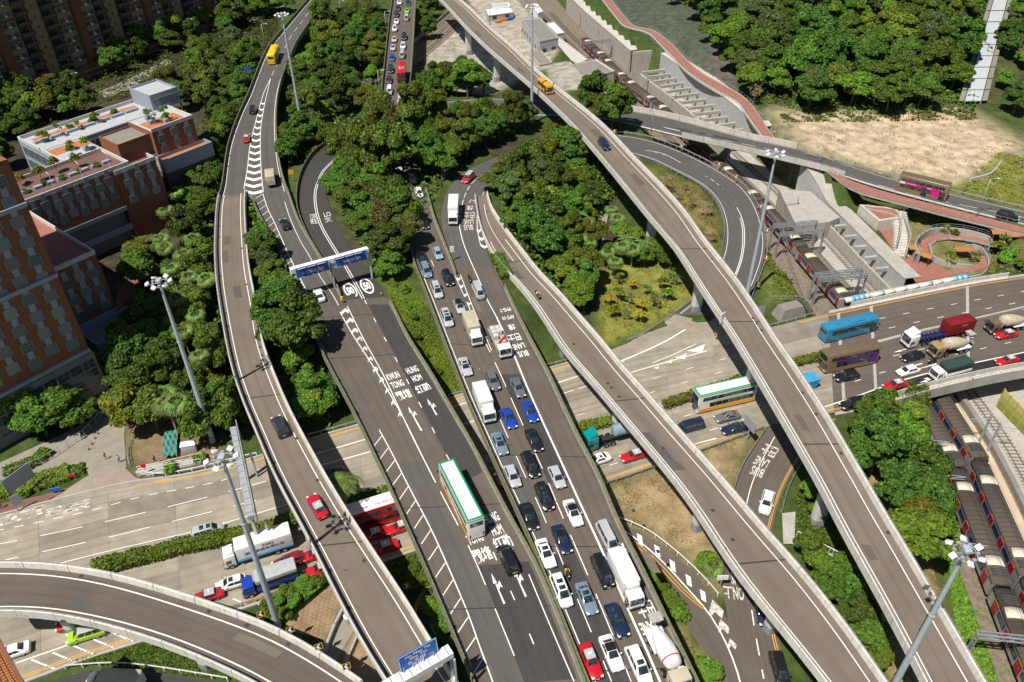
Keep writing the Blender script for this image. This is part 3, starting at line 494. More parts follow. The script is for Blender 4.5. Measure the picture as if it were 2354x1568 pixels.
# supports under the wide viaducts and the long bridges
for r, ms in ((R5, (800,930,1100,1260,1450)), (R6, (800,900,1130,1300,1470))):
    for y in ms:
        k = np.interp(y, *(lambda q: (q[:, 1], r.s))(np.array([proj(p) for p in r.C])))
        for f in (.25, .75):
            p = r.at(k, f); zg = ground(p[0], p[1])-.5
            if p[2]-zg > 2.5: MB().tube((p[0], p[1], zg), (p[0], p[1], p[2]-1.25), .6, k=12).build('pier', 'concrete', r.o)
for y in (20, 90, 160):
    k = np.interp(y, *(lambda q: (q[:, 1], FB.s))(np.array([proj(p) for p in FB.C]))); p = FB.at(k, .5); MB().tube((p[0], p[1], ground(p[0], p[1])-.5), (p[0], p[1], p[2]-1.15), .8, k=12).build('pier', 'concrete', FB.o)
for y in (40, 120, 200, 280, 350):
    k = np.interp(y, *(lambda q: (q[:, 1], R1U.s))(np.array([proj(p) for p in R1U.C]))); p = R1U.at(k, .5); MB().tube((p[0], p[1], ground(p[0], p[1])-.5), (p[0], p[1], p[2]-1.4), .8, k=12).build('pier', 'concrete', R1U.o)
for r in (FB,): olive_rail(r, 0); olive_rail(r, 1)
olive_rail(R1U, 0); olive_rail(R1U, 1); olive_rail(R5, 0, 3); olive_rail(R5, 1, 2); olive_rail(R6, 0, 2); olive_rail(R6, 1, 8); olive_rail(R5A, 0, 6); olive_rail(R5A, 1, 1, R5A.len-14); olive_rail(R5B, 0, 0, R5B.len-8)
parapets(R7, (0,), 1.5, 9.0, mpx(R7, 1440, 262), mpx(R7, 1838, 352), 'concrete_pale', False); parapets(R7, (1,), 1.0, 7.0, mpx(R7, 1560, 300), mpx(R7, 1930, 398), 'concrete_pale', True)
# ------------------------------------------------------------------ the highway on the ground: concrete slabs, asphalt towards the railway bridge
o = root('highway', (0, 100, 0), kind='structure'); R9.o = o; mA = mpx(R9, 1915, 832); mB = mpx(R9, 1880, 800)
R9.ribbon(0, -.3, 1, .3, -.03, 0, R9.len, step=4).build('road_base', 'concrete_dark', o)
NU = 9; ms = np.arange(0, mA, 9.5); ms = np.r_[ms[:-1], mA]
for a, b in zip(ms, ms[1:]):
    for u in range(NU): R9.ribbon(u/NU, .022, (u+1)/NU, -.022, .0, a+.022, b-.022, step=6).build('concrete_slab', 'concrete_slab', o)
R9.ribbon(0, 0, 1, 0, .0, mA+.05, R9.len, step=4).build('asphalt_surface', 'asphalt_warm', o)
# underside where the highway crosses the railway
mb = MB(); k0, k1 = mpx(R9, 1850, 760), R9.len; rings = []
for mm in np.linspace(k0, k1, 12): rings.append([R9.at(mm, f, a, b) for f, a, b in [(0, -1.2, -.06), (0, -1.2, -1.6), (1, 1.0, -1.6), (1, 1.0, -.06)]])
mb.loft(rings).build('deck', 'concrete', o)
q = [P(x, y, -.012) for x, y in [(1255,853),(1322,835),(1440,790),(1477,767),(1550,722),(1600,735),(1690,728),(1660,760),(1765,759),(1790,775),(1640,800),(1500,800)]]
MB().poly(q[::-1] if sum(a[0]*b[1]-b[0]*a[1] for a, b in zip(q, q[1:]+q[:1])) < 0 else q).build('concrete_apron', 'concrete_slab', o)
q = [P(x, y, .006) for x, y in [(1262,849),(1500,795),(1640,772),(1555,721),(1480,767),(1440,788)]]
# new black surfacing in the nearest lane on the railway bridge
q = [R9.px(x, y, .008)[0] for x, y in [(1982,904),(2040,887),(2140,858),(2250,832),(2353,811),(2430,795),(2430,822),(2353,838),(2292,847),(2105,890),(2020,917)]]; MB().poly(q[::-1]).build('asphalt_patch', 'asphalt_new', o)
R9.sweep(0, [(-.35, -.2), (0, -.2), (0, .13), (-.35, .13)], 0, mpx(R9, 1255, 850)).build('kerb', 'concrete', o); R9.sweep(1, [(0, -.2), (.35, -.2), (.35, .13), (0, .13)], 0, mpx(R9, 1759, 979)).build('kerb', 'concrete', o)
# median strip
MED = Road('median', [(150,1318),(207,1304),(400,1256),(585,1220),(690,1184),(788,1157),(888,1127),(1040,1079),(1200,1024),(1327,980),(1414,962),(1524,926),(1640,889),(1740,860),(1815,832),(1890,816),(2000,789),(2100,763),(2170,748),(2353,706),(2420,690)], [(150,1334),(207,1321),(400,1272),(585,1236),(690,1199),(788,1171),(888,1141),(1040,1092),(1200,1037),(1327,993),(1414,974),(1524,938),(1640,900),(1740,871),(1815,842),(1890,826),(2000,795),(2100,768),(2170,752),(2353,709),(2420,693)], 0.0)
MED.o = root('median_strip', (0, 90, 0), kind='structure'); mb = MB(); rings = []
for mm in np.linspace(0, MED.len, 90): rings.append([MED.at(mm, f, a, b) for f, a, b in [(0, 0, -.1), (1, 0, -.1), (1, 0, .3), (0, 0, .3)]])
mb.loft([r_[::-1] for r_ in rings]).build('kerb', 'concrete', MED.o)
def line(r, pts, w=.14, dash=None, mat='line_white', dz=.012): return pxline(r, pts, w, dz, dash).build('lane_line', mat, r.o)
A, S = 'lane_line', 'line_white'
line(R9, [(-60,1262),(110,1228),(278,1191),(340,1176),(502,1136),(590,1112),(700,1080)], dash=(6, 3.2)); line(R9, [(-60,1304),(39,1281),(185,1249),(271,1230),(410,1195),(487,1176),(588,1150)], dash=(6, 3.2)); line(R9, [(100,1304),(117,1300),(260,1264),(442,1222),(550,1192),(690,1150)]); line(R9, [(-60,1230),(60,1206),(180,1180),(230,1168),(330,1140),(480,1112),(600,1078)], dash=(1.4, 1.4))
line(R9, [(640,1068),(723,1044),(836,1011),(960,975)], .2); line(R9, [(740,1068),(808,1050),(844,1040),(960,1005)], .2); line(R9, [(1030,938),(1090,920)], .2); line(R9, [(1046,980),(1090,967)], .2); line(R9, [(1255,890),(1271,883),(1340,861),(1400,842),(1435,830)], .2); line(R9, [(1262,915),(1282,908),(1352,886),(1420,864)], .16, (2, 1))
line(R9, [(1422,832),(1480,808),(1534,782),(1575,757)], .3); line(R9, [(1444,858),(1540,830),(1625,806)], .2); line(R9, [(1500,834),(1540,818),(1600,790)], .16); line(R9, [(1325,955),(1397,936),(1513,897),(1578,877),(1642,860),(1700,842)], .13, (1.6, 5.6)); line(R9, [(1500,870),(1580,848),(1700,815)], .13, (1.6, 5.6))
line(R9, [(1600,931),(1680,905),(1760,880),(1850,850)], .13, (1.6, 4.5)); line(R9, [(1340,1032),(1460,992),(1560,960),(1700,925),(1780,905)], .13, (1.6, 5)); line(R9, [(1400,1070),(1500,1035),(1600,1000),(1740,955)], .13, (1.6, 5)); line(R9, [(900,1225),(780,1263),(560,1330),(440,1368)], .13, (2, 5)); line(R9, [(700,1345),(588,1376),(500,1402)], .13, (2.5, .4)); line(R9, [(300,1440),(170,1478),(37,1524)], .18)
line(R9, [(2019,733),(2125,712),(2231,692),(2335,673),(2420,657)], .13, (1.5, 4.3)); line(R9, [(1930,781),(2040,755),(2148,732),(2254,712),(2420,680)], .13, (1.5, 4.3)); line(R9, [(1940,853),(1998,833),(2054,818),(2160,793),(2353,750)], .13, (1.5, 4.3)); line(R9, [(1964,877),(2021,858),(2133,829),(2244,804),(2353,780)], .13, (1.5, 4.3)); line(R9, [(1880,940),(1935,922),(1990,903),(2040,885),(2140,856),(2353,810),(2420,797)], .22)
for off in (.55, .85): R9.ribbon(1, -off-.06, 1, -off+.06, .012, 0, mpx(R9, 1759, 979), uv=False, step=4).build(A, 'line_yellow', o)
for off in (.5, .75): R9.ribbon(0, off-.06, 0, off+.06, .012, mpx(R9, 300, 1104), mpx(R9, 1255, 850), uv=False, step=4).build(A, 'line_yellow', o); R9.ribbon(0, off-.06, 0, off+.06, .012, mpx(R9, 1765, 757), R9.len, uv=False, step=4).build(A, 'line_yellow', o)
for off in (.4, .65): R9.ribbon(1, -off-.06, 1, -off+.06, .014, mpx(R9, 1977, 934), R9.len, uv=False, step=4).build(A, 'line_yellow', o)
for (x0, y0, x1, y1) in [(72,1516,127,1538),(121,1500,165,1518),(168,1484,214,1503),(215,1470,260,1488),(260,1455,306,1474),(588,1385,625,1405),(535,1376,566,1389)]: line(R9, [(x0, y0), (x1, y1)], .2)
for x, y in ((1905,792),(1998,795),(2160,700)):
    k = mpx(R9, x, y); R9.ribbon(0, .4, 1, -.4, .009, k-.35, k+.35, uv=False).build('expansion_joint', 'concrete', o)
# chevron with its point down the road d, on lines a-b
def chevron(r, x, y, wpx, hpx, up=False, mat='line_white', tilt=0.0):
    s = -1 if up else 1; w2, h = wpx/2, hpx; th = hpx*.62
    pts = [(x-w2, y-s*h*.5-tilt*w2), (x, y), (x+w2, y-s*h*.5+tilt*w2), (x+w2, y-s*h*.5+s*th+tilt*w2), (x, y+s*th), (x-w2, y-s*h*.5+s*th-tilt*w2)]
    pts = [(px_, py_) for px_, py_ in pts]; mb = MB(); q = [r.px(px_, py_, .014)[0] for px_, py_ in pts]
    if s < 0: q = [q[2], q[1], q[0], q[5], q[4], q[3]]
    n = mb.vs(q); mb.face((n, n+5, n+4, n+1)); mb.face((n+1, n+4, n+3, n+2)); mb.build('chevron_marking', mat, r.o)
for x, y, wd in ((1508,846,14),(1537,832,20),(1565,822,30),(1600,806,44)): MB().poly([R9.px(a, b, .014)[0] for a, b in ((x-wd/2, y), (x+wd*.3, y+wd*.12), (x+wd*.45, y-wd*.34), (x-wd*.1, y-wd*.1))]).build('chevron_marking', 'line_white', o)
# ------------------------------------------------------------------ lettering painted on roads
TXT = {}
def textmesh(s, bold=.012):
    if (s, bold) in TXT: return TXT[(s, bold)]
    cu = bpy.data.curves.new('lettering', 'FONT'); cu.body = s; cu.size = 1; cu.offset = bold; cu.resolution_u = 2; cu.align_x = 'CENTER'; ob = bpy.data.objects.new('lettering', cu); COL.objects.link(ob); bpy.context.view_layer.update()
    me = bpy.data.meshes.new_from_object(ob.evaluated_get(bpy.context.evaluated_depsgraph_get())); COL.objects.unlink(ob); bpy.data.objects.remove(ob)
    v = np.array([x.co for x in me.vertices])
    if len(v): lo, hi = v.min(0), v.max(0); c = (lo+hi)/2; sz = np.maximum(hi-lo, 1e-3); me.vertices.foreach_set('co', np.stack([(v[:, 0]-c[0])/sz[0], (v[:, 1]-c[1])/sz[1], v[:, 2]*0], 1).ravel())
    me.update(); TXT[(s, bold)] = me; return me
def lettering(r, s, x, y, width, length, sgn=1, mat='line_white', dz=.016, turn=0.0, bold=.02):
    me = textmesh(s, bold).copy(); me.materials.clear(); me.materials.append(MAT[mat]); p, t, _ = r.px(x, y, dz); t = t*sgn; a = math.atan2(t[1], t[0])-math.pi/2+turn
    return link('road_lettering', me, r.o, Vector(p)-Vector(r.o.location), (0, 0, a), (width, length, 1))
# R5 runs towards the camera in chainage, traffic runs away: sgn -1
for s, x, y, wd, ln in (('KWUN',903,864,2.5,2.5),('TONG',913,883,2.5,2.5),('觀塘',927,907,2.9,3.4),('HUNG',947,850,2.4,2.5),('HOM',958,869,1.9,2.5),('紅磡',972,893,2.9,3.4),('TONG',1091,1237,2.5,2.5),('HOM',1142,1218,1.9,2.5),('HUNG',1129,1190,2.4,2.5),('觀塘',1108,1275,2.9,3.4),('紅磡',1155,1247,2.9,3.4)): lettering(R5, s, x, y, wd*.88, ln*.72, -1)
line(R5, [(763,784),(788,829),(818,884),(853,954),(883,1009),(908,1056),(940,1120),(990,1215),(1040,1326),(1076,1411),(1103,1488),(1131,1563),(1140,1590)], .16)
line(R5A, [(603,442),(615,480),(630,510),(655,567),(675,610),(705,670),(722,703),(742,745)], .16); line(R5A, [(643,424),(663,492),(688,550),(713,592),(735,635),(763,675),(778,702)], .13)
line(R5, [(781,717),(813,774),(820,784),(876,872),(926,959),(973,1054)], .16); line(R5, [(798,704),(838,784),(883,866),(938,984),(973,1054),(1001,1109)], .16)
for i, (x, y) in enumerate([(793,716),(804,738),(815,761),(826,780),(838,803),(851,826),(863,850),(877,874),(890,899),(903,926),(918,953)]): chevron(R5, x, y, 17-1.1*i, 12, True, 'line_worn' if 2 < i < 6 else 'line_white', -.25)
line(R5, [(838,690),(862,737),(883,776),(905,816),(927,859),(952,905),(978,954),(1004,1005),(1034,1060),(1070,1130),(1107,1201),(1123,1245),(1154,1316),(1188,1391),(1223,1472),(1260,1561)], .15, (1.5, 5.2)); line(R5, [(1012,1130),(1036,1176),(1066,1233),(1096,1298),(1116,1345),(1147,1422),(1170,1478),(1205,1566)], .14, (7, 3.8)); line(R5, [(1215,1320),(1234,1366),(1276,1466),(1319,1566)], .14)
mb = MB()
shl = smooth(spline([R5.px(x, y, .012)[0] for x, y in [(763,784),(788,829),(818,884),(853,954),(883,1009),(908,1056),(940,1120),(990,1215),(1040,1326),(1076,1411),(1103,1488),(1131,1563)]], 1.0), 2)
def hatch(path, step, reach, back, w, r, side=1, start=1):
    for i in range(start, len(path)-2, step):
        p = path[i]; t = path[i+1]-path[i]; t = t/np.linalg.norm(t); nrm = np.array([-t[1], t[0], 0])*side; e = p+nrm*reach+t*back; p = p+nrm*.12; d = (e-p)/np.linalg.norm(e-p); k = np.array([-d[1], d[0], 0])*w/2; q = [p-k, e-k, e+k, p+k]
        if np.cross(q[1]-q[0], q[2]-q[1])[2] < 0: q = q[::-1]
        MB().poly(q).build('hatch_marking', 'line_white', r.o)
hatch(shl, 3, 2.1, 1.7, .14, R5, -1)
sh2 = smooth(spline([R5A.px(x, y, .012)[0] for x, y in [(603,442),(615,480),(630,510),(655,567),(675,610),(705,670),(742,745)]], 1.0), 2); hatch(sh2, 3, 2.0, 1.7, .14, R5A, -1)
mb = MB(); R5.ribbon(0, .55, 0, .65, .012, 10, R5.len-4, uv=False).build('lane_line', 'line_worn', R5.o)
def arrow(r, x, y, sgn, L=6.5, hook=1, mat='line_white', sc=1.0):
    p, t, _ = r.px(x, y, .014); t = t*sgn; a = math.atan2(t[1], t[0])-math.pi/2; mb = MB(); h = hook
    for q in ([(-.16, -L/2), (.16, -L/2), (.06, L/2-1.6), (-.06, L/2-1.6)], [(-.3, L/2-1.7), (.0, L/2-1.7), (0, L/2), ], [(0, L/2-1.7), (.2, L/2-1.7), (0, L/2)]): mb.poly([(a_*sc, b_*sc, 0) for a_, b_ in q])
    if hook: q = [(.05, L/2-2.9), (.42, L/2-2.35), (.66, L/2-2.7), (.6, L/2-1.5), (.2, L/2-1.95), (.05, L/2-2.2)]; q = [(a_*h*sc, b_*sc, .002) for a_, b_ in q]; mb.poly(q if h > 0 else q[::-1])
    link('arrow_marking', mb.mesh('arrow_marking', mat), r.o, Vector(p)-Vector(r.o.location), (0, 0, a))
for x, y in ((953,962),(997,943),(1148,1362),(1197,1346)): arrow(R5, x, y, -1)
def roundel(r, x, y, sgn):
    p = r.px(x, y, .014)[0]; t = (P(x-23, y-41, p[2])-p)[:2]; a = math.atan2(t[1], t[0])-math.pi/2; mb = MB(); k = 40; w_, l_ = 1.2, 3.1
    n = mb.vs([(w_*q*math.cos(2*math.pi*i/k), (l_*q if q == 1 else l_-.62)*math.sin(2*math.pi*i/k), 0) for q in (1, .76) for i in range(k)])
    for i in range(k): j = (i+1) % k; mb.face((n+i, n+j, n+k+j, n+k+i))
    link('roundel_marking', mb.mesh('roundel_marking', 'line_white'), r.o, Vector(p)-Vector(r.o.location), (0, 0, a)); q = lettering(r, '50', x, y, 1.35, 2.9, sgn, bold=.05); q.rotation_euler.z = a
roundel(R5B, 805, 668, -1); roundel(R5B, 843, 657, -1)
for off in (-.22, .22):
    q = smooth(spline([R5B.px(x, y, .012)[0] for x, y in [(770,366),(745,390),(737,403),(725,437),(725,472),(735,512),(753,547),(773,579),(795,614),(818,654),(835,687)]], 1.0), 3); d = np.gradient(q, axis=0); nn = np.stack([-d[:, 1], d[:, 0], 0*d[:, 0]], 1); nn /= np.linalg.norm(nn, axis=1)[:, None]; c = q+nn*off; mb = MB(); n = mb.vs(list(c-nn*.08)+list(c+nn*.08)); k = len(c)
    for i in range(k-1): mb.face((n+i, n+k+i, n+k+i+1, n+i+1)[::-1])
    mb.build('lane_line', 'line_white', R5B.o)
for s, x, y in (('OK',720,497),('旺',722,509),('LO',752,493),('文',754,505)): lettering(R5B, s, x, y, 1.6, 2.4, -1, 'line_worn')
# upper left road: chevrons, edge lines
line(R1U, [(728,0),(702,39),(668,85),(640,140),(622,180)], .13, (5, 4)); line(R1U, [(622,180),(605,217),(588,278),(575,332),(568,390),(560,434)], .16); line(R1U, [(622,180),(610,230),(600,287),(598,337),(600,390),(605,442)], .16); R1U.ribbon(0, .6, 0, .74, .012, uv=False).build(A, S, R1U.o); R1U.ribbon(1, -.74, 1, -.6, .012, uv=False).build(A, S, R1U.o)
for i in range(15):
    y = 238+13.7*i+.06*i*i; xl = np.interp(y, [180, 217, 278, 332, 390, 434], [622, 605, 588, 575, 568, 560]); xr = np.interp(y, [180, 230, 287, 337, 390, 442], [622, 610, 600, 598, 600, 605]); chevron(R1U, (xl+xr)/2, y, (xr-xl)*.9, 5+.35*i)
# R6 : lanes, bus lane, dark surfacing
def strip(r, Lp, Rp, mat, dz=.006):
    a = spline([r.px(x, y, dz)[0] for x, y in Lp], 2.0); b = resample(spline([r.px(x, y, dz)[0] for x, y in Rp], 1.0), len(a)); mb = MB(); n = mb.vs(list(a)+list(b)); k = len(a); s = 0
    for i in range(k-1): w_ = float(np.linalg.norm(b[i]-a[i])); mb.face((n+i, n+i+1, n+k+i+1, n+k+i), [(0, 2*i), (0, 2*i+2), (w_, 2*i+2), (w_, 2*i)])
    if (b[0]-a[0])[0]*(a[1]-a[0])[1]-(b[0]-a[0])[1]*(a[1]-a[0])[0] < 0: mb.f = [f[::-1] for f in mb.f]
    mb.build('asphalt_patch', mat, r.o)
LA = [(985,585),(997,612),(1019,664),(1046,724),(1076,784),(1102,851),(1130,915),(1151,969),(1167,1004),(1205,1091),(1240,1165),(1275,1250),(1320,1360),(1370,1480),(1405,1566)]; LBB = [(1046,634),(1083,718),(1121,799),(1148,856),(1176,919),(1229,1039),(1248,1081),(1287,1174),(1320,1251),(1349,1318),(1382,1396),(1434,1526),(1450,1566)]
BL = [(1056,522),(1063,554),(1078,592),(1103,649),(1121,692),(1141,729),(1177,806),(1209,884),(1247,969),(1277,1034),(1309,1104),(1342,1176),(1377,1251),(1417,1341),(1449,1413),(1489,1501),(1518,1570)]
strip(R6, [(1150,860),(1176,919),(1229,1039),(1262,1112)], [(1198,860),(1209,884),(1247,969),(1277,1034),(1309,1104)], 'asphalt_dark'); strip(R6, [(1248,1290),(1290,1390),(1330,1490),(1365,1580)], [(1315,1260),(1349,1330),(1382,1400),(1434,1526),(1452,1572)], 'asphalt_dark'); strip(R6, [(964,634),(988,690),(1018,770),(1045,840)], [(1044,634),(1083,718),(1121,799),(1142,842)], 'asphalt_grey'); strip(R6, [(1060,870),(1090,950),(1130,1040),(1180,1150),(1230,1268)], [(1108,862),(1140,935),(1170,1010),(1215,1110),(1262,1222)], 'asphalt_grey'); strip(R6, [(1090,640),(1121,702),(1177,816)], [(1108,640),(1135,690),(1190,805)], 'asphalt_grey')
strip(R5, [(912,1062),(960,1165),(1010,1270),(1060,1385),(1120,1540),(1135,1580)], [(975,1060),(1025,1160),(1085,1290),(1125,1385),(1185,1540),(1200,1580)], 'asphalt_grey'); strip(R5, [(845,700),(905,812),(975,950),(1040,1072),(1060,1112)], [(893,700),(955,812),(1020,925),(1085,1035),(1108,1085)], 'asphalt_dark'); strip(R5, [(1100,1300),(1150,1425),(1205,1570)], [(1215,1290),(1262,1400),(1325,1560)], 'asphalt_dark')
line(R6, LA, .13, (5, 4)); line(R6, LBB, .14, (7, 3)); line(R6, BL[:6], .18); line(R6, BL[5:], .28); R6.ribbon(0, .95, 0, 1.09, .012, 3, uv=False).build(A, S, R6.o)
line(R6, [(1058,632),(1091,718),(1130,806)], .14)
for i, (x, y) in enumerate([(1054,641),(1061,658),(1069,678),(1078,698),(1086,716)]): chevron(R6, x, y, 7.5, 8, False, 'line_white', -.2)
for s, x, y, wd, ln in (('BUS',1202,813,2.1,2.2),('LANE',1192,796,2.4,2.2),('巴士',1182,776,2.6,3.0),('綫',1176,752,1.4,2.4),('AM7-10',1168,730,2.6,1.6),('PM5-7',1161,712,2.4,1.6),('LANE',1490,1442,2.3,2.3),('巴士',1484,1400,2.5,3.2),('綫',1427,1262,1.5,2.6)): lettering(R6, s, x, y, wd*.9, ln*.75, 1)
for s, x, y, wd, ln in (('BUS',1076,523,2.1,2.4),('LANE',1077,510,2.2,2.4),('巴士',1079,495,2.4,3.0),('綫',1080,478,1.4,2.2),('5-7',1086,462,1.8,1.6)): lettering(R8, s, x, y, wd, ln, 1, 'line_worn')
line(R8, [(1110,400),(1085,420),(1072,440),(1064,462),(1058,490),(1056,522)], .14, (2.6, 1.2)); line(R8, [(1112,442),(1100,470),(1096,510),(1100,545),(1105,565)], .14)
for i, (x, y) in enumerate([(1100,530),(1107,548),(1114,566)]): chevron(R8, x, y, 9+4*i, 9, False, 'line_white')
line(F2, [(1112,470),(1118,500),(1130,528),(1150,560),(1180,600)], .12)
for c in ([(1437,345),(1514,352),(1577,386),(1589,392),(1640,420),(1677,460),(1700,500),(1707,540),(1702,592),(1684,642),(1660,680),(1634,707)],): line(R8, c, .16); line(R8, [(x+4, y-1) for x, y in c], .16)
R8.ribbon(0, .8, 0, .94, .012, 0, R8.len*.55, uv=False).build(A, S, R8.o); R8.ribbon(1, -1.3, 1, -1.15, .012, 0, R8.len*.5, uv=False).build(A, S, R8.o)
strip(R8, [(1640,455),(1661,492),(1667,532),(1661,580),(1646,618)], [(1652,450),(1673,490),(1679,535),(1672,585),(1655,625)], 'concrete_slab', .005)
line(R7, [(1442,274),(1562,301)], .3); line(R7, [(1600,312),(1765,343),(1900,385),(1967,411),(2064,438),(2115,452),(2353,500)], .13, (4, 2.4)); R7.ribbon(0, .7, 0, .82, .012, uv=False).build(A, S, R7.o)
for (x0, y0, x1, y1) in ((1555,296,1590,303),(1605,306,1622,309),(1640,312,1695,324)): line(R7, [(x0, y0), (x1, y1)], 1.0, None, 'tar', .008)
# slip roads
for off in (.55, .85): R10.ribbon(1, -off-.06, 1, -off+.06, .012, uv=False).build(A, 'line_yellow', R10.o)
line(R10, [(1780,1004),(1750,1060),(1722,1130),(1705,1230),(1700,1290)], .14); line(R10, [(1722,1340),(1727,1400),(1740,1480),(1755,1560)], .16, (2.4, 2.0))
for s, x, y, wd, ln in (('BUS',1740,1084,2.0,2.2),('LANE',1750,1062,2.2,2.2),('巴士',1768,1036,2.4,2.8),('ON',1697,1364,1.5,2.2),('上',1673,1362,1.2,2.0),('BUS',1693,1330,1.6,2.2)): lettering(R10, s, x, y, wd, ln, 1, 'line_worn')
line(R11, [(1432,1217),(1477,1250),(1527,1295),(1577,1350),(1622,1400),(1660,1460),(1690,1530),(1704,1580)], .2); line(R11, [(1429,1222),(1474,1256),(1524,1303),(1572,1356),(1618,1396)], .12, None, 'line_yellow'); line(R11, [(1427,1227),(1470,1261),(1520,1309),(1569,1362),(1616,1400)], .12, None, 'line_yellow')
for x, y in ((1470,1236),(1510,1262),(1545,1296),(1582,1330),(1615,1365)): MB().poly([R11.px(a, b, .014)[0] for a, b in ((x-7, y-11), (x+5, y-4), (x+8, y+20), (x-3, y+13))][::-1]).build('hatch_marking', 'line_white', R11.o)
for x, y, s in ((1645,1400,1),(1662,1440,.8),(1682,1480,.6)): MB().poly([R10.px(a, b, .02)[0] for a, b in ((x-8*s, y-22*s), (x+18*s, y+4*s), (x+14*s, y+22*s), (x-2*s, y+6*s), (x-12*s, y+18*s), (x-16*s, y+6*s))][::-1]).build('chevron_marking', 'line_worn', R10.o)
for off in (.5, .8): R13.ribbon(0, off-.06, 0, off+.06, .012, uv=False).build(A, 'line_yellow', R13.o)
lettering(R9, '巴士站', 45, 1186, 2.0, 7.0, 1, 'line_worn', turn=math.pi); lettering(R9, 'STOP', 136, 1172, 2.0, 4.0, 1, 'line_worn', turn=math.pi); lettering(R9, 'BUS', 175, 1164, 2.0, 4.0, 1, 'line_worn', turn=math.pi)
for s, x, y, wd, ln in (('HARBOUR',1988,922,2.8,2.2),('TUNNEL',2012,914,2.8,2.4),('紅隧',2042,902,2.8,3.2)): lettering(R9, s, x, y, wd, ln, -1)
for x, y, s in ((2080,803,-1),(2092,843,-1),(2140,872,-1),(2125,844,-1)): arrow(R9, x, y, s, 5.5, 1 if x == 2140 else 0)
arrow(R9, 1610, 1017, -1, 6, 0)
for r, pts in ((R5, ((830,720),(880,810),(1060,1155),(1180,1130 if 0 else 1385))), (R6, ((1100,800),(1190,1060),(1300,1265),(1440,1545)))):
    for x, y in pts: joint(r, mpx(r, x, y), .2)
# ------------------------------------------------------------------ crash barriers
def barrier(pts, label, z=None, mat='guard_metal', h=.75, road=None, name='crash_barrier'):
    q = smooth(spline([(road.px(x, y)[0] if road else (P(x, y, z) if z is not None else PG(x, y))) for x, y in pts], 2.0), 1); o = root(name, q[0], label, 'crash barrier'); mb = MB()
    d = np.gradient(q, axis=0); nn = np.stack([-d[:, 1], d[:, 0], 0*d[:, 0]], 1); nn /= np.linalg.norm(nn, axis=1)[:, None]; rings = []
    for p, n_ in zip(q, nn): rings.append([p+n_*a+np.array([0, 0, b]) for a, b in ((-.05, h-.32), (.02, h-.28), (-.04, h-.16), (.02, h-.04), (-.05, h), (-.09, h-.16))])
    mb.loft(rings).build('beam', mat, o); me = MB().box((0, 0, h*.5-.1), (.12, .12, h)).mesh('post', mat)
    for p, n_ in list(zip(q, nn))[::1]: link('post', me, o, Vector(p-n_*.12)-Vector(q[0]))
    return o
barrier([(1455,357),(1510,376),(1550,397),(1602,424),(1640,456),(1659,496),(1665,534),(1659,578)], 'steel crash barrier along the inside of the loop road by the dry grass', road=R8)
barrier([(1606,680),(1577,704),(1527,739),(1477,771),(1442,786)], 'steel crash barrier along the garden edge of the loop road', 0.1)
barrier([(1402,306),(1477,314),(1552,339),(1627,374),(1650,388),(1702,421),(1737,465),(1755,510),(1763,547),(1760,594),(1745,640),(1726,690)], 'steel crash barrier around the outside of the loop road', road=R8)
barrier([(1385,1116),(1440,1098),(1502,1076)], 'steel crash barrier between highway and bare earth below the viaduct', 0); barrier([(1600,1042),(1660,1020),(1755,985)], 'steel crash barrier beside the blue direction sign verge', 0)
barrier([(1757,992),(1730,1034),(1704,1076),(1686,1129)], 'dark rail beside the bus lane slip road and dry grass', 0); barrier([(1422,1194),(1477,1215),(1527,1250),(1577,1292),(1627,1342),(1650,1370)], 'white crash barrier around the curved slip road', 0, 'white_metal'); barrier([(1662,1262),(1657,1300),(1657,1345)], 'short rail beside the slip road under the flyover', 0)
barrier([(152,1535),(262,1527),(350,1535),(430,1547),(525,1563)], 'white crash barrier above the service road at the ivy slope', 0, 'white_metal'); barrier([(330,1088),(355,1096),(450,1081),(537,1058),(590,1046)], 'white crash barrier beside the planted strip and ramp', 0, 'white_metal')
barrier([(1850,357),(1978,386),(2073,413),(2180,440),(2353,480)], 'steel crash barrier between upper road and sandy lot', road=R7); barrier([(1255,843),(1322,826)], 'steel crash barrier where the verge meets the highway under the flyover', 0); barrier([(1030,912),(1064,904)], 'steel crash barrier at the grass slope between viaducts', 0); barrier([(708,1004),(760,990),(823,972)], 'steel crash barrier below the dense shrubs beside the viaduct', 0); barrier([(1915,988),(1880,1018),(1845,1062),(1822,1100),(1806,1140),(1796,1180)], 'steel crash barrier around the bend of the bus slip road', 0); barrier([(345,1460),(480,1418),(560,1392),(690,1345),(752,1325)], 'steel crash barrier beside the ivy strip along the highway', 0); barrier([(1765,752),(1820,738),(1868,724)], 'steel crash barrier by the boulder wall at the highway bend', 0)
# ------------------------------------------------------------------ railway
def sheet(pts, z, name, mat, kind='structure', label=None, cat=None, parent=None, th=None, terr=False):
    q = [(PG(x, y, z) if terr else P(x, y, z)) for x, y in pts]
    if sum(a[0]*b[1]-b[0]*a[1] for a, b in zip(q, q[1:]+q[:1])) < 0: q = q[::-1]
    mb = MB()
    if th: mb.prism([p[:2] for p in q], z-th, z)
    else: mb.poly(q)
    o = mb.build(name, mat, parent)
    if parent is None: tag(o, label, cat, kind=kind)
    return o
def railribbon(o0, o1, dz, m0, m1, name, mat, parent=None, step=3.0):
    mb = MB(); k = max(1, int((m1-m0)/step)); ms_ = np.linspace(m0, m1, k+1); f = lambda v, m: v(m) if callable(v) else v
    A_ = [railpt(m, f(o0, m), dz)[0] for m in ms_]; B_ = [railpt(m, f(o1, m), dz)[0] for m in ms_]; n = mb.vs(A_+B_)
    for i in range(k): mb.face((n+i, n+i+1, n+k+2+i, n+k+1+i))
    return mb.build(name, mat, parent)
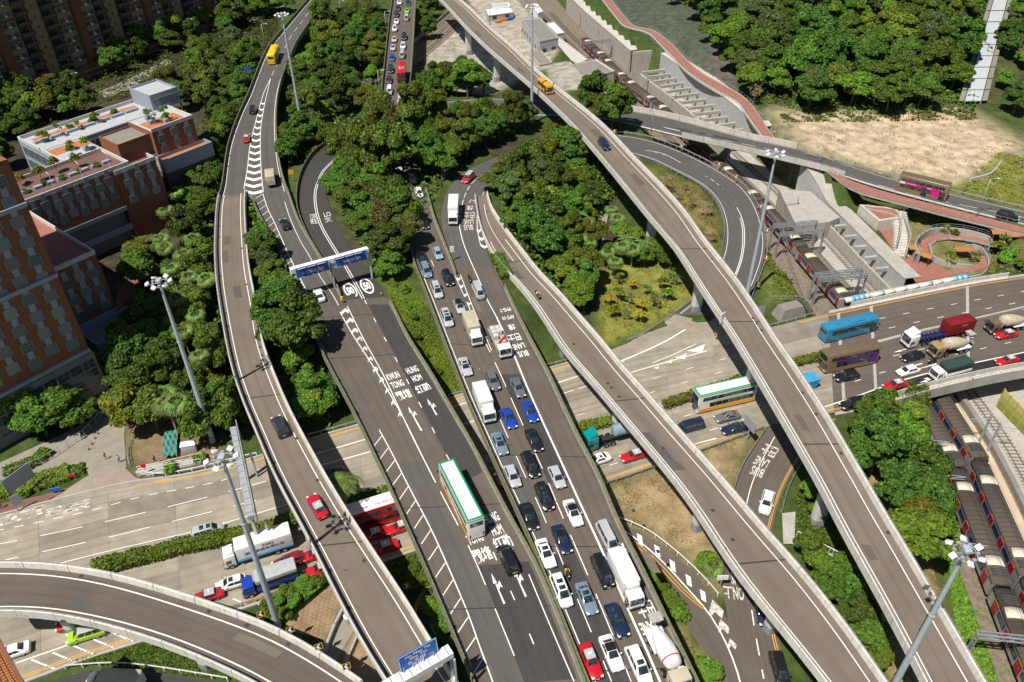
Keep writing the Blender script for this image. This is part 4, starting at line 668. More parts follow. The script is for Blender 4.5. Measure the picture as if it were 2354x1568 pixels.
RW = root('railway', (50, 200, RAILZ), kind='structure'); mlow = RAILLEN*.8
railribbon(lambda m: (offL(m)-.5 if m < mlow else -3.4), lambda m: offR(m)+.5, -.12, 60, RAILLEN, 'track_bed', 'ballast', RW)
railribbon(6.5, lambda m: offR(m)-.2, -.05, 200, mlow-10, 'concrete_floor', 'concrete', RW); railribbon(11.5, lambda m: offR(m)-.2, -.05, mlow, RAILLEN, 'concrete_floor', 'concrete', RW); railribbon(7.2, 9.6, -.06, mlow-10, RAILLEN, 'gravel_strip', 'sand', RW)
def track(off, m0, m1):
    t = root('railway_track', railpt((m0+m1)/2, off)[0], kind='structure')
    for s in (-.72, .72):
        mb = MB(); k = int((m1-m0)/3); rings = [[railpt(m, off+s+a, b)[0] for a, b in ((-.04, 0), (.04, 0), (.04, .16), (-.04, .16))] for m in np.linspace(m0, m1, k+1)]; mb.loft(rings).build('rail', 'rust_rail', t)
    mb = MB()
    for m in np.arange(m0, m1, .75): p, a = railpt(m, off, -.04); mb.box(p, (.26, 2.4, .16), a)
    tag(mb.build('sleepers', 'sleeper', t), kind='stuff')
track(0, 100, RAILLEN); track(-4.1, 100, 258); track(4.3, mlow-20, RAILLEN); track(10.6, 235, mlow-5); track(13.5, mlow-5, RAILLEN)
# carriages
def carriage_meshes(Lc):
    h0, hb, ht, w = 1.0, 3.35, 3.95, 1.52; D = {}
    b = MB(); prof = [(-w, h0), (w, h0), (w+.03, 2.0), (w-.04, hb), (-w+.04, hb), (-w-.03, 2.0)]; b.loft([[(x, y, z) for y, z in prof] for x in (-Lc/2, Lc/2)]); D['body'] = (b, 'train_silver')
    r = MB(); arc = [(math.cos(a)*(w+.02), hb-.02+math.sin(a)*(ht-hb)) for a in np.linspace(0, math.pi, 9)]; r.loft([[(x, y, z) for y, z in arc] for x in (-Lc/2+.1, Lc/2-.1)]); D['roof'] = (r, 'train_roof')
    ribs = MB()
    for x in np.arange(-Lc/2+.7, Lc/2-.6, .95): ribs.loft([[(x+d, y*1.01, hb+(z-hb)*1.06) for y, z in arc] for d in (-.06, .06)])
    D['roof_ribs'] = (ribs, 'train_rib'); u = MB().box((0, 0, .65), (Lc*.9, 2.3, .7)); D['underframe'] = (u, 'chassis'); return D
plain('train_silver', (0.5, 0.5, 0.5), 0.35, 0.5, 0.6); plain('train_roof', (0.085, 0.068, 0.055), 0.8); plain('train_rib', (0.05, 0.042, 0.036), 0.8); plain('train_red', (0.32, 0.012, 0.02), 0.45); plain('train_blue', (0.015, 0.03, 0.14), 0.45); plain('train_cream', (0.62, 0.56, 0.45), 0.7, var=.2); plain('train_stripe', (0.72, 0.34, 0.05), 0.5)
LC = 23.0
def make_carriage():
    o = root('train_carriage', (0, 0, 0)); D = carriage_meshes(LC)
    for k, (mb, mt) in D.items(): link(k, mb.mesh(k, mt, k == 'roof'), o)
    dm = MB().box((0, 0, 0), (1.5, .07, 1.95)).mesh('door', 'train_red'); dw = MB().box((0, 0, 0), (.42, .09, .7)).mesh('window', 'car_glass'); wm = MB().box((0, 0, 0), (1.9, .06, .8)).mesh('window', 'car_glass'); bp = MB().box((0, 0, 0), (2.55, .05, 1.1)).mesh('blue_panel', 'train_blue'); st = MB().box((0, 0, 0), (1.3, .06, .14)).mesh('stripe', 'train_stripe')
    for s in (-1, 1):
        for i in range(5):
            x = -LC/2+2.3+i*(LC-4.6)/4; d = link('door', dm, o, (x, s*(1.555), 2.12)); link('window', dw, d, (-.36, 0, .3)); link('window', dw, d, (.36, 0, .3)); link('stripe', st, o, (x, s*1.52, 3.22))
            if i < 4: xm = x+(LC-4.6)/8; p_ = link('blue_panel', bp, o, (xm, s*1.545, 2.45)); link('window', wm, p_, (0, s*.02, .05))
    cu = MB(); arc = [(math.cos(a)*1.3, 3.62+math.sin(a)*.46) for a in np.linspace(.12, math.pi-.12, 8)]; cu.loft([[(x, y, z) for y, z in arc] for x in (0, 1.7)]); cm = cu.mesh('roof_unit', 'train_cream', True); gr = MB(); 
    for i in range(6): gr.box((1.9+i*.27, 0, 4.02), (.1, 2.2, .1))
    gm = gr.mesh('roof_grille', 'dark_steel'); gp = MB().box((0, 0, 2.3), (.7, 2.2, 2.4)).mesh('gangway', 'chassis')
    for s in (-1, 1):
        link('roof_unit', cm, o, (s*(LC/2-4.1)-(.85 if s > 0 else .85), 0, 0)); link('roof_grille', gm, o, (s*(LC/2-2.0)+(-2.5), 0, 0)); link('gangway', gp, o, (s*(LC/2+.3), 0, 0))
        for sx in (-.7, .7): link('wheel', MB().tube((0, -.8, .42), (0, .8, .42), .42, k=12).mesh('axle', 'dark_steel'), o, (s*7.5+sx*1.3, 0, 0))
    return o
proto = make_carriage(); first = True
def carriage(m, off, label):
    global first
    o = proto if first else copytree(proto); first = False; p, a = railpt(m, off, .1); o.location = p; o.rotation_euler.z = a; tag(o, label, 'train', 'train carriages')
g0 = railnear(P(1852, 562, RAILZ+4)); g1 = railnear(P(1382, 106, RAILZ+4)); pitch = LC+.75
k = 1
m = g0-pitch/2
while m > g1-2: carriage(m, 0, 'silver train carriage with red doors under the portals beside the park' if m > g0-pitch else ('silver train carriage with red doors beside the strutted trough' if m < g0-4*pitch else 'silver train carriage passing below the road bridge')); m -= pitch
carriage(g0+pitch/2, 0, 'silver train carriage with red doors running under the highway bridge'); carriage(g0+pitch*1.5, 0, 'silver train carriage hidden beneath the highway bridge')
ga = railnear(P(2196, 1066, RAILZ+4)); gb = railnear(P(2250, 1050, RAILZ+4))
for i, m in enumerate((ga-pitch/2, ga+pitch/2, ga+1.5*pitch)): carriage(m, 0, ('silver train carriage emerging from the bridge nearest the trees', 'silver train carriage beside the grass strip and leafy trees', 'silver train carriage beyond the truss portal next to grass')[i])
for i, m in enumerate((gb-pitch/2, gb+pitch/2, gb+1.5*pitch)): carriage(m, 4.3, 'silver train carriage on the track beside the gravel strip')
# ------------------------------------------------------------------ cutting walls, struts
varied('panel_grey', (0.43, 0.44, 0.43), 0.12, 0.8, 0.7); stained('wall_stained', (0.44, 0.42, 0.38), amt=.75); varied('brick_paving', (0.31, 0.135, 0.105), 0.25, 0.9, 0.9, fine=10); varied('shotcrete', (0.17, 0.215, 0.18), 0.22, 0.3, 0.9); varied('steel_truss', (0.24, 0.26, 0.28), 0.2, 1.0, 0.55)
def panelwall(name, label, m0, m1, off, zt, step=3.0, th=.5, mat='panel_grey', zb=RAILZ-.3, part='wall_panel', cat='retaining wall', coping=0, cmat='concrete_pale'):
    o = root(name, railpt((m0+m1)/2, off((m0+m1)/2) if callable(off) else off)[0], label, cat); k = max(1, round((m1-m0)/step)); e = np.linspace(m0, m1, k+1); zt_ = zt if callable(zt) else (lambda m: zt)
    for a, b in zip(e, e[1:]):
        mb = MB(); q = []
        for m, s in ((a+.02, 0), (b-.02, 0), (b-.02, th), (a+.02, th)): p, _ = railpt(m, (off(m) if callable(off) else off)+s); q.append((p[0], p[1], zt_(m)))
        n = mb.vs([(x, y, zb) for x, y, z in q]+q)
        for f in ((0, 3, 2, 1), (4, 5, 6, 7), (0, 1, 5, 4), (1, 2, 6, 5), (2, 3, 7, 6), (3, 0, 4, 7)): mb.face([n+i for i in f][::-1])
        mb.build(part, mat, o)
    if coping:
        mb = MB(); ms_ = np.linspace(m0, m1, k+1); A_ = [railpt(m, (off(m) if callable(off) else off)-.06)[0] for m in ms_]; B_ = [railpt(m, (off(m) if callable(off) else off)+coping)[0] for m in ms_]; rings = [[(a[0], a[1], zt_(m)+.02), (b[0], b[1], zt_(m)+.02), (b[0], b[1], zt_(m)+.22), (a[0], a[1], zt_(m)+.22)] for a, b, m in zip(A_, B_, ms_)]; mb.loft(rings).build('coping', cmat, o)
    return o
panelwall('retaining_wall', 'tall grey panelled retaining wall beside the strutted trough below the red path', 192, 262, lambda m: offR(m), lambda m: np.interp(m, [192, 215, 262], [2.6, 3.2, 3.0]), 3.0, coping=5.0)
panelwall('retaining_wall', 'stained concrete retaining wall beside the far railway tracks', 100, 182, lambda m: offR(m), 1.2, 8.0, .6, 'wall_stained', coping=5.0)
panelwall('retaining_wall', 'grey panelled retaining wall between railway struts and the red plaza', 285, 335, lambda m: offR(m), lambda m: np.interp(m, [285, 292, 300, 335], [2.6, 1.2, -2.0, -2.0]), 2.6, coping=4.0, cmat='concrete')
panelwall('trough_wall', 'low concrete trough wall between train and struts below the red path', 196, 262, 5.6, -2.4, 6.0, .9, 'concrete'); panelwall('trough_wall', 'low concrete trough wall beside the buffer stop track', 292, 336, 11.6, -3.6, 5.0, .5, 'concrete'); panelwall('platform_edge', 'low dark platform wall beside the single rear track', mlow-8, RAILLEN, 10.0, RAILZ+1.0, 8.0, .9, 'concrete_dark')
panelwall('end_wall', 'stained concrete cross wall at the head of the strutted trough', 186.5, 187.4, 6.2, 2.4, 2, 8.0, 'wall_stained')
def strut(m, o0, o1, z, label):
    a, _ = railpt(m, o0); b, _ = railpt(m, o1); a[2] = z; b[2] = z; tag(MB().bar(a, b, .75, .9).build('concrete_strut', 'concrete'), label, 'strut', 'struts across the railway trough')
for i in range(13): strut(197+i*5.0, 6.1, 15.0, -1.9, 'concrete strut spanning the trough below the red path wall')
for i in range(8): strut(294+i*5.0, 12.1, 15.0, -3.2, 'short concrete strut stub between trough wall and plaza wall')
sheet([(1790,435),(1862,440),(1930,500),(1905,510),(1830,520)], -2.0, 'concrete_slab_deck', 'concrete', None, 'pale concrete deck wedged between road bridge and train portals', 'concrete deck', th=4.5)
def portal(m, o0, o1, h=6.6, label='', n=1):
    a, _ = railpt(m, o0); b, _ = railpt(m, o1); o = root('catenary_portal', a, label, 'portal', 'portals over the railway')
    for p in (a, b):
        mb = MB()
        for d in (-.35, .35): mb.bar((p[0], p[1]+d, p[2]-.2), (p[0], p[1]+d*.7, p[2]+h), .2)
        for i in range(7): z0 = p[2]+i*h/7; s = 1 if i % 2 else -1; mb.bar((p[0], p[1]+.35*s, z0), (p[0], p[1]-.32*s, z0+h/7), .09)
        mb.build('post', 'steel_truss', o)
    mb = MB(); d = b-a; L_ = np.linalg.norm(d); k = max(4, int(L_/1.2))
    for s in (-.3, .3):
        for zz in (0, .75): mb.bar((a[0], a[1]+s, a[2]+h-.6+zz), (b[0], b[1]+s, b[2]+h-.6+zz), .16)
    for i in range(k):
        p, q = a+d*i/k, a+d*(i+1)/k; z0, z1 = (h-.6, h+.15) if i % 2 else (h+.15, h-.6); mb.bar((p[0], p[1]-.3, p[2]+z0), (q[0], q[1]-.3, q[2]+z1), .09); mb.bar((p[0], p[1]+.3, p[2]+z0), (q[0], q[1]+.3, q[2]+z1), .09)
    mb.build('beam', 'steel_truss', o); ins_ = MB()
    for f in (.3, .7): p = a+d*f; ins_.tube((p[0], p[1], p[2]+h-.6), (p[0], p[1], p[2]+h-1.5), .1, k=6)
    tag(ins_.build('hangers', 'dark_steel', o), kind='stuff')
def mch(x, y, z=RAILZ+6): return railnear(P(x, y, z))
for (x, y), l in (((1400,98),'steel portal over the tracks beside the small white railway huts'),((1850,520),'steel portal over the train by the concrete deck'),((1862,532),'second steel portal close behind the first over the train'),((1945,628),'steel portal over the train just short of the pipe bridge'),((1958,640),'steel portal nearest the pipe bridge with lattice legs')): portal(mch(x, y), -5.3, 6.0 if y > 300 else 5.8, 6.6, l)
portal(mch(2310,1478), -7.5, 9.6, 6.6, 'steel truss portal over the trains at the grass strip')
def cat_mast(m, off, s, label):
    p, a = railpt(m, off); o = root('catenary_mast', p, label, 'mast', 'catenary masts'); mb = MB()
    for d in (-.17, .17): mb.bar((p[0], p[1]+d, p[2]-.3), (p[0], p[1]+d, p[2]+6.8), .15)
    for i in range(8): mb.box((p[0], p[1], p[2]+.6+i*.8), (.1, .4, .12))
    mb.build('post', 'steel_grey', o); c, _ = railpt(m, off+s*3.2); mb = MB(); mb.tube((p[0], p[1], p[2]+5.9), (c[0], c[1], p[2]+5.6), .06, k=6); mb.tube((p[0], p[1], p[2]+4.9), (c[0], c[1], p[2]+5.6), .05, k=6); mb.tube((p[0], p[1], p[2]+5.0), (c[0], c[1], p[2]+5.0), .04, k=6); mb.build('cantilever', 'steel_grey', o)
for x, y, off, s, l in ((1474,200,5.0,-1,'catenary mast at the upper end of the trough wall'),(1495,240,-4.0,1,'slim catenary mast on the near side of the upper train'),(1562,238,6.2,-1,'lattice catenary mast among the trough struts'),(1636,280,6.4,-1,'lattice catenary mast beside the road bridge parapet'),(2130,1030,-3.6,1,'catenary mast at the edge of the lineside trees'),(2225,1130,-3.4,1,'catenary mast behind the floodlight head'),(2268,1290,-4.4,1,'catenary mast standing on a concrete plinth in the grass'),(2255,985,8.6,-1,'tall catenary mast on the gravel strip by the platform wall'),(2262,1010,9.2,1,'leaning pair mast by the platform wall'),(1360,45,6.3,-1,'lattice mast against the stained retaining wall'),(1298,30,-6,1,'catenary mast by the white container hut'),(1858,478,7.2,-1,'mast at the corner of the concrete deck')): cat_mast(mch(x, y, RAILZ+3), off, s, l)
wm = MB()
for off in (0, 4.3):
    ms_ = np.arange(120, RAILLEN-5, 8.0)
    for a, b in zip(ms_, ms_[1:]):
        if off and a < mlow-20: continue
        p, q = railpt(a, off, 5.2)[0], railpt(b, off, 5.2)[0]; wm.bar(p, q, .03); p[2] += 1; q[2] += 1; wm.bar(p, q, .03)
tag(wm.build('overhead_wires', 'dark_steel'), kind='stuff')
# noise barrier and far platform on the right
plain('barrier_yellow', (0.5, 0.46, 0.17), 0.6); plain('barrier_green', (0.24, 0.27, 0.06), 0.6); plain('barrier_mid', (0.36, 0.36, 0.1), 0.6); plain('barrier_post', (0.42, 0.38, 0.04), 0.6)
nb0, nb1 = P(2290, 935, RAILZ), P(2420, 1070, RAILZ); o = root('noise_barrier', nb0, 'yellow and green striped noise barrier beside the railway', 'noise barrier')
for i in range(8):
    pa, pb = nb0+(nb1-nb0)*i/8, nb0+(nb1-nb0)*(i+1)/8; MB().bar((pa[0], pa[1], RAILZ), (pa[0], pa[1], RAILZ+4.5), .25).build('post', 'barrier_post', o)
    for z0, z1, mt in ((.2, 1.5, 'barrier_green'), (1.52, 2.9, 'barrier_mid'), (2.92, 4.3, 'barrier_yellow')): MB().bar((pa[0], pa[1], RAILZ+(z0+z1)/2), (pb[0], pb[1], RAILZ+(z0+z1)/2), .12, z1-z0).build('panel', mt, o)
panelwall('abutment_wall', 'big stained concrete abutment wall under the end of the highway bridge', RAILLEN*.8, RAILLEN*.9, 27.0, -.4, 9.0, .8, 'wall_stained')
# ------------------------------------------------------------------ highway bridge over the railway: parapets, walkway, pipe
o = root('bridge_parapet', R9.px(2292, 849)[0], 'pale concrete bridge parapet and walkway edge above the parked trains', 'bridge parapet'); a0 = mpx(R9, 2096, 895)
R9.sweep(1, [(.1, -.9), (2.2, -.9), (2.2, -.05), (.1, -.05)], a0, R9.len).build('walkway', 'concrete_pale', o)
for a in np.arange(a0, R9.len-1, 5.0): R9.sweep(1, [(.1, 0), (.4, 0), (.32, .95), (.12, .95)], a+.03, a+4.97, sgn=1).build('parapet_panel', 'concrete_pale', o); R9.sweep(1, [(2.2, -1.5), (2.42, -1.5), (2.42, .75), (2.2, .75)], a+.03, a+4.97).build('fascia_panel', 'concrete', o)
mb = MB(); R9.sweep(1, [(2.28, 1.2), (2.34, 1.2), (2.34, 1.27), (2.28, 1.27)], a0, R9.len, mb); mb.build('handrail', 'guard_metal', o)
for a in np.arange(a0+1, R9.len, 2.5): p = R9.at(a, 1, 2.3); MB().bar(p, (p[0], p[1], 1.22), .06).build('post', 'guard_metal', o)
o = root('bridge_parapet', R9.px(2000, 700)[0], 'pale concrete bridge parapet beside the white water pipe', 'bridge parapet'); a0, a1 = mpx(R9, 1872, 729), mpx(R9, 2222, 656); e = np.linspace(a0, a1, 16)
for a, b in zip(e, e[1:]): R9.sweep(0, [(-1.3, -.3), (-.9, -.3), (-1.02, .95), (-1.3, .95)], a+.03, b-.03).build('parapet_panel', 'concrete_pale', o)
R9.sweep(0, [(-.9, -.3), (-.02, -.3), (-.02, .12), (-.9, .12)], a0, a1).build('kerb', 'concrete_pale', o)
plain('pipe_white', (0.72, 0.71, 0.66), 0.5); plain('pipe_blue', (0.12, 0.4, 0.7), 0.5); o = root('water_pipe', R9.at((a0+a1)/2, 0, -2.6), 'white water pipe with blue collars carried beside the highway bridge', 'pipe'); e = np.linspace(a0-1, mpx(R9, 2125, 676), 11)
for a, b in zip(e, e[1:]): p, q = R9.at(a, 0, -2.5, .75), R9.at(b, 0, -2.5, .75); MB().tube(p, q, .5, k=14).build('pipe_section', 'pipe_white', o, True); d = (q-p)/np.linalg.norm(q-p); MB().tube(p-d*.12, p+d*.12, .56, k=14).build('collar', 'dark_steel' if a in e[3:8:4] else 'pipe_white', o, True)
for mm in (e[0]+1.0, e[0]+2.1, e[0]+3.2, e[-1]-3.0, e[-1]-1.8, e[-1]-.6): p, q = R9.at(mm, 0, -2.5, .75), R9.at(mm+.8, 0, -2.5, .75); MB().tube(p, q, .6, k=14).build('blue_collar', 'pipe_blue', o, True)
R9.sweep(0, [(-3.6, -1.2), (-3.2, -1.2), (-3.2, .9), (-3.6, .9)], mpx(R9, 1850, 735), mpx(R9, 2100, 680)).build('concrete_wall', 'concrete', o)
tag(MB().box((*P(1812, 722, 0)[:2], .9), (6.5, 3.4, 2.6), .35, .7).build('anchor_block', 'concrete_dark'), 'rough grey concrete anchor block at the end of the pipe', 'concrete block')
# ------------------------------------------------------------------ red paths and plaza
def path(Lp, Rp, z, name, mat, kerb=None, label=None):
    r = Road(name+str(len(ROADS)), Lp, Rp, z); o = root(name, r.C[r.n//2], kind='structure'); r.o = o; r.ribbon(0, 0, 1, 0, .0).build('surface', mat, o); mb = MB(); rings = [[r.at(m, f, 0, b) for f, b in ((0, -.02), (0, -.5), (1, -.5), (1, -.02))] for m in np.linspace(0, r.len, max(3, int(r.len/3)))]; mb.loft(rings).build('bed', 'concrete', o)
    return r
rp = RP; rp.o = root('red_footpath', rp.C[rp.n//2], kind='structure'); rp.ribbon(0, 0, 1, 0, .0).build('surface', 'brick_paving', rp.o); rp.sweep(0, [(-.25, -.6), (0, -.6), (0, .12), (-.25, .12)]).build('kerb', 'concrete_pale', rp.o); rp.sweep(1, [(0, -.6), (.25, -.6), (.25, .12), (0, .12)]).build('kerb', 'concrete_pale', rp.o)
BR.o = root('branch_railway', BR.C[BR.n//2], kind='structure'); BR.ribbon(0, -1, 1, 1, -.05).build('track_bed', 'ballast', BR.o)
for f in (.1, .22, .42, .54, .76, .88): BR.sweep(f, [(-.06, 0), (.06, 0), (.06, .16), (-.06, .16)]).build('rail', 'rust_rail', BR.o)
BR.sweep(0, [(-1.6, -.3), (-1.2, -.3), (-1.2, 1.3), (-1.6, 1.3)]).build('track_wall', 'concrete', BR.o)
def fence(r, f, label, m0=0, m1=None, h=1.2, off=0.0, z=0.0, mat='steel_grey'):
    m1 = r.len if m1 is None else m1; o = root('railing', r.at((m0+m1)/2, f, off, z), label, 'railing'); mb = MB()
    for hh in (.35, h): r.sweep(f, [(off-.025, hh+z), (off+.025, hh+z), (off+.025, hh+.05+z), (off-.025, hh+.05+z)], m0, m1, mb)
    mb.build('rails', mat, o); me = MB().bar((0, 0, 0), (0, 0, h), .06).mesh('post', mat)
    for m in np.arange(m0, m1, 2.2): link('post', me, o, Vector(r.at(m, f, off, z))-o.location)
fence(rp, 0, 'mesh railing along the uphill side of the red footpath'); fence(rp, 1, 'grey railing along the railway side of the red footpath')
pv = path([(1900,392),(1940,409),(2015,435),(2165,475),(2353,522),(2420,540)], [(1935,420),(1965,440),(2065,466),(2190,499),(2353,538),(2420,556)], [(0,3.1),(1,2.7)], 'red_pavement', 'brick_paving'); fence(pv, 0, 'grey railing between upper road and red pavement'); fence(pv, 1, 'grey railing on the slope side of the red pavement', off=-.1)
sheet([(2000,500),(2060,520),(2075,560),(2080,590),(2130,600),(2200,632),(2105,650)], -2.15, 'plaza', 'brick_paving'); sheet([(1975,470),(2060,478),(2075,500),(2020,508)], .6, 'upper_landing', 'concrete_pale', th=2.8); sheet([(1985,473),(2056,481),(2068,497),(2022,504)], .63, 'landing_paving', 'brick_paving')
ramp = path([(2130,600),(2112,560),(2128,535),(2180,528),(2240,535),(2290,548),(2353,565)], [(2150,598),(2136,562),(2150,548),(2185,544),(2240,552),(2290,566),(2353,582)], [(0,-2.1),(.4,-1.2),(1,-.1)], 'red_ramp', 'brick_paving'); ramp2 = path([(2185,595),(2260,578),(2280,600),(2262,622),(2200,628)], [(2190,580),(2245,566),(2262,598),(2250,610),(2190,618)], -2.0, 'red_ramp', 'brick_paving')
def wallpx(pts, z0, z1, th, label, mat='concrete', name='retaining_wall'):
    q = spline([P(x, y, z1) for x, y in pts], 1.5); o = root(name, q[0], label, 'wall'); d = np.gradient(q, axis=0); nn = np.stack([-d[:, 1], d[:, 0], 0*d[:, 0]], 1); nn /= np.linalg.norm(nn, axis=1)[:, None]; rings = []
    for p, n_ in zip(q, nn): rings.append([(p[0]+n_[0]*a, p[1]+n_[1]*a, z) for a, z in ((-th/2, z0), (th/2, z0), (th/2, z1), (-th/2, z1))])
    MB().loft(rings).build('wall_body', mat, o); me = MB().bar((0, 0, 0), (0, 0, 1), .05).mesh('post', 'steel_grey'); mb = MB()
    for a, b in zip(q, q[1:]): mb.bar((a[0], a[1], z1+1), (b[0], b[1], z1+1), .05); mb.bar((a[0], a[1], z1+.5), (b[0], b[1], z1+.5), .03)
    mb.build('handrail', 'steel_grey', o)
    for p in q[::2]: link('post', me, o, Vector((p[0], p[1], z1))-o.location)
wallpx([(2115,585),(2104,560),(2118,538),(2150,524),(2210,526),(2270,541),(2280,552)], -3, .5, .3, 'curved grey retaining wall around the outside of the red ramp'); wallpx([(2135,560),(2148,590),(2200,606),(2235,608)], -3, -1.0, .25, 'curved grey wall of the planter inside the red ramp'); wallpx([(2190,572),(2245,562),(2272,595),(2258,628),(2200,640)], -3, -1.2, .25, 'curved outer wall around the lower red ramp'); wallpx([(1990,478),(2062,495),(2070,520),(2064,552)], -3, .9, .3, 'grey wall beside the plaza steps'); wallpx([(2074,490),(2092,535),(2085,575)], -3, .6, .3, 'grey wall on the slope side of the plaza steps')
o = root('plaza_steps', P(2075, 560, -2), 'pale steps climbing from the red plaza to the upper landing', 'steps')
for i in range(16):
    t = i/15; x, y = 2066+4*math.sin(t*3)+(1-t)*4, 586-98*t; p = P(x, y, -2.1+2.7*t); MB().box((p[0], p[1], p[2]-.6), (3.4, 1.3, 1.2), .1).build('step', 'concrete_pale', o)
plain('shelter_roof', (0.36, 0.16, 0.06), 0.5); plain('shelter_frame', (0.1, 0.05, 0.03), 0.6)
def shelter(x, y, z, L_, rz, label):
    p = P(x, y, z); o = root('shelter', p, label, 'shelter', None, rz); r_ = MB(); arc = [(-1.2+2.4*i/8, 2.25+.45*math.sin(math.pi*i/8)) for i in range(9)]; pr = arc+[(a, b-.07) for a, b in arc[::-1]]
    r_.loft([[(x_, a, b) for a, b in pr] for x_ in (-L_/2, L_/2)]); link('roof', r_.mesh('roof', 'shelter_roof', False), o); pm = MB().box((0, 0, 1.15), (.12, .12, 2.3)).mesh('post', 'shelter_frame')
    for sx in (-1, 1):
        for sy in (-1, 1): link('post', pm, o, (sx*(L_/2-.3), sy*.95, 0))
    link('bench', MB().box((0, 0, .45), (L_*.8, .5, .1)).box((-L_*.3, 0, .2), (.1, .4, .4)).box((L_*.3, 0, .2), (.1, .4, .4)).mesh('bench', 'shelter_frame'), o)
shelter(2098, 588, -2.2, 3.6, -.75, 'brown arched shelter on the red plaza nearest the railway wall'); shelter(2118, 603, -2.2, 3.6, -.75, 'brown arched shelter on the red plaza at the pipe end'); shelter(2206, 590, -2.0, 4.0, -.05, 'brown arched shelter inside the looping red ramp'); shelter(2288, 552, -.3, 4.0, -.05, 'brown arched shelter at the top of the red ramp'); shelter(2322, 558, -.3, 4.0, -.05, 'brown arched shelter at the far end of the red ramp')
# ------------------------------------------------------------------ pavements on the left and small paths
varied('paving_grey', (0.27, 0.25, 0.21), 0.2, 0.5, 0.9, fine=12); varied('paving_dark', (0.2, 0.1, 0.085), 0.2, 0.6, 0.9, fine=10); varied('apron_red', (0.31, 0.25, 0.22), 0.15, 0.5)
sheet([(-60,1090),(140,1000),(215,960),(240,900),(300,900),(285,1000),(290,1075),(205,1095),(195,1070),(60,1100),(-60,1135)], .02, 'driveway', 'paving_grey'); sheet([(-60,1170),(90,1140),(160,1120),(140,1135),(90,1158),(0,1183),(-60,1200)], .06, 'pavement', 'paving_dark'); sheet([(205,1093),(285,1074),(312,1098),(355,1107),(222,1133)], .03, 'driveway_apron', 'apron_red'); sheet([(222,1133),(205,1093),(190,1100),(100,1160),(160,1148)], .034, 'driveway_apron', 'concrete_slab')
sheet([(222,700),(300,640),(345,650),(300,700),(290,800),(250,900),(215,900),(250,820)], .03, 'plaza', 'paving_dark'); sheet([(310,1085),(325,1070),(460,1050),(470,1062),(340,1092)], .25, 'ramp', 'concrete', th=.4)
sheet([(1372,480),(1402,470),(1385,560),(1372,620),(1352,620),(1360,560)], .12, 'footpath', 'paving_grey', terr=True); sheet([(700,1385),(765,1340),(790,1375),(745,1470),(670,1450),(655,1430)], .02, 'paved_bank', 'soil'); sheet([(790,1390),(815,1405),(818,1440),(760,1540),(738,1520),(760,1440)], .03, 'footpath', 'paving_grey'); sheet([(822,1445),(850,1480),(880,1568),(740,1568)], .02, 'paved_bank', 'soil')
sheet([(1797,1180),(1828,1176),(1826,1232),(1845,1250),(1800,1250)], .06, 'footpath', 'concrete'); sheet([(240,225),(300,205),(400,140),(395,130),(300,180),(225,212)], 1.15, 'lane', 'paving_grey'); sheet([(560,60),(620,30),(680,0),(650,0),(590,30)], 1.7, 'lane', 'paving_grey')
o = root('access_ramp', P(1870, 1270, 0), 'pale concrete ramp with white railing leading under the right flyover', 'ramp'); q = [P(x, y, .5) for x, y in ((1830,1232),(1955,1296),(1947,1310),(1824,1246))]; MB().prism([p[:2] for p in q], -.3, .5).build('ramp_slab', 'concrete', o)
a, b = q[0], q[1]
for i in range(16): p = a+(b-a)*i/15; MB().bar(p, p+[0, 0, 1.1], .06).build('post', 'white_metal', o)
MB().bar(a+[0, 0, 1.1], b+[0, 0, 1.1], .09).build('handrail', 'white_metal', o)
# brick-pattern bank stones: hexagonal pavers in the two sunny banks
pm = MB(); k = 6; pm.prism([(.42*math.cos(i*math.pi/3), .34*math.sin(i*math.pi/3)) for i in range(6)], 0, .06); pme = pm.mesh('paver', 'soil')
bk = root('paved_bank', P(720, 1400, .02), kind='structure'); cnt = 0
poly = [tuple(P(x, y, 0)[:2]) for x, y in ((700,1385),(762,1345),(786,1375),(742,1465),(672,1448))]; xs = [p[0] for p in poly]; ys = [p[1] for p in poly]
for i, x in enumerate(np.arange(min(xs), max(xs), .66)):
    for y in np.arange(min(ys), max(ys), .62):
        yy = y+(.31 if i % 2 else 0)
        if inpoly(np.array([x]), np.array([yy]), poly)[0] and cnt < 290: cnt += 1; link('paver', pme, bk, Vector((x, yy, .03))-bk.location)
# ------------------------------------------------------------------ railway buildings at the top
def hut(pts, z0, z1, label, wall='concrete', roofm='concrete_dark', windows=(), cat='building', name='railway_building', par=.35):
    q = [P(x, y, z1) for x, y in pts]; q = q[::-1] if sum(a[0]*b[1]-b[0]*a[1] for a, b in zip(q, q[1:]+q[:1])) < 0 else q; xy = [tuple(p[:2]) for p in q]; o = root(name, (xy[0][0], xy[0][1], z0), label, cat); n_ = len(xy)
    MB().prism(xy, z0, z1).build('walls', wall, o); c = np.mean(xy, 0); MB().prism([tuple(c+(np.array(p)-c)*.94) for p in xy], z1, z1+.05).build('roof', roofm, o)
    for i in range(n_):
        a, b = np.array([*xy[i], z1+par/2]), np.array([*xy[(i+1) % n_], z1+par/2]); MB().bar(a, b, .22, par).build('roof_parapet', wall, o)
        d = (b-a)[:2]; L_ = np.hypot(*d); d /= L_; nrm = np.array([d[1], -d[0]])
        if i in windows:
            k = max(1, int(L_/4))
            for j in range(k): p = a[:2]+d*L_*(j+.5)/k+nrm*.03; w_ = MB().bar((*(p-d*.9), (z0+z1)/2+.6), (*(p+d*.9), (z0+z1)/2+.6), .1, 1.4).build('window', 'window_glass', o)
    return o
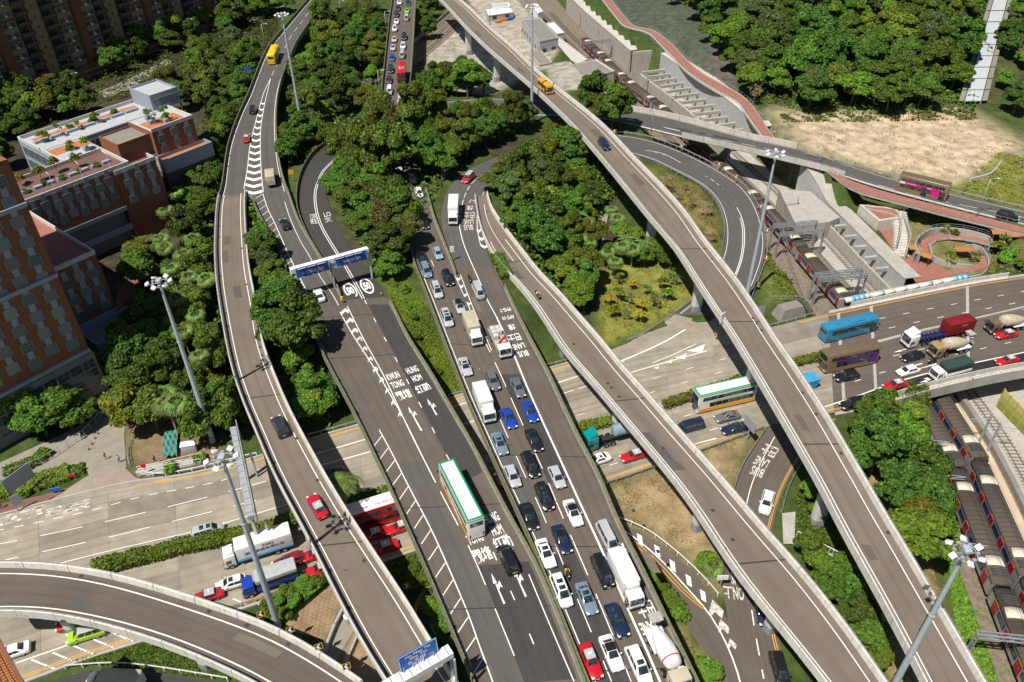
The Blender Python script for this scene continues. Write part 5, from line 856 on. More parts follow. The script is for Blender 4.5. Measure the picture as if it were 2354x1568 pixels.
hut([(1198,45),(1240,42),(1283,88),(1240,97)], -4.5, 3.6, 'grey flat roofed railway building beside the tall lamp mast', 'panel_grey', 'concrete_dark', (0, 1, 2, 3)); hut([(1214,120),(1240,115),(1268,145),(1240,150)], -3.5, .2, 'small white flat roofed annex with rooftop air units', 'concrete_pale', 'concrete_dark'); hut([(1240,98),(1285,88),(1350,138),(1330,150)], -5.5, -2.4, 'long low white railway hut with pale roof', 'concrete_pale', 'concrete_pale'); hut([(1270,160),(1370,138),(1412,165),(1310,190)], -5.0, -1.2, 'low walled railway compound with dark roof', 'concrete_pale', 'concrete_dark'); hut([(1255,55),(1272,52),(1297,77),(1280,80)], -5.5, -2.6, 'small white hut with vaulted roof beside the tracks', 'concrete_pale', 'white_metal', name='railway_hut'); hut([(1219,12),(1232,10),(1248,28),(1236,32)], -5, -1.6, 'white container hut by the tracks', 'white_metal', 'white_metal', name='container_hut')
hut([(1115,22),(1172,15),(1180,30),(1122,38)], -3, -.4, 'grey roofed site office on the construction yard', 'panel_grey', 'white_metal', (0, 1), name='site_office'); hut([(1130,10),(1168,8),(1172,16),(1135,19)], -3, .2, 'upper grey site office stacked behind the other', 'white_metal', 'panel_grey', name='site_office')
for i, (x, y, c_) in enumerate(((1145,55,'orange'),(1158,50,'orange'),(1172,48,'blue'),(1150,2,'yellow'),(1165,2,'orange'),(1110,3,'yellow'))):
    p = P(x, y, -3); o = link('material_skip', bevelled(MB().box((0, 0, .7), (2.6, 1.6, 1.4)).mesh('material_skip', 'matt_paint'), .06), None, p, (0, 0, random.random()), None, {'orange': (.55, .2, .04), 'blue': (.05, .15, .4), 'yellow': (.6, .42, .05)}[c_]); tag(o, f'{c_} steel material skip on the construction yard', 'skip', 'skips on the construction yard')
# far covered stairway on the hill
plain('walk_roof', (0.46, 0.5, 0.52), 0.4); o = root('covered_stairway', P(2245, 232, 5), 'long stairway with pale grey roof panels climbing the wooded hill', 'stairway')
for i in range(10):
    t0, t1 = i/9.6, (i+.93)/9.6; x0, y0, x1, y1 = 2236+68*t0, 232-250*t0, 2236+68*t1, 232-250*t1; z0, z1 = 6.5+10*t0, 6.5+10*t1; a, b = P(x0, y0, z0), P(x1, y1, z1); d = np.array([1, 0, 0])
    MB().quad(a-d*2.4, a+d*2.4, b+d*2.4, b-d*2.4).quad(a-d*2.4-[0, 0, .2], b-d*2.4-[0, 0, .2], b+d*2.4-[0, 0, .2], a+d*2.4-[0, 0, .2]).build('roof_panel', 'walk_roof', o)
    for s in (-1, 1): MB().quad(*[p+d*s*k for p, k in ((a, 2.7), (a, 4.2), (b, 4.2), (b, 2.7))][::s]).build('stair_slab', 'concrete_dark', o); MB().bar(a+d*s*2.3-[0, 0, 3], a+d*s*2.3, .2).build('post', 'steel_grey', o)
# ------------------------------------------------------------------ vehicles
def sharp(me, ang=.6):
    me.polygons.foreach_set('use_smooth', [True]*len(me.polygons)); me.set_sharp_from_angle(angle=ang); return me
KINDS = {'sedan': dict(L=4.75, W=1.82, H=1.44, belt=.93, nose=.68, cowl=.93, tail=.98, xa=.95, xb=.15, xc=-1.0, xd=-1.75), 'taxi': dict(L=4.7, W=1.72, H=1.5, belt=.93, nose=.76, cowl=.92, tail=.95, xa=.8, xb=.2, xc=-1.15, xd=-1.55), 'sports': dict(L=4.6, W=1.86, H=1.3, belt=.86, nose=.62, cowl=.86, tail=.9, xa=.75, xb=-.05, xc=-.95, xd=-1.75),
 'hatch': dict(L=4.2, W=1.76, H=1.5, belt=.95, nose=.7, cowl=.95, tail=.95, xa=1.0, xb=.3, xc=-1.5, xd=-1.98), 'suv': dict(L=4.7, W=1.86, H=1.68, belt=1.05, nose=.85, cowl=1.06, tail=1.05, xa=1.0, xb=.4, xc=-1.75, xd=-2.22), 'mpv': dict(L=4.85, W=1.84, H=1.86, belt=1.1, nose=.8, cowl=1.06, tail=1.1, xa=1.5, xb=.72, xc=-2.05, xd=-2.36), 'van': dict(L=4.85, W=1.72, H=1.98, belt=1.15, nose=.95, cowl=1.12, tail=1.15, xa=2.15, xb=1.5, xc=-2.2, xd=-2.4)}
def ring(x, hw, zb, zt): return [(x, -hw*.9, zb), (x, -hw, zb+.22), (x, -hw, zt-.2), (x, -hw*.94, zt-.06), (x, -hw*.78, zt), (x, hw*.78, zt), (x, hw*.94, zt-.06), (x, hw, zt-.2), (x, hw, zb+.22), (x, hw*.9, zb)]
def bil(q, u, v, off):
    a, b, c, d = [np.array(p) for p in q]; n_ = np.cross(b-a, d-a); n_ /= np.linalg.norm(n_); return (a*(1-u)+b*u)*(1-v)+(d*(1-u)+c*u)*v+n_*off
WHEEL = {}
def wheel_mesh(r, w_):
    if (r, w_) not in WHEEL: WHEEL[(r, w_)] = (MB().tube((0, -w_/2, 0), (0, w_/2, 0), r, k=14).mesh('wheel', 'rubber'), MB().tube((0, -w_/2-.015, 0), (0, w_/2+.015, 0), r*.62, k=10).mesh('rim', 'hub'))
    return WHEEL[(r, w_)]
def add_wheels(o, xs, y, r, w_=.22):
    a, b = wheel_mesh(r, w_)
    for x in xs:
        for s in (-1, 1): link('rim', b, link('wheel', a, o, (x, s*y, r)))
CARM = {}
def car_parts(kind):
    if kind in CARM: return CARM[kind]
    k = KINDS[kind]; L_, W_, H_ = k['L'], k['W'], k['H']; hw = W_/2; P_ = []; zb = .24
    st = [(L_/2, hw*.66, .36, k['nose']-.12), (L_/2-.08, hw*.84, .28, k['nose']-.02), (L_/2-.35, hw*.95, zb, k['nose']+.07), (k['xa']+.25, hw, zb, k['cowl']), (k['xa']-.4, hw, zb, k['belt']+.01), ((k['xa']+k['xd'])/2, hw, zb, k['belt']+.01), (k['xd']+.2, hw, zb, k['belt']+.02), (min(k['xd']-.1, -L_/2+.3), hw*.97, zb, k['tail']), (-L_/2+.08, hw*.9, .3, k['tail']-.04), (-L_/2, hw*.78, .36, k['tail']-.16)]
    mb = MB(); mb.loft([ring(*s)[::-1] for s in st]); hb, ht = hw*.9, hw*.7; zt = H_-.03; B_ = k['belt']-.04
    base = [(k['xa'], -hb*.86, B_), (k['xa'], hb*.86, B_), (k['xd'], hb*.86, B_), (k['xd'], -hb*.86, B_)]; base8 = [(k['xa'], -hb*.8, B_), (k['xa'], hb*.8, B_), (k['xa']-.25, hb, B_), (k['xd']+.2, hb, B_), (k['xd'], hb*.8, B_), (k['xd'], -hb*.8, B_), (k['xd']+.2, -hb, B_), (k['xa']-.25, -hb, B_)]
    top8 = [(k['xb'], -ht*.84, zt), (k['xb'], ht*.84, zt), (k['xb']-.15, ht, zt-.03), (k['xc']+.15, ht, zt-.03), (k['xc'], ht*.84, zt), (k['xc'], -ht*.84, zt), (k['xc']+.15, -ht, zt-.03), (k['xb']-.15, -ht, zt-.03)]
    mb.loft([base8, top8]); P_.append(('body', sharp(mb.mesh(kind+'_body', 'car_paint'), .7), None))
    r_ = MB(); r_.loft([top8, [(x*.97+.03*(k['xb']+k['xc'])/2, y*.9, H_) for x, y, z in top8]]); P_.append(('roof', sharp(r_.mesh(kind+'_roof', 'car_paint'), .5), 'roof'))
    def win(q, u0, v0, u1, v1, nm): P_.append((nm, MB().quad(*[bil(q, u, v, .014) for u, v in ((u0, v0), (u1, v0), (u1, v1), (u0, v1))]).mesh(nm, 'car_glass'), None))
    win([base8[0], base8[1], top8[1], top8[0]], .02, .08, .98, .95, 'windscreen'); win([base8[4], base8[5], top8[5], top8[4]], .04, .12, .96, .93, 'rear_window')
    for i, j in ((2, 3), (6, 7)):
        q = [base8[i], base8[j], top8[j], top8[i]]
        for u0, u1 in (((.06, .47), (.5, .95)) if kind not in ('mpv', 'van') else ((.05, .33), (.36, .64), (.67, .96))): win(q, u0, .16, u1, .9, 'side_window')
    for s in (-1, 1):
        P_.append(('headlight', MB().box((L_/2-.13, s*hw*.66, k['nose']-.04), (.3, .34, .12)).mesh('headlight', 'headlight'), None)); P_.append(('taillight', MB().box((-L_/2+.06, s*hw*.72, k['tail']-.2), (.1, .3, .22)).mesh('taillight', 'taillight'), None)); P_.append(('mirror', MB().box((k['xa']-.38, s*(hw+.09), k['belt']+.06), (.12, .2, .14)).mesh('mirror', 'car_paint'), None))
    P_.append(('number_plate', MB().box((-L_/2-.0, 0, .62), (.03, .5, .12)).mesh('number_plate', 'plate'), None)); P_.append(('number_plate', MB().box((L_/2, 0, .45), (.03, .5, .12)).mesh('number_plate', 'plate_white'), None)); P_.append(('grille', MB().box((L_/2-.015, 0, .5), (.04, W_*.5, .14)).mesh('grille', 'chassis'), None)); P_.append(('underbody', MB().box((0, 0, .26), (L_*.9, W_*.8, .2)).mesh('underbody', 'chassis'), None))
    CARM[kind] = P_; return P_
SUNR = {}
def build_car(kind, color, roofc=None, sun=0, sign=False):
    o = root('car', (0, 0, 0)); k = KINDS[kind]
    for nm, me, tg in car_parts(kind): link(nm, me, o, color=(roofc if (tg == 'roof' and roofc is not None) else color))
    add_wheels(o, (k['L']*.31, -k['L']*.29), k['W']/2-.12, .32 if kind not in ('suv', 'mpv') else .35)
    for i in range(sun): xm = k['xb']-.45-(i*1.0); link('sunroof', MB().box((0, 0, 0), (.62, k['W']*.46, .03)).mesh('sunroof', 'car_glass'), o, (xm, 0, k['H']+.005))
    if sun == 9: pass
    if sign: link('roof_sign', MB().box((0, 0, .06), (.2, .5, .14)).mesh('roof_sign', 'sign_white'), o, ((k['xb']+k['xc'])/2, 0, k['H']))
    return o
def bbox(c, s, mat, bev=.08, seg=2): return sharp(bevelled(MB().box(c, s).mesh('b', mat), bev, seg), .5)
def cab(o, color, x0, W_=2.1, H_=2.3, L_=1.7, zb=.5):
    """forward-control lorry cab with its front at x0"""
    mb = MB(); hw = W_/2; prof = [(x0, zb), (x0, 1.15), (x0-.22, H_-.12), (x0-.5, H_), (x0-L_, H_), (x0-L_, zb)]; mb.loft([[(x, y, z) for x, z in prof] for y in (-hw, hw)][::-1]); link('cab', sharp(bevelled(mb.mesh('cab', 'car_paint'), .07), .5), o, color=color)
    q = [(x0, -hw, 1.15), (x0, hw, 1.15), (x0-.22, hw, H_-.12), (x0-.22, -hw, H_-.12)]; link('windscreen', MB().quad(*[bil(q, u, v, .02) for u, v in ((.06, .04), (.94, .04), (.94, .88), (.06, .88))]).mesh('windscreen', 'car_glass'), o)
    for s in (-1, 1): link('side_window', MB().box((x0-.75, s*(hw+.005), 1.55), (.75, .03, .6)).mesh('side_window', 'car_glass'), o); link('headlight', MB().box((x0+.01, s*hw*.75, .75), (.06, .35, .18)).mesh('headlight', 'headlight'), o); link('mirror', MB().box((x0-.1, s*(hw+.22), 1.75), (.1, .16, .4)).mesh('mirror', 'chassis'), o)
    link('bumper', MB().box((x0+.03, 0, .5), (.14, W_*.95, .3)).mesh('bumper', 'chassis'), o)
def chassis(o, x0, x1, zs=.75): link('chassis', MB().box(((x0+x1)/2, 0, zs), (abs(x1-x0), .9, .3)).mesh('chassis', 'chassis'), o)
def sidetext(o, s, x, y, z, w_, h_, mat, face):
    me = textmesh(s, .015).copy(); me.materials.clear(); me.materials.append(MAT[mat]); return link('lettering', me, o, (x, y, z), (math.pi/2, 0, 0 if face < 0 else math.pi), (w_, h_, 1))
def toptext(o, s, x, y, z, w_, h_, mat, rz):
    me = textmesh(s, .015).copy(); me.materials.clear(); me.materials.append(MAT[mat]); return link('lettering', me, o, (x, y, z), (0, 0, rz), (w_, h_, 1))
def build_truck(kind, color, c2):
    o = root('truck', (0, 0, 0))
    if kind in ('box', 'reefer', 'ems', 'canopy', 'longbox'):
        bl = {'box': 5.2, 'reefer': 5.6, 'ems': 8.0, 'canopy': 5.8, 'longbox': 6.6}[kind]; W_ = 2.3 if kind != 'ems' else 2.45; x0 = (bl+2)/2; H_ = 2.35 if kind != 'ems' else 2.7; cab(o, color, x0, W_-.2, H_); xc = x0-2.0-bl/2; hb = 2.3 if kind not in ('ems', 'longbox') else 2.7
        if kind == 'canopy':
            link('bed', bbox((xc, 0, 1.3), (bl, W_, .7), 'car_paint', .04), o, color=color); link('canopy', bbox((xc, 0, 2.75), (bl, W_, .8), 'matt_paint', .2, 3), o, color=c2)
            for i in range(5):
                for s in (-1, 1): link('side_slat', MB().box((xc, s*(W_/2-.05), 1.72+i*.15), (bl-.1, .04, .07)).mesh('side_slat', 'chassis'), o)
            for sx in (-.48, 0, .48):
                for s in (-1, 1): link('stake', MB().box((xc+sx*bl, s*(W_/2-.06), 2.0), (.08, .08, 1.0)).mesh('stake', 'chassis'), o)
        else:
            link('cargo_box', bbox((xc, 0, 1.05+hb/2), (bl, W_, hb), 'matt_paint', .06), o, color=c2); link('rear_door', MB().box((xc-bl/2-.02, 0, 1.05+hb/2), (.05, W_*.9, hb*.9)).mesh('rear_door', 'white_metal'), o)
            if kind in ('box', 'longbox', 'ems'): link('wind_deflector', sharp(MB().loft([[(x0-.3, y, 2.35 if kind != 'ems' else 2.65), (x0-1.6, y, 2.35 if kind != 'ems' else 2.65), (x0-1.6, y, 3.1), (x0-1.3, y, 3.1)] for y in (-.85, .85)]).mesh('wind_deflector', 'car_paint'), .4), o, color=color)
            if kind == 'reefer': link('cooling_unit', bbox((x0-1.8, 0, 2.85), (.6, 1.7, .7), 'white_metal'), o)
            if kind == 'ems':
                link('side_stripe', MB().box((xc, -W_/2-.01, 1.3), (bl, .03, .45)).mesh('side_stripe', 'pipe_blue'), o); link('side_stripe', MB().box((xc, W_/2+.01, 1.3), (bl, .03, .45)).mesh('side_stripe', 'pipe_blue'), o)
                for s in (-1, 1): sidetext(o, 'EMS', xc-.6, s*(W_/2+.02), 3.1, 1.6, .5, 'sign_red', s); sidetext(o, '国际速递有限公司', xc, s*(W_/2+.02), 2.35, 5.6, .55, 'sign_blue', s)
        chassis(o, x0-.5, x0-2-bl); add_wheels(o, (x0-1.0, x0-bl-.6, x0-bl+.4) if kind in ('ems', 'longbox') else (x0-1.0, x0-bl-.6), W_/2-.2, .45, .3)
    if kind == 'mixer':
        cab(o, color, 4.3, 2.4, 2.75, 1.8); dr = MB(); rings = []
        for x, r_ in ((2.2, .45), (1.9, .95), (.9, 1.2), (-.6, 1.22), (-2.2, .95), (-3.4, .55), (-3.7, .5)): rings.append([(x, r_*math.cos(a), 2.35+r_*math.sin(a)-(x-1)*-.12) for a in np.linspace(0, 2*math.pi, 18, endpoint=False)])
        dr.loft([r_[::-1] for r_ in rings]); link('drum', sharp(dr.mesh('drum', 'matt_paint'), .8), o, color=c2); bd = MB(); bd.loft([[(x, 1.19*math.cos(a), 2.35+(x-1)*.12+1.19*math.sin(a)) for a in np.linspace(0, 2*math.pi, 18, endpoint=False)][::-1] for x in (1.15, 1.0)]); link('drum_band', bd.mesh('drum_band', 'sign_red' if c2[0] > .7 else 'train_cream'), o)
        link('hopper', sharp(MB().loft([[(-3.3, -.5, 3.2), (-3.3, .5, 3.2), (-4.2, .5, 3.2), (-4.2, -.5, 3.2)], [(-3.1, -.8, 3.9), (-3.1, .8, 3.9), (-4.4, .8, 3.9), (-4.4, -.8, 3.9)]]).mesh('hopper', 'concrete'), .5), o); link('chute', MB().bar((-4.0, 0, 2.6), (-4.8, .7, 1.5), .5, .12).mesh('chute', 'concrete'), o); link('water_tank', bbox((2.5, .7, 1.9), (.7, .7, .9), 'white_metal'), o); link('engine_unit', bbox((2.5, -.5, 1.6), (.8, 1.0, .9), 'concrete'), o); chassis(o, 4, -4.2, .95); link('fender', bbox((-2.4, 0, 1.15), (3.4, 2.4, .2), 'white_metal'), o); add_wheels(o, (3.2, 1.5, -1.8, -3.1), 1.0, .52, .35)
    if kind == 'crane':
        cab(o, color, 4.3, 2.3, 2.45, 1.7); link('flatbed', bbox((-.7, 0, 1.15), (6.2, 2.35, .25), 'matt_paint', .03), o, color=(.45, .42, .38))
        for s in (-1, 1): link('side_board', MB().box((-.7, s*1.15, 1.4), (6.2, .06, .35)).mesh('side_board', 'concrete'), o)
        link('crane_base', bbox((2.35, 0, 1.7), (.6, 1.8, 1.0), 'car_paint'), o, color=(.4, .05, .04)); link('crane_boom', MB().bar((2.3, -.6, 2.5), (1.0, .9, 2.7), .3).bar((1.0, .9, 2.9), (2.3, .5, 3.0), .22).mesh('crane_boom', 'sign_red'), o)
        for i, (x, y) in enumerate(((-2.8, -.5), (-2.8, .5), (-1.7, -.5), (-1.7, .5), (-.5, -.5))): link('load_crate', bbox((x, y, 1.75), (.95, .9, .95), 'matt_paint', .03), o, color=(.55, .56, .54))
        chassis(o, 4, -3.7); add_wheels(o, (3.3, -1.6, -2.7), .98, .48, .32)
    if kind == 'flat':
        cab(o, color, 3.4, 2.1, 2.3, 1.7); link('cargo_box', bbox((-.9, 0, 2.1), (4.6, 2.2, 2.0), 'matt_paint', .06), o, color=c2); link('tail_lift', MB().box((-3.35, 0, 1.5), (.12, 2.1, 1.2)).mesh('tail_lift', 'steel_grey'), o); chassis(o, 3, -3.3); add_wheels(o, (2.5, -1.8), .9, .45, .3)
    if kind in ('artic', 'tanker'):
        cab(o, color, 7.6, 2.45, 3.0, 2.1); link('wind_deflector', sharp(MB().loft([[(7.3, y, 3.0), (5.6, y, 3.0), (5.6, y, 3.8), (5.9, y, 3.8)] for y in (-1.0, 1.0)]).mesh('wind_deflector', 'car_paint'), .4), o, color=color); chassis(o, 7, -7.2, 1.0); add_wheels(o, (6.6, 3.9, 2.7, -4.0, -5.3, -6.6), 1.0, .5, .34)
        if kind == 'artic':
            link('container', bbox((-4.3, 0, 2.6), (6.1, 2.44, 2.6), 'matt_paint', .03), o, color=c2)
            for i in range(14):
                for s in (-1, 1): link('container_rib', MB().box((-7.1+i*.43, s*1.235, 2.6), (.16, .05, 2.3)).mesh('container_rib', 'matt_paint'), o, color=c2)
            sidetext(o, 'Textainer', -4.6, 1.28, 3.3, 1.6, .45, 'sign_yellow', 1); link('trailer_frame', MB().box((.8, .5, 1.25), (6.6, .18, .3)).box((.8, -.5, 1.25), (6.6, .18, .3)).mesh('trailer_frame', 'train_blue'), o)
            for i in range(6): link('cross_member', MB().box((-1.0+i*.95, 0, 1.25), (.15, 2.4, .2)).mesh('cross_member', 'train_blue'), o)
        else:
            tk = MB(); rings = [[(x, r_*math.cos(a), 2.35+r_*.95*math.sin(a)) for a in np.linspace(0, 2*math.pi, 18, endpoint=False)] for x, r_ in ((2.4, .7), (2.2, 1.05), (-1, 1.2), (-6.5, 1.2), (-7, .8))]; tk.loft([r_[::-1] for r_ in rings]); link('tank', sharp(tk.mesh('tank', 'matt_paint'), .8), o, color=c2); link('catwalk', MB().box((-2.5, 0, 3.5), (7, .5, .1)).mesh('catwalk', 'steel_grey'), o)
    return o
def build_bus(kind, body, roofc, skirt, ad=None, L_=11.4, edge=None):
    o = root('bus', (0, 0, 0)); dbl = kind == 'double'; H_ = 4.35 if dbl else (3.4 if kind == 'coach' else 2.7); W_ = 2.5 if kind != 'minibus' else 2.1; hw = W_/2
    mb = MB().box((0, 0, (H_+.32)/2), (L_, W_, H_-.32)); link('body', sharp(bevelled(mb.mesh('body', 'car_paint'), .16, 3), .5), o, color=body); link('roof', bbox((0, 0, H_-.02), (L_-.7, W_-.62, .16), 'matt_paint', .05), o, color=roofc)
    if dbl: link('roof_edge', bbox((0, 0, H_-.16), (L_+.03, W_+.03, .2), 'car_paint', .03), o, color=edge or body); link('roof_rim', bbox((0, 0, H_+.0), (L_-.1, W_-.1, .1), 'car_paint', .04), o, color=edge or roofc)
    for s in (-1, 1):
        link('skirt', MB().box((0, s*(hw+.005), .75), (L_*.94, .03, .8)).mesh('skirt', 'car_paint'), o, color=skirt)
        bands = ((1.35, 1.05, .06, .86),) if not dbl else ((1.3, .95, .05, .8), (2.85, .85, .05, .93))
        if kind == 'coach': bands = ((1.75, 1.0, .1, .9),)
        for z0, h_, a, b in bands:
            n_ = 7 if kind != 'minibus' else 5; xs = np.linspace(-L_/2+a*L_, -L_/2+b*L_, n_+1)
            for x0, x1 in zip(xs, xs[1:]): link('side_window', MB().box(((x0+x1)/2, s*(hw+.012), z0+h_/2), (x1-x0-.07, .035, h_)).mesh('side_window', 'car_glass'), o)
        if dbl:
            link('side_panel', MB().box((-.4, s*(hw+.014), 2.53), (L_*.86, .03, .52)).mesh('side_panel', 'car_paint'), o, color=ad if ad else body)
    x = L_/2
    for z0, h_ in (((.95, 1.35), (2.75, 1.15)) if dbl else ((1.0, H_-1.5),)): link('windscreen', MB().box((x+.005, 0, z0+h_/2), (.05, W_*.86, h_)).mesh('windscreen', 'car_glass'), o); 
    link('rear_window', MB().box((-x-.005, 0, H_-1.0), (.05, W_*.78, .8 if kind != 'minibus' else .7)).mesh('rear_window', 'car_glass'), o)
    for s in (-1, 1): link('headlight', MB().box((x+.01, s*hw*.75, .75), (.05, .4, .22)).mesh('headlight', 'headlight'), o); link('taillight', MB().box((-x-.01, s*hw*.8, 1.1), (.05, .22, .5)).mesh('taillight', 'taillight'), o); link('mirror', MB().box((x+.25, s*(hw+.15), H_*.55), (.12, .2, .5)).mesh('mirror', 'chassis'), o)
    for s in (-1,): link('door', MB().box((x-1.1, -hw-.02, 1.45), (1.3, .05, 2.1)).mesh('door', 'car_glass'), o); link('door', MB().box((.6, -hw-.02, 1.45), (1.4, .05, 2.1)).mesh('door', 'car_glass'), o) if dbl else None
    add_wheels(o, (x-2.6, -x+3.4, -x+2.1) if dbl else (x-2.3 if kind != 'minibus' else x-1.3, -x+(3.0 if kind != 'minibus' else 1.5)), hw-.16, .48 if kind != 'minibus' else .38, .32)
    if kind == 'coach': link('roof_unit', bbox((1.2, 0, H_+.12), (3.2, 1.7, .3), 'matt_paint', .08), o, color=roofc); link('roof_hatch', bbox((-3.2, 0, H_+.06), (.8, .8, .12), 'matt_paint'), o, color=roofc)
    return o
def build_bike(col):
    o = root('motorcycle', (0, 0, 0)); a = MB().tube((0, -.06, 0), (0, .06, 0), .3, k=14).mesh('wheel', 'rubber')
    link('wheel', a, o, (.68, 0, .3)); link('wheel', a, o, (-.62, 0, .3)); link('body', sharp(MB().loft([[(x, y*w_, z+y2*h_) for y, y2 in ((-1, -1), (1, -1), (1, 1), (-1, 1))] for x, w_, z, h_ in ((.75, .1, .75, .15), (.4, .2, .7, .25), (-.1, .17, .68, .18), (-.75, .14, .8, .1))]).mesh('body', 'car_paint'), .7), o, color=col)
    link('handlebar', MB().bar((.42, -.36, 1.02), (.42, .36, 1.02), .05).mesh('handlebar', 'chassis'), o); link('fork', MB().bar((.68, 0, .3), (.45, 0, .95), .1).mesh('fork', 'dark_steel'), o); link('seat', bbox((-.3, 0, .86), (.75, .3, .12), 'chassis', .05), o); link('top_box', bbox((-.8, 0, 1.08), (.42, .44, .36), 'chassis', .05), o); link('headlight', MB().box((.78, 0, .85), (.08, .2, .16)).mesh('headlight', 'headlight'), o); return o
# ---- people: one continuous skinned body each
def person(loc, rz, label, shirt=(.6, .6, .62), legs=(.06, .07, .1), pose='walk', group='pedestrians', seat=0.0):
    sit = pose == 'ride'
    J = dict(pel=(0, 0, .95), che=(0.02, 0, 1.3), nec=(.03, 0, 1.47), hed=(.05, 0, 1.58), top=(.05, 0, 1.72), ls=(0.02, .19, 1.4), rs=(.02, -.19, 1.4), le=(.1, .25, 1.12), re=(-.1, -.25, 1.13), lh=(.24, .22, .92), rh=(-.06, -.26, .88), lk=(.14, .1, .5), rk=(0, -.1, .5), la=(.1, .1, .08), ra=(-.22, -.1, .12), lt=(.26, .1, .04), rt=(-.1, -.1, .04), lp=(.02, .1, .88), rp=(-.02, -.1, .88))
    if sit: J.update(le=(.28, .3, 1.15), re=(.28, -.3, 1.15), lh=(.52, .3, 1.04), rh=(.52, -.3, 1.04), lk=(.42, .22, .8), rk=(.42, -.22, .8), la=(.25, .22, .42), ra=(.25, -.22, .42), lt=(.42, .22, .38), rt=(.42, -.22, .38), che=(.1, 0, 1.3), nec=(.16, 0, 1.46), hed=(.2, 0, 1.57), top=(.2, 0, 1.7), ls=(.1, .2, 1.4), rs=(.1, -.2, 1.4))
    ks = list(J); E_ = [('pel', 'che'), ('che', 'nec'), ('nec', 'hed'), ('hed', 'top'), ('che', 'ls'), ('che', 'rs'), ('ls', 'le'), ('rs', 're'), ('le', 'lh'), ('re', 'rh'), ('pel', 'lp'), ('pel', 'rp'), ('lp', 'lk'), ('rp', 'rk'), ('lk', 'la'), ('rk', 'ra'), ('la', 'lt'), ('ra', 'rt')]
    rad = dict(pel=.15, che=.16, nec=.06, hed=.1, top=.08, ls=.07, rs=.07, le=.045, re=.045, lh=.035, rh=.035, lp=.1, rp=.1, lk=.065, rk=.065, la=.045, ra=.045, lt=.035, rt=.035)
    key = ('person', pose)
    if key not in TXT:
        me = bpy.data.meshes.new('person'); me.from_pydata([J[k] for k in ks], [(ks.index(a), ks.index(b)) for a, b in E_], []); ob = bpy.data.objects.new('tmp', me); COL.objects.link(ob); sm_ = ob.modifiers.new('s', 'SKIN')
        for i, k_ in enumerate(ks): v_ = me.skin_vertices[0].data[i]; v_.radius = (rad[k_], rad[k_]*(1.25 if k_ in ('che', 'pel') else 1)); v_.use_root = k_ == 'pel'
        ob.modifiers.new('u', 'SUBSURF').levels = 1; bpy.context.view_layer.update(); m2 = bpy.data.meshes.new_from_object(ob.evaluated_get(bpy.context.evaluated_depsgraph_get())); COL.objects.unlink(ob); bpy.data.objects.remove(ob)
        TXT[key] = m2
    m2 = TXT[key].copy(); m2.materials.clear()
    nm = 'cloth_%02d_%02d_%02d_%02d' % (shirt[0]*99, shirt[1]*99, shirt[2]*99, legs[2]*99)
    if nm not in MAT: plain(nm, shirt, .8); plain(nm+'_l', legs, .8)
    if 'skin' not in MAT: plain('skin', (.42, .25, .17), .6); plain('hair', (.015, .012, .01), .6)
    for k_ in (nm, nm+'_l', 'skin', 'hair'): m2.materials.append(MAT[k_])
    for f in m2.polygons:
        c = f.center; f.use_smooth = True; hx = .2 if sit else .05
        f.material_index = (3 if (c.z > 1.62 or (c.z > 1.53 and c.x < hx-.02)) else 2) if c.z > 1.49 else (1 if (c.z < .93 and abs(c.y) < .24 and not (sit and c.z > .98)) else (2 if (c.z < 1.1 and abs(c.y) > .2) else 0))
    o = link('person', m2, None, (loc[0], loc[1], loc[2]+seat), (0, 0, rz)); return tag(o, label, 'person', group)
PAL = dict(white=(.78, .78, .77), black=(.012, .013, .016), silver=(.42, .44, .46), grey=(.12, .13, .14), dark=(.03, .035, .045), blue=(.012, .05, .36), navy=(.012, .022, .06), steel=(.16, .22, .28), red=(.48, .012, .02), darkred=(.2, .012, .018), green=(.16, .58, .02), lime=(.32, .55, .03), yellow=(.75, .52, .01), orange=(.78, .36, .01), beige=(.5, .44, .33), teal=(.0, .24, .24), skyblue=(.03, .22, .38), bronze=(.24, .17, .09), gold=(.34, .24, .1), lightblue=(.25, .34, .42), brown=(.15, .11, .075), bottle=(.03, .07, .06))
VEH = []
def place(o, r, x, y, sgn, desc, cat, where, z=.7, extra=None):
    p, t, m = r.px(x, y, z); t = t*sgn; o.location = (p[0], p[1], p[2]-z+.005); o.rotation_euler.z = math.atan2(t[1], t[0]); VEH.append([o, desc, cat, where, extra]); return o
def C_(kind, col, x, y, r, sgn, where, roofc=None, sun=0, extra=None, name=None):
    nm = {'mpv': 'people carrier', 'suv': 'estate car', 'hatch': 'hatchback', 'sports': 'sports saloon', 'sedan': 'saloon', 'van': 'van', 'taxi': 'taxi'}[kind]; rc = PAL[roofc] if roofc else None; o = build_car(kind, PAL[col], rc, sun, kind == 'taxi'); o.name = {'van': 'parked_van', 'taxi': 'taxi'}.get(kind, 'car').replace('parked_', '')
    d = f"{dict(dark='dark grey', steel='steel blue', navy='navy blue', darkred='dark red', lightblue='pale blue', lime='lime green').get(col, col)} {nm}"+(f" with {roofc} roof" if roofc else (' with sunroof' if sun else '')); return place(o, r, x, y, sgn, extra or d, nm if kind in ('van', 'taxi') else 'car', where)
def T_(kind, col, c2, x, y, r, sgn, where, desc): o = build_truck(kind, PAL[col], PAL[c2]); return place(o, r, x, y, sgn, desc, 'truck', where, 1.6)
def B_(kind, body, roofc, skirt, x, y, r, sgn, where, desc, ad=None, L_=11.4, z=2.6, edge=None): o = build_bus(kind, PAL[body], PAL[roofc], PAL[skirt], PAL[ad] if ad else None, L_, edge); return place(o, r, x, y, sgn, desc, 'bus', where, z)
J6 = 'in the jam on the viaduct'; JF = 'queuing on the far bridge'
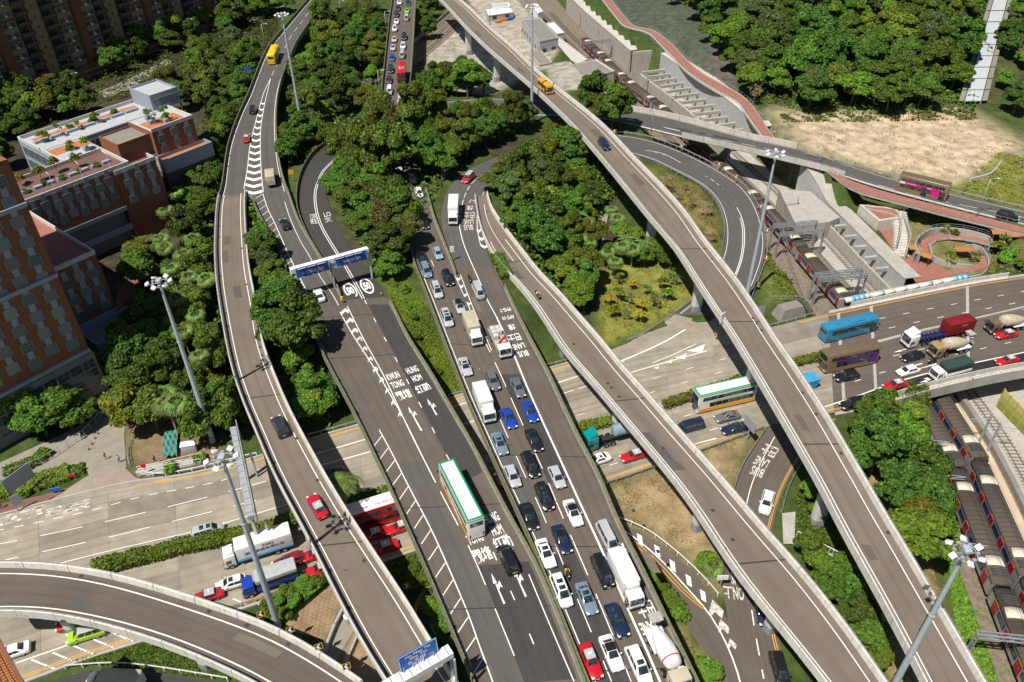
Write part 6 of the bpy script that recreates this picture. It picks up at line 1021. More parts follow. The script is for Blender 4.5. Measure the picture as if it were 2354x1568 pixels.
for k, c, x, y, rf, sn in (('hatch','lightblue',1006,582,None,0),('mpv','steel',979,622,None,0),('sedan','black',971,594,None,0),('mpv','black',1029,640,None,0),('mpv','silver',1004,668,None,1),('hatch','silver',1056,704,'black',0),('van','silver',1099,670,None,0),('mpv','silver',1027,732,None,2),('sedan','silver',1069,842,None,1),('suv','grey',1132,875,None,0),('sports','blue',1169,960,None,0),('sedan','steel',1148,1019,None,1),('hatch','silver',1178,1094,None,0),('sedan','grey',1190,890,None,0),('sedan','blue',1218,945,None,1),('sedan','black',1227,1011,None,0),('mpv','black',1219,1069,None,0),('hatch','silver',1280,1096,None,0),('mpv','black',1251,1142,None,2),('sedan','white',1317,1178,'black',0),('sedan','black',1216,1186,None,0),('van','silver',1396,1235,None,0),('sedan','navy',1291,1238,'black',0),('sedan','white',1254,1271,None,1),('van','black',1384,1314,None,0),('mpv','white',1290,1358,None,2),('sedan','steel',1348,1374,None,1),('suv','navy',1418,1426,None,2),('sedan','white',1405,1500,'black',0),('taxi','red',1358,1518,'silver',0),('mpv','white',1468,1529,None,1)): C_(k, c, x, y, R6, 1, J6, rf, sn)
T_('box','white','beige',1086,757,R6,1,J6,'white box truck with stained beige roof'); T_('crane','white','grey',1147,778,R6,1,J6,'white crane truck loaded with grey crates'); T_('box','white','white',1113,926,R6,1,J6,'white box truck with rusty roof seam'); T_('reefer','white','white',1438,1330,R6,1,J6,'white refrigerated box truck'); o = T_('mixer','beige','white',1532,1505,R6,1,J6,'white concrete mixer truck with red drum band')
T_('longbox','white','white',1042,485,R8,1,'on the bend of the loop road','long white box truck'); C_('mpv','red',1076,409,R8,1,'at the top of the loop road','silver',0,'red taxi people carrier with silver roof')
for k, c, x, y, rf, sn in (('sedan','white',918,5,None,0),('sedan','navy',938,6,None,0),('sedan','dark',914,18,None,0),('mpv','black',911,33,None,0),('van','silver',934,42,None,0),('sedan','white',911,49,None,1),('suv','white',907,66,None,1),('mpv','black',929,85,None,0),('sedan','beige',906,90,None,0),('suv','white',926,106,None,1),('sedan','silver',903,109,None,0),('van','silver',924,127,None,0),('hatch','blue',901,133,None,0),('mpv','black',898,160,None,0),('suv','dark',894,184,None,0),('van','white',895,209,None,0),('sedan','silver',921,219,None,0),('sedan','lightblue',895,233,None,0),('sedan','white',920,237,None,0),('sedan','silver',915,382,None,0),('sedan','black',938,364,None,0),('sedan','dark',918,413,None,0),('sedan','silver',947,410,None,0),('hatch','white',963,443,None,0),('sedan','lightblue',937,495,None,0),('sedan','black',975,512,None,0)): C_(k, c, x, y, FB, 1, JF, rf, sn)
C_('sports','green',935,24,FB,1,JF,None,0,'bright green sports car'); B_('double','red','red','red',923,166,FB,1,JF,'red double decker bus with grey roof lettering',None,11.0); toptext(VEH[-1][0], 'KMB', 1.2, 0, 4.42, 1.7, 2.6, 'concrete', -math.pi/2); T_('box','white','white',923,264,FB,1,JF,'white box truck half hidden by trees'); T_('flat','white','white',893,250,FB,1,JF,'small white truck half hidden by trees')
B_('double','white','white','orange',1060,1146,R5,-1,'on the lettered viaduct','white roofed double decker with green roof edge',None,12.0,2.3,(.01, .3, .12)); C_('mpv','black',1166,1284,R5,-1,'on the lettered viaduct'); C_('mpv','dark',643,979,R1,-1,'on the narrow left flyover'); C_('taxi','red',729,1163,R1,-1,'on the narrow left flyover','silver',0,'red and blue taxi with silver roof')
for ch in VEH[-1][0].children:
    pass
for s in (-1, 1): link('side_panel', MB().box((-.15, s*.865, .58), (3.6, .02, .5)).mesh('side_panel', 'car_paint'), VEH[-1][0], color=PAL['blue'])
C_('sedan','black',654,514,R5A,-1,'beside the hatched shoulder'); C_('sedan','white',733,677,R5A,-1,'under the tree by the gantry'); T_('flat','beige','beige',621,406,R1U,-1,'on the chevron road','beige box truck with grey tail lift'); C_('taxi','red',567,317,R1U,-1,'beside the chevrons','silver'); C_('mpv','black',582,252,R1U,-1,'on the chevron road'); B_('coach','yellow','yellow','green',628,124,R1U,-1,'on the elevated road','bright yellow coach',None,11.0,2.0)
B_('minibus','orange','orange','orange',1253,197,F3,1,'on the long slender flyover','orange yellow minibus with purple stripe',None,7.0,1.6); C_('van','navy',1388,333,F3,1,'on the long slender flyover')
B_('double','bronze','brown','bronze',2122,429,R7,1,'on the upper road','bronze double decker with pink side advert','white',11.6,2.2)
plain('ad_pink', (0.62, 0.015, 0.2), 0.5); plain('ad_purple', (0.1, 0.02, 0.2), 0.5); plain('ad_green', (0.4, 0.6, 0.35), 0.5); b = VEH[-1][0]
link('advert', MB().box((.2, -1.285, 2.55), (8.6, .02, .6)).box((3.3, -1.285, 1.7), (2.2, .02, 1.4)).mesh('advert', 'ad_pink'), b); sidetext(b, 'foodpanda', -2.6, -1.3, 2.6, 2.2, .3, 'sign_white', -1); sidetext(b, '$15!', 1.6, -1.3, 2.55, 1.0, .4, 'sign_white', -1)
C_('mpv','black',2316,497,R7,1,'on the upper road'); H = 'on the highway'
B_('coach','skyblue','skyblue','skyblue',1950,752,R9,1,H,'bright blue coach with roof hatch',None,12.0,1.8); T_('artic','white','darkred',2156,765,R9,-1,H,'white articulated truck carrying a dark red container'); T_('mixer','brown','beige',2316,742,R9,-1,H,'brown concrete mixer truck with cream drum'); T_('mixer','gold','beige',2185,795,R9,-1,H,'gold cab concrete mixer truck'); C_('taxi','red',2312,768,R9,-1,H,'silver'); B_('double','bronze','brown','bronze',1952,819,R9,-1,H,'bronze double decker with purple side advert',None,11.4,2.2)
link('advert', MB().box((-.2, 1.285, 2.55), (7.8, .02, .6)).box((-4.3, 1.285, 2.0), (1.9, .02, 2.3)).mesh('advert', 'ad_purple'), VEH[-1][0])
C_('sedan','black',2097,818,R9,-1,H); C_('hatch','white',2085,852,R9,-1,H); T_('canopy','white','bottle',2185,848,R9,-1,H,'white truck with dark green canopy'); VEH[-1][0]; C_('taxi','red',2315,828,R9,-1,H,'silver'); C_('suv','black',1945,864,R9,-1,H); C_('taxi','red',2057,884,R9,-1,H,'silver'); C_('mpv','black',1960,928,R9,-1,H)
B_('double','white','white','orange',1664,907,R9,-1,H,'white and orange double decker with green roof edge',None,11.6,2.2,(.01, .3, .12)); link('advert', MB().box((-.4, 1.285, 2.5), (7, .02, .5)).mesh('advert', 'ad_green'), VEH[-1][0]); link('front_panel', MB().box((5.83, 0, 2.55), (.03, 2.2, .5)).box((5.83, 0, .8), (.03, 1.2, .5)).mesh('front_panel', 'ad_purple'), VEH[-1][0])
C_('sports','grey',1671,956,R9,-1,H); C_('sedan','navy',1687,984,R9,-1,H,None,1); C_('van','navy',1586,980,R9,-1,H); T_('tanker','teal','lightblue',1436,990,R9,-1,H,'teal tanker truck passing under the flyover'); C_('sedan','white',1372,1056,R9,-1,H); C_('taxi','red',1456,1046,R9,-1,H,'silver')
B_('double','red','white','red',858,1174,R9,-1,H,'red double decker with white lettered roof',None,11.4,2.6); toptext(VEH[-1][0], 'Heartbeat of the City', -2.6, .5, 4.43, 4.4, .5, 'sign_red', math.pi); toptext(VEH[-1][0], '城市脈搏', 1.6, .5, 4.43, 1.6, .4, 'sign_red', math.pi)
for x, y in ((918,1211),(856,1228),(880,1258),(722,1273),(735,1307),(475,1369),(170,1428),(1144,1112)): C_('taxi','red',x,y,R9,-1,H,'silver')
C_('suv','darkred',663,1290,R9,-1,H,None,1); T_('ems','white','white',592,1258,R9,-1,H,'white lorry lettered EMS with blue side stripe'); T_('canopy','blue','silver',619,1329,R9,-1,H,'bright blue truck with grey canopy'); C_('mpv','silver',478,1221,R9,1,H,None,2); C_('hatch','white',530,1340,R9,-1,H,None,1); C_('mpv','lime',197,1456,R9,-1,H,'silver'); C_('sedan','white',24,1498,R9,-1,H); C_('sedan','dark',760,1091,R9,1,H)
C_('suv','white',1762,1155,R10,1,'on the bus slip road'); C_('sedan','navy',1752,1402,R10,1,'on the slip road under the flyover'); C_('mpv','black',1792,1540,R10,1,'on the slip road under the flyover')
for x, y, r, s, wh, sh in ((1303,1316,R6,1,'between queuing cars','yellow'),(1079,642,R6,1,'between queuing cars','navy'),(1236,678,F2,1,'on the middle flyover','white'),(2142,829,R9,-1,H,'black')):
    o = place(build_bike(PAL['dark']), r, x, y, s, 'dark motorcycle with top box', 'motorcycle', wh, .7); t = o.rotation_euler.z; person((o.location.x-.25*math.cos(t), o.location.y-.25*math.sin(t), o.location.z-.03), t, f'rider in {sh} top seated on motorcycle {wh}', PAL[sh], (.03, .03, .04), 'ride', 'motorcycle riders')
# the skip container parked at the highway edge
p = R9.px(1851, 884, .6)[0]; o = root('skip_container', (p[0], p[1], 0), 'bright blue steel skip container standing at the highway edge', 'skip', rz=math.atan2(*R9.near(p)[1][::-1])); mb = MB(); mb.loft([[(-1.5, -1, .2), (1.5, -1, .2), (1.5, 1, .2), (-1.5, 1, .2)], [(-2, -1.25, 2.2), (2, -1.25, 2.2), (2, 1.25, 2.2), (-2, 1.25, 2.2)]]); plain('skip_blue', (.05, .3, .5), .6, var=.25); link('shell', mb.mesh('shell', 'skip_blue'), o); link('cover', MB().box((0, 0, 2.25), (4.05, 2.55, .1)).mesh('cover', 'skip_blue'), o)
for i in range(5):
    for s in (-1, 1): link('rib', MB().bar((-1.4+i*.7, s*1.02, .25), (-1.7+i*.85, s*1.27, 2.15), .08).mesh('rib', 'skip_blue'), o)
# labels that tell each vehicle by its neighbour
pos = np.array([o.location[:2] for o, *_ in VEH]); used = {}
for i, (o, d, cat, wh, ex) in enumerate(VEH):
    dd = np.hypot(*(pos-pos[i]).T); dd[i] = 1e9; order = np.argsort(dd); lab = f'{d} {wh}'
    same = [j for j in range(len(VEH)) if j != i and VEH[j][1] == d and VEH[j][3] == wh]
    if same:
        for j in order:
            if VEH[j][1] != d and not any(v[1] == VEH[j][1] for q, v in enumerate(VEH) if q != j and v[3] == wh) and dd[j] < 25: lab = f'{d} next to {VEH[j][1]} {wh}'; break
        else:
            j = [j for j in order if VEH[j][1] != d][0]; lab = f'{d} next to {VEH[j][1]} {wh}'
    lab = ' '.join(lab.split()[:16]); tag(o, lab, cat, {'truck': 'trucks', 'bus': 'buses', 'motorcycle': 'motorcycles', 'taxi': 'taxis'}.get(cat, 'cars and vans')+' in traffic')
# ------------------------------------------------------------------ vegetation
def leafmesh(name, pts, nrm, size, mats, mi=None, elong=1.5):
    """one quad per leaf clump"""
    n = len(pts); r = rng.normal(size=(n, 3)); nn = nrm+r*.55; nn /= np.linalg.norm(nn, axis=1)[:, None]; a = np.cross(nn, rng.normal(size=(n, 3))); a /= np.linalg.norm(a, axis=1)[:, None]; b = np.cross(nn, a); s = (size*rng.uniform(.6, 1.35, n))[:, None]
    v = np.stack([pts-a*s*elong*.5, pts+b*s*.5+nn*s*.12, pts+a*s*elong*.5, pts-b*s*.5+nn*s*.12], 1).reshape(-1, 3); me = bpy.data.meshes.new(name); me.vertices.add(4*n); me.vertices.foreach_set('co', v.ravel()); me.loops.add(4*n); me.loops.foreach_set('vertex_index', np.arange(4*n)); me.polygons.add(n); me.polygons.foreach_set('loop_start', np.arange(0, 4*n, 4)); me.polygons.foreach_set('loop_total', np.full(n, 4))
    for m_ in mats: me.materials.append(MAT[m_])
    if mi is not None: me.polygons.foreach_set('material_index', mi)
    me.update(); return me
def crown(name, R_, Hc, nl, n, size, mats, p2=0.0, lobe=.42, flat=.8, base=0.0, seed=0, elong=1.5):
    """crown as a cluster of leafy lobes with gaps between them; base = height of crown bottom"""
    global rng
    rng = np.random.default_rng(seed+11); L = []
    for i in range(nl):
        while True:
            q = rng.uniform(-1, 1, 3)
            if .25 < np.linalg.norm(q) < 1: break
        q[2] = abs(q[2])*1.25-.42; rr = lobe*rng.uniform(.65, 1.25); L.append((q[0]*(1-rr*.55)*R_, q[1]*(1-rr*.55)*R_, base+Hc*(.42+.5*q[2]), rr*R_))
    P_, N_ = [], []; w_ = np.array([l[3]**2 for l in L]); w_ /= w_.sum()
    for (x, y, z, r_), k in zip(L, rng.multinomial(n, w_)):
        d = rng.normal(size=(k, 3)); d[:, 2] = np.abs(d[:, 2])*.9+d[:, 2]*.35; d /= np.linalg.norm(d, axis=1)[:, None]; rad = r_*(rng.uniform(.5, 1.06, k)**.55); bump = 1+.13*np.sin(d[:, 0]*9+x)*np.sin(d[:, 1]*8+y); p = d*(rad*bump)[:, None]*[1, 1, flat]+[x, y, z]; P_.append(p); N_.append(d)
    P_ = np.vstack(P_); N_ = np.vstack(N_); N_[:, 2] += .35; mi = (rng.random(len(P_)) < p2).astype(int) if p2 else None
    return leafmesh(name, P_, N_, size, mats, mi, elong)
def trunk(name, h, r0, limbs, spread, mat='bark', seed=0, lean=.0):
    rg = random.Random(seed); mb = MB(); pts = [Vector((0, 0, -.5))]; x = y = 0
    for i in range(1, 5): x += rg.uniform(-.18, .18)+lean; y += rg.uniform(-.18, .18); pts.append(Vector((x, y, h*i/4)))
    for i, (a, b) in enumerate(zip(pts, pts[1:])): mb.tube(a, b, r0*(1-.16*i), r0*(1-.16*(i+1)), 7, False)
    for i in range(limbs):
        a = 2*math.pi*i/limbs+rg.uniform(-.4, .4); s = pts[2+i % 3]; e = s+Vector((math.cos(a)*spread*.55, math.sin(a)*spread*.55, spread*.45)); f = e+Vector((math.cos(a+.4)*spread*.35, math.sin(a+.4)*spread*.35, spread*.4)); mb.tube(s, e, r0*.45, r0*.28, 5, False); mb.tube(e, f, r0*.28, r0*.1, 5, False)
    return mb.mesh(name, mat, True)
TREES = {}
def kind(key, cm, tm): TREES[key] = (cm, tm)
for i in range(3): kind(f'dark{i}', crown('crown', 4.2, 7.6, 28+3*i, 11500, .34, ['leaf_dark', 'leaf_mid'], .18, .31, .92, 1.6, 10+i), trunk('trunk', 5.5, .3, 5, 3.0, seed=i))
for i in range(3): kind(f'mid{i}', crown('crown', 4.0, 7.0, 24+4*i, 11000, .34, ['leaf_mid', 'leaf_dark'], .3, .33, .88, 1.5, 20+i), trunk('trunk', 5, .28, 5, 2.8, seed=5+i))
for i in range(2): kind(f'bright{i}', crown('crown', 3.6, 5.0, 13, 10000, .32, ['leaf_bright', 'leaf_mid'], .3, .44, .75, 2.2, 30+i), trunk('trunk', 4.4, .24, 5, 2.4, seed=9+i))
for i in range(2): kind(f'olive{i}', crown('crown', 3.4, 5.6, 14, 10000, .31, ['leaf_olive', 'leaf_mid'], .35, .4, .85, 2.4, 40+i), trunk('trunk', 4.8, .22, 5, 2.4, seed=12+i))
for i in range(2): kind(f'feather{i}', crown('crown', 4.0, 9.5, 22, 11000, .27, ['leaf_olive', 'leaf_dark'], .6, .3, 1.25, 2.5, 50+i, 2.6), trunk('trunk', 9, .28, 7, 2.8, seed=15+i))
kind('grey0', crown('crown', 3.6, 5.2, 12, 7500, .34, ['leaf_grey', 'leaf_dark'], .25, .42, .78, 2.6, 60), trunk('trunk', 4.8, .25, 5, 2.6, seed=18))
kind('cream0', crown('crown', 3.6, 5.6, 14, 8500, .36, ['leaf_mid', 'blossom_cream'], .17, .42, .85, 2.2, 70), trunk('trunk', 4.6, .26, 5, 2.6, seed=19)); kind('cream1', crown('crown', 3.6, 5.6, 12, 8500, .36, ['leaf_mid', 'leaf_yellow'], .3, .42, .85, 2.2, 71), trunk('trunk', 4.6, .26, 5, 2.6, seed=20))
kind('flame0', crown('crown', 3.4, 4.0, 12, 6500, .34, ['leaf_mid', 'leaf_orange'], .14, .4, .65, 3.2, 75), trunk('trunk', 5, .2, 5, 2.6, seed=21)); kind('rust0', crown('crown', 3.2, 4.6, 12, 6500, .34, ['leaf_red_dark', 'leaf_mid'], .35, .42, .8, 2.4, 76), trunk('trunk', 4.6, .22, 5, 2.4, seed=22))
kind('young0', crown('crown', 1.5, 2.6, 7, 420, .3, ['leaf_mid', 'leaf_yellow'], .35, .42, .8, 1.4, 80), trunk('trunk', 2.6, .07, 4, 1.0, 'bark_pale', 23)); kind('young1', crown('crown', 1.4, 2.2, 6, 380, .3, ['leaf_yellow', 'leaf_orange'], .3, .45, .8, 1.4, 81), trunk('trunk', 2.4, .06, 4, .9, 'bark_pale', 24)); kind('young2', crown('crown', 1.2, 2.6, 6, 150, .28, ['leaf_grey', 'leaf_mid'], .4, .45, .9, 1.2, 82), trunk('trunk', 2.8, .06, 5, 1.1, 'bark_pale', 25)); kind('bare0', crown('crown', 2.2, 3.0, 9, 260, .26, ['leaf_dry'], 0, .4, .8, 1.6, 83), trunk('trunk', 4.0, .12, 8, 2.2, 'bark_pale', 26))
for i in range(3): kind(f'bush{i}', crown('crown', 1.7, 1.9, 8, 1900, .3, [('leaf_bright', 'leaf_mid', 'leaf_dark')[i], 'leaf_mid'], .3, .5, .8, .0, 90+i), trunk('trunk', 1.0, .08, 4, .9, seed=27))
NAMES = dict(dark=('dark_broadleaf_tree', 'dark green broadleaf tree'), mid=('broadleaf_tree', 'mid green broadleaf tree'), bright=('bright_broadleaf_tree', 'bright green broadleaf tree'), olive=('olive_rounded_tree', 'olive green rounded tree'), feather=('feathery_tree', 'tall feathery olive tree'), grey=('broadleaf_tree', 'grey green broadleaf tree'), cream=('flowering_tree', 'tree dotted with cream flower heads'), flame=('flame_tree', 'spreading tree with orange blossom'), rust=('broadleaf_tree', 'rust brown leaved tree'), young=('young_tree', 'young staked tree'), bare=('bare_shrub', 'dry leafless shrub'), bush=('shrub', 'rounded green shrub'))  # types set apart by foliage colour and form alone, species not identified
NT = 0; TPOS = []
def tree(x, y, key, s, where, z=None, hs=1.0, world=None):
    global NT
    where = where(*proj(world)) if callable(where) else where; p = world if world is not None else (PG(x, y) if z is None else P(x, y, z)); nm, lb = NAMES[key.rstrip('0123456789')]; lb = ('large ' if s > 1.25 else ('small ' if s < .8 and 'young' not in nm else ''))+lb; o = root(nm, (p[0], p[1], p[2]-.1), f'{lb} {where}', 'shrub' if 'shrub' in nm else 'tree', f'{lb.split(" with")[0]}s {where}', random.uniform(0, 6.28)); cm, tm = TREES[key]; sx = s*random.uniform(.82, 1.22)
    link('crown', cm, o, scale=(sx, s*random.uniform(.82, 1.22), s*hs*random.uniform(.88, 1.18))); link('trunk', tm, o, scale=(s, s, s*hs)); NT += 1; TPOS.append((p[0], p[1], 3.6*s)); return o
KEEP = [(ROADS[k], mg) for k, mg in (('highway', 1.0), ('bus_slip', .8), ('curved_slip', .8), ('loop_road', 1.0), ('loop_up', 1.0), ('far_bridge', 1.2), ('central_left', 1.0), ('central_right', 1.0), ('branch', .8), ('left_flyover', 1.5), ('right_flyover', 1.5), ('middle_flyover', 1.5), ('upper_left', 1.0), ('upper_right', .8), ('corner_flyover', 1))]
KPOLY = [[tuple(p[:2]) for p in r.L[::2]]+[tuple(p[:2]) for p in r.R[::-2]] for r, _ in KEEP]
def clear(x, y, rad):
    for (r, mg), pl in zip(KEEP, KPOLY):
        d = np.hypot(r.C[:, 0]-x, r.C[:, 1]-y); i = int(np.argmin(d)); hw = .5*np.linalg.norm(r.L[i]-r.R[i])
        if d[i] < hw+rad+mg: return False
    return True
def wood(pts, keys, spacing, s0, s1, where, n=999, hs=1.0, keep=.45, z=None, seed=1):
    """trees scattered over a photo polygon of ground, never closer than the spacing"""
    rg = random.Random(seed); q = [tuple((PG(x, y) if z is None else P(x, y, z))[:2]) for x, y in pts]; xs = [p[0] for p in q]; ys = [p[1] for p in q]; got = []; t = 0
    while len(got) < n and t < 2500:
        t += 1; x, y = rg.uniform(min(xs), max(xs)), rg.uniform(min(ys), max(ys)); s = rg.uniform(s0, s1)
        if not inpoly(np.array([x]), np.array([y]), q)[0] or any((x-a)**2+(y-b)**2 < (spacing*(s+c)*.5)**2 for a, b, c in got) or not clear(x, y, keep*3.6*s): continue
        got.append((x, y, s)); tree(0, 0, rg.choice(keys), s, where, world=np.array([x, y, ground(x, y)]), hs=hs*rg.uniform(.9, 1.15))
    return len(got)
D, Mi, Br, Ol, Fe = ['dark0', 'dark1', 'dark2'], ['mid0', 'mid1', 'mid2'], ['bright0', 'bright1'], ['olive0', 'olive1'], ['feather0', 'feather1']
HILL = lambda x, y: 'in the wood beside the covered stairway' if x > 2100 else ('in the wood above the red footpath' if x < 1740 else ('at the front of the wood facing the sandy lot' if y > 190 else ('in the heart of the wood behind the sandy lot' if y > 90 else 'high in the wood behind the sandy lot')))
wood([(1640,120),(1750,60),(1850,-10),(2250,-10),(2215,80),(2185,240),(2100,262),(1850,262),(1760,250),(1700,200)], D+Mi+Br+['grey0','olive0'], 4.3, 1.1, 1.75, HILL, 95, 1.0, seed=3)
wood([(1700,-5),(2300,-5),(2280,-30),(1680,-30)], D+Mi, 5.5, 1.1, 1.5, 'on the hilltop behind the sandy lot', 10, 1.1, seed=4); wood([(2310,80),(2353,0),(2440,60),(2440,330),(2353,300),(2300,250)], D+Br+Mi, 4.6, .8, 1.2, 'right of the covered stairway', 18, 1.0, seed=5); wood([(1480,-10),(1600,-10),(1680,60),(1620,60),(1560,20)], D+Mi, 4.8, .9, 1.3, 'above the green sprayed slope', 8, 1.0, seed=6)
wood([(655,120),(700,60),(760,40),(880,20),(880,240),(800,290),(740,300),(680,300),(660,230)], D+Mi+Br+['olive0','grey0','feather1'], 4.6, .85, 1.3, 'between the elevated road and far bridge', 42, 1.0, seed=7); wood([(640,330),(690,320),(760,320),(740,340),(700,370),(670,420)], Mi+D+['bright0'], 4.2, .8, 1.1, 'inside the bend of the loop road', 8, .85, seed=8)
wood([(770,420),(790,380),(860,330),(890,380),(905,440),(935,540),(935,610),(900,640),(870,620),(820,560),(780,490)], Mi+D+['rust0','olive0','grey0'], 4.2, .75, 1.15, 'on the knoll between the loop roads', 24, 1.0, seed=9)
for x, y, s, h in ((850,440,1.15,1.25),(822,400,1.0,1.1),(880,395,1.05,1.2),(790,395,.9,1.1)): tree(x, y, random.choice(Fe), s, 'on the knoll between the loop roads', hs=h)
wood([(965,300),(1010,290),(1150,285),(1230,290),(1170,320),(1080,365),(1020,420),(985,430),(965,380)], Mi+D+['olive0','grey0','feather0','bright0'], 4.2, .75, 1.15, 'between far bridge and loop road', 26, 1.05, seed=10); wood([(965,205),(1080,190),(1220,200),(1240,222),(1100,222),(980,228)], Mi+D+['bright0'], 4.2, .75, 1.05, 'at the edge of the concrete yard', 14, 1.0, seed=11)
for x, y, k, s, h in ((955,330,'feather0',1.1,1.2),(935,345,'feather1',.95,1.1),(1000,330,'feather0',1.15,1.2),(1075,225,'bright0',1.25,1.25),(1015,215,'olive0',1.0,1.0)): tree(x, y, k, s, 'between far bridge and concrete yard', hs=h)
wood([(1190,380),(1280,355),(1380,360),(1420,420),(1390,470),(1365,500),(1350,640),(1330,720),(1280,650),(1220,590),(1165,520),(1150,450)], D+Mi+Ol+['cream1','bright0','grey0','flame0'], 4.3, .75, 1.2, 'in the dense wood beside the middle flyover', 46, 1.0, seed=12)
wood([(1330,275),(1420,270),(1440,300),(1370,300)], D+Mi, 4.2, 1.0, 1.3, 'between right flyover and road bridge', 5, 1.2, seed=13); tree(1405, 300, 'feather0', 1.15, 'between right flyover and road bridge', hs=1.2)
wood([(585,490),(610,540),(640,600),(660,680),(690,760),(720,840),(745,930),(740,985),(680,960),(640,900),(615,800),(590,640)], D+Mi+['cream1','grey0','bright0','olive1'], 3.9, .7, 1.15, 'between left flyover and lettered viaduct', 30, .95, seed=14)
for x, y, k, s in ((700,800,'dark0',1.35),(650,760,'dark1',1.2),(720,950,'mid0',1.1)): tree(x, y, k, s, 'between left flyover and lettered viaduct')
wood([(1140,610),(1165,625),(1200,690),(1250,790),(1290,830),(1265,840),(1235,780),(1190,700)], Mi+['bright1','dark2'], 3.2, .5, .8, 'between jammed viaduct and middle flyover', 10, .8, .3, seed=15); wood([(890,650),(925,660),(960,740),(1000,830),(1040,900),(1020,905),(960,800)], ['bush0','bush1','bush2'], 3.6, .4, .9, 'on the grass slope between viaducts', 8, .9, .2, seed=16)
wood([(450,400),(500,330),(540,290),(560,200),(590,190),(520,330),(505,420),(490,480),(470,470)], D+Mi+['olive0'], 3.9, .75, 1.05, 'between brick building and elevated road', 18, 1.0, .3, seed=17); wood([(330,200),(420,170),(520,120),(590,110),(570,190),(540,260),(470,300),(400,240)], Mi+D+['grey0','flame0','olive0','feather1'], 4.1, .8, 1.15, 'behind the roof garden of the brick building', 26, 1.0, seed=18)
wood([(0,200),(60,200),(120,230),(230,205),(270,225),(180,290),(30,330),(-40,330)], D+Mi+['olive1','cream1'], 4.2, .8, 1.2, 'between apartment tower and brick building', 22, 1.0, seed=19); wood([(180,165),(240,150),(330,120),(420,90),(520,50),(640,10),(660,30),(560,80),(430,115),(330,150),(240,190)], D+Mi+Br, 4.5, .9, 1.35, 'in front of the apartment tower', 24, 1.05, seed=20); wood([(-60,380),(10,350),(20,420),(-40,430)], Mi+D, 4, .8, 1.1, 'behind the brick tower', 4, seed=21)
wood([(330,760),(420,740),(480,680),(500,760),(520,860),(560,960),(500,960),(440,930),(400,900),(300,900)], D+Mi+['olive0','olive1'], 4.2, .8, 1.15, 'between brick building and left flyover', 22, .95, .3, seed=22); wood([(440,450),(490,480),(490,640),(470,720),(400,640)], D+Mi, 4.2, .8, 1.1, 'among the palms beside the left flyover', 9, .9, .3, seed=23)
for x, y, k, s in ((215,880,'cream0',1.0),(320,870,'cream1',1.1),(300,985,'cream1',1.15),(365,990,'cream0',1.1),(290,800,'cream1',.9),(60,985,'bright0',1.25),(110,1000,'mid0',1.1),(165,985,'mid1',1.15),(35,940,'bright1',1.0),(330,660,'mid2',1.2),(345,610,'olive1',1.1),(470,1000,'mid1',1.1),(540,985,'mid0',1.1)): tree(x, y, k, s, 'along the driveway of the brick building')
wood([(1925,1000),(1990,985),(2070,960),(2085,980),(2085,1060),(2110,1160),(2150,1270),(2100,1320),(2060,1250),(2005,1130)], Mi+D+['olive0','bright1'], 4.2, .85, 1.3, 'between right flyover and trains', 26, 1.0, .3, seed=24)
for x, y, k, s in ((2080,965,'feather0',.8),(2050,1000,'olive1',1.2),(1990,1040,'mid1',1.1),(2110,1270,'olive0',1.25)): tree(x, y, k, s, 'between right flyover and trains')
wood([(1835,1270),(1920,1325),(1985,1380),(2010,1440),(2000,1560),(1960,1510),(1900,1400),(1850,1330)], Mi+D+Br, 3.8, .7, 1.05, 'between the two right flyovers', 16, .9, .25, seed=25); wood([(1845,1120),(1870,1150),(1905,1230),(1880,1240),(1840,1190)], Br+['mid0'], 3.4, .5, .8, 'beside the access ramp', 5, .8, .2, seed=26)
for x, y, k, s in ((1862,1150,'bright1',.6),(1885,1195,'mid0',.6),(1850,1290,'mid1',.75),(1880,1330,'bright0',.75),(1915,1355,'mid2',.8),(1945,1400,'mid0',.8),(1960,1440,'dark1',.75),(1985,1490,'mid1',.75),(1995,1540,'bright1',.6),(1900,1390,'dark0',.6)): tree(x, y, k, s, 'between the two right flyovers')
for x, y, s in ((1628,1300,.9),(1505,1330,.8),(1520,1355,.9),(1540,1385,1.0),(1548,1415,1.1),(1495,1310,.7),(1620,1530,1.0),(1635,1555,1.0)): tree(x, y, random.choice(('bush0', 'bush1')), s, 'beside the curved slip road')
for x, y, k, s in ((1015,1425,'bright1',.75),(1035,1470,'mid1',.8),(1005,1560,'mid0',.7),(995,1330,'bush0',1.2),(960,1330,'bush1',1.1)): tree(x, y, k, s, 'beside the lettered viaduct', z=0)
for x, y, s in ((700,1345,.8),(730,1335,.7),(660,1365,.8),(640,1390,.9),(680,1385,.7),(615,1400,.8),(655,1420,.8),(1000,1400,.7)): tree(x, y, random.choice(('bush0', 'bush1')), s, 'on the verge below the left flyover', z=0)
rg = random.Random(5)
for i, (x, y) in enumerate(((1420,690),(1445,700),(1470,715),(1500,705),(1530,690),(1485,680),(1450,665),(1420,655),(1520,665),(1550,655),(1470,740),(1440,735),(1410,730),(1540,640),(1400,700))): tree(x, y, ('young0', 'young2', 'young1', 'young2')[i % 4], rg.uniform(.7, 1.0), 'in the garden inside the loop')
for x, y in ((1560,460),(1590,480),(1620,500),(1610,540),(1630,560),(1575,440),(1540,440)): tree(x, y, rg.choice(('bare0', 'young2')), rg.uniform(.6, .9), 'on the dry grass inside the loop')
for x, y, k, s in ((1440,600,'bright0',.7),(1480,615,'mid0',.6),(1510,595,'bright1',.7),(1420,560,'flame0',.7),(1455,560,'flame0',.7),(1530,610,'mid1',.7),(1400,600,'mid2',.65)): tree(x, y, k, s, 'in the garden beside the footpath')
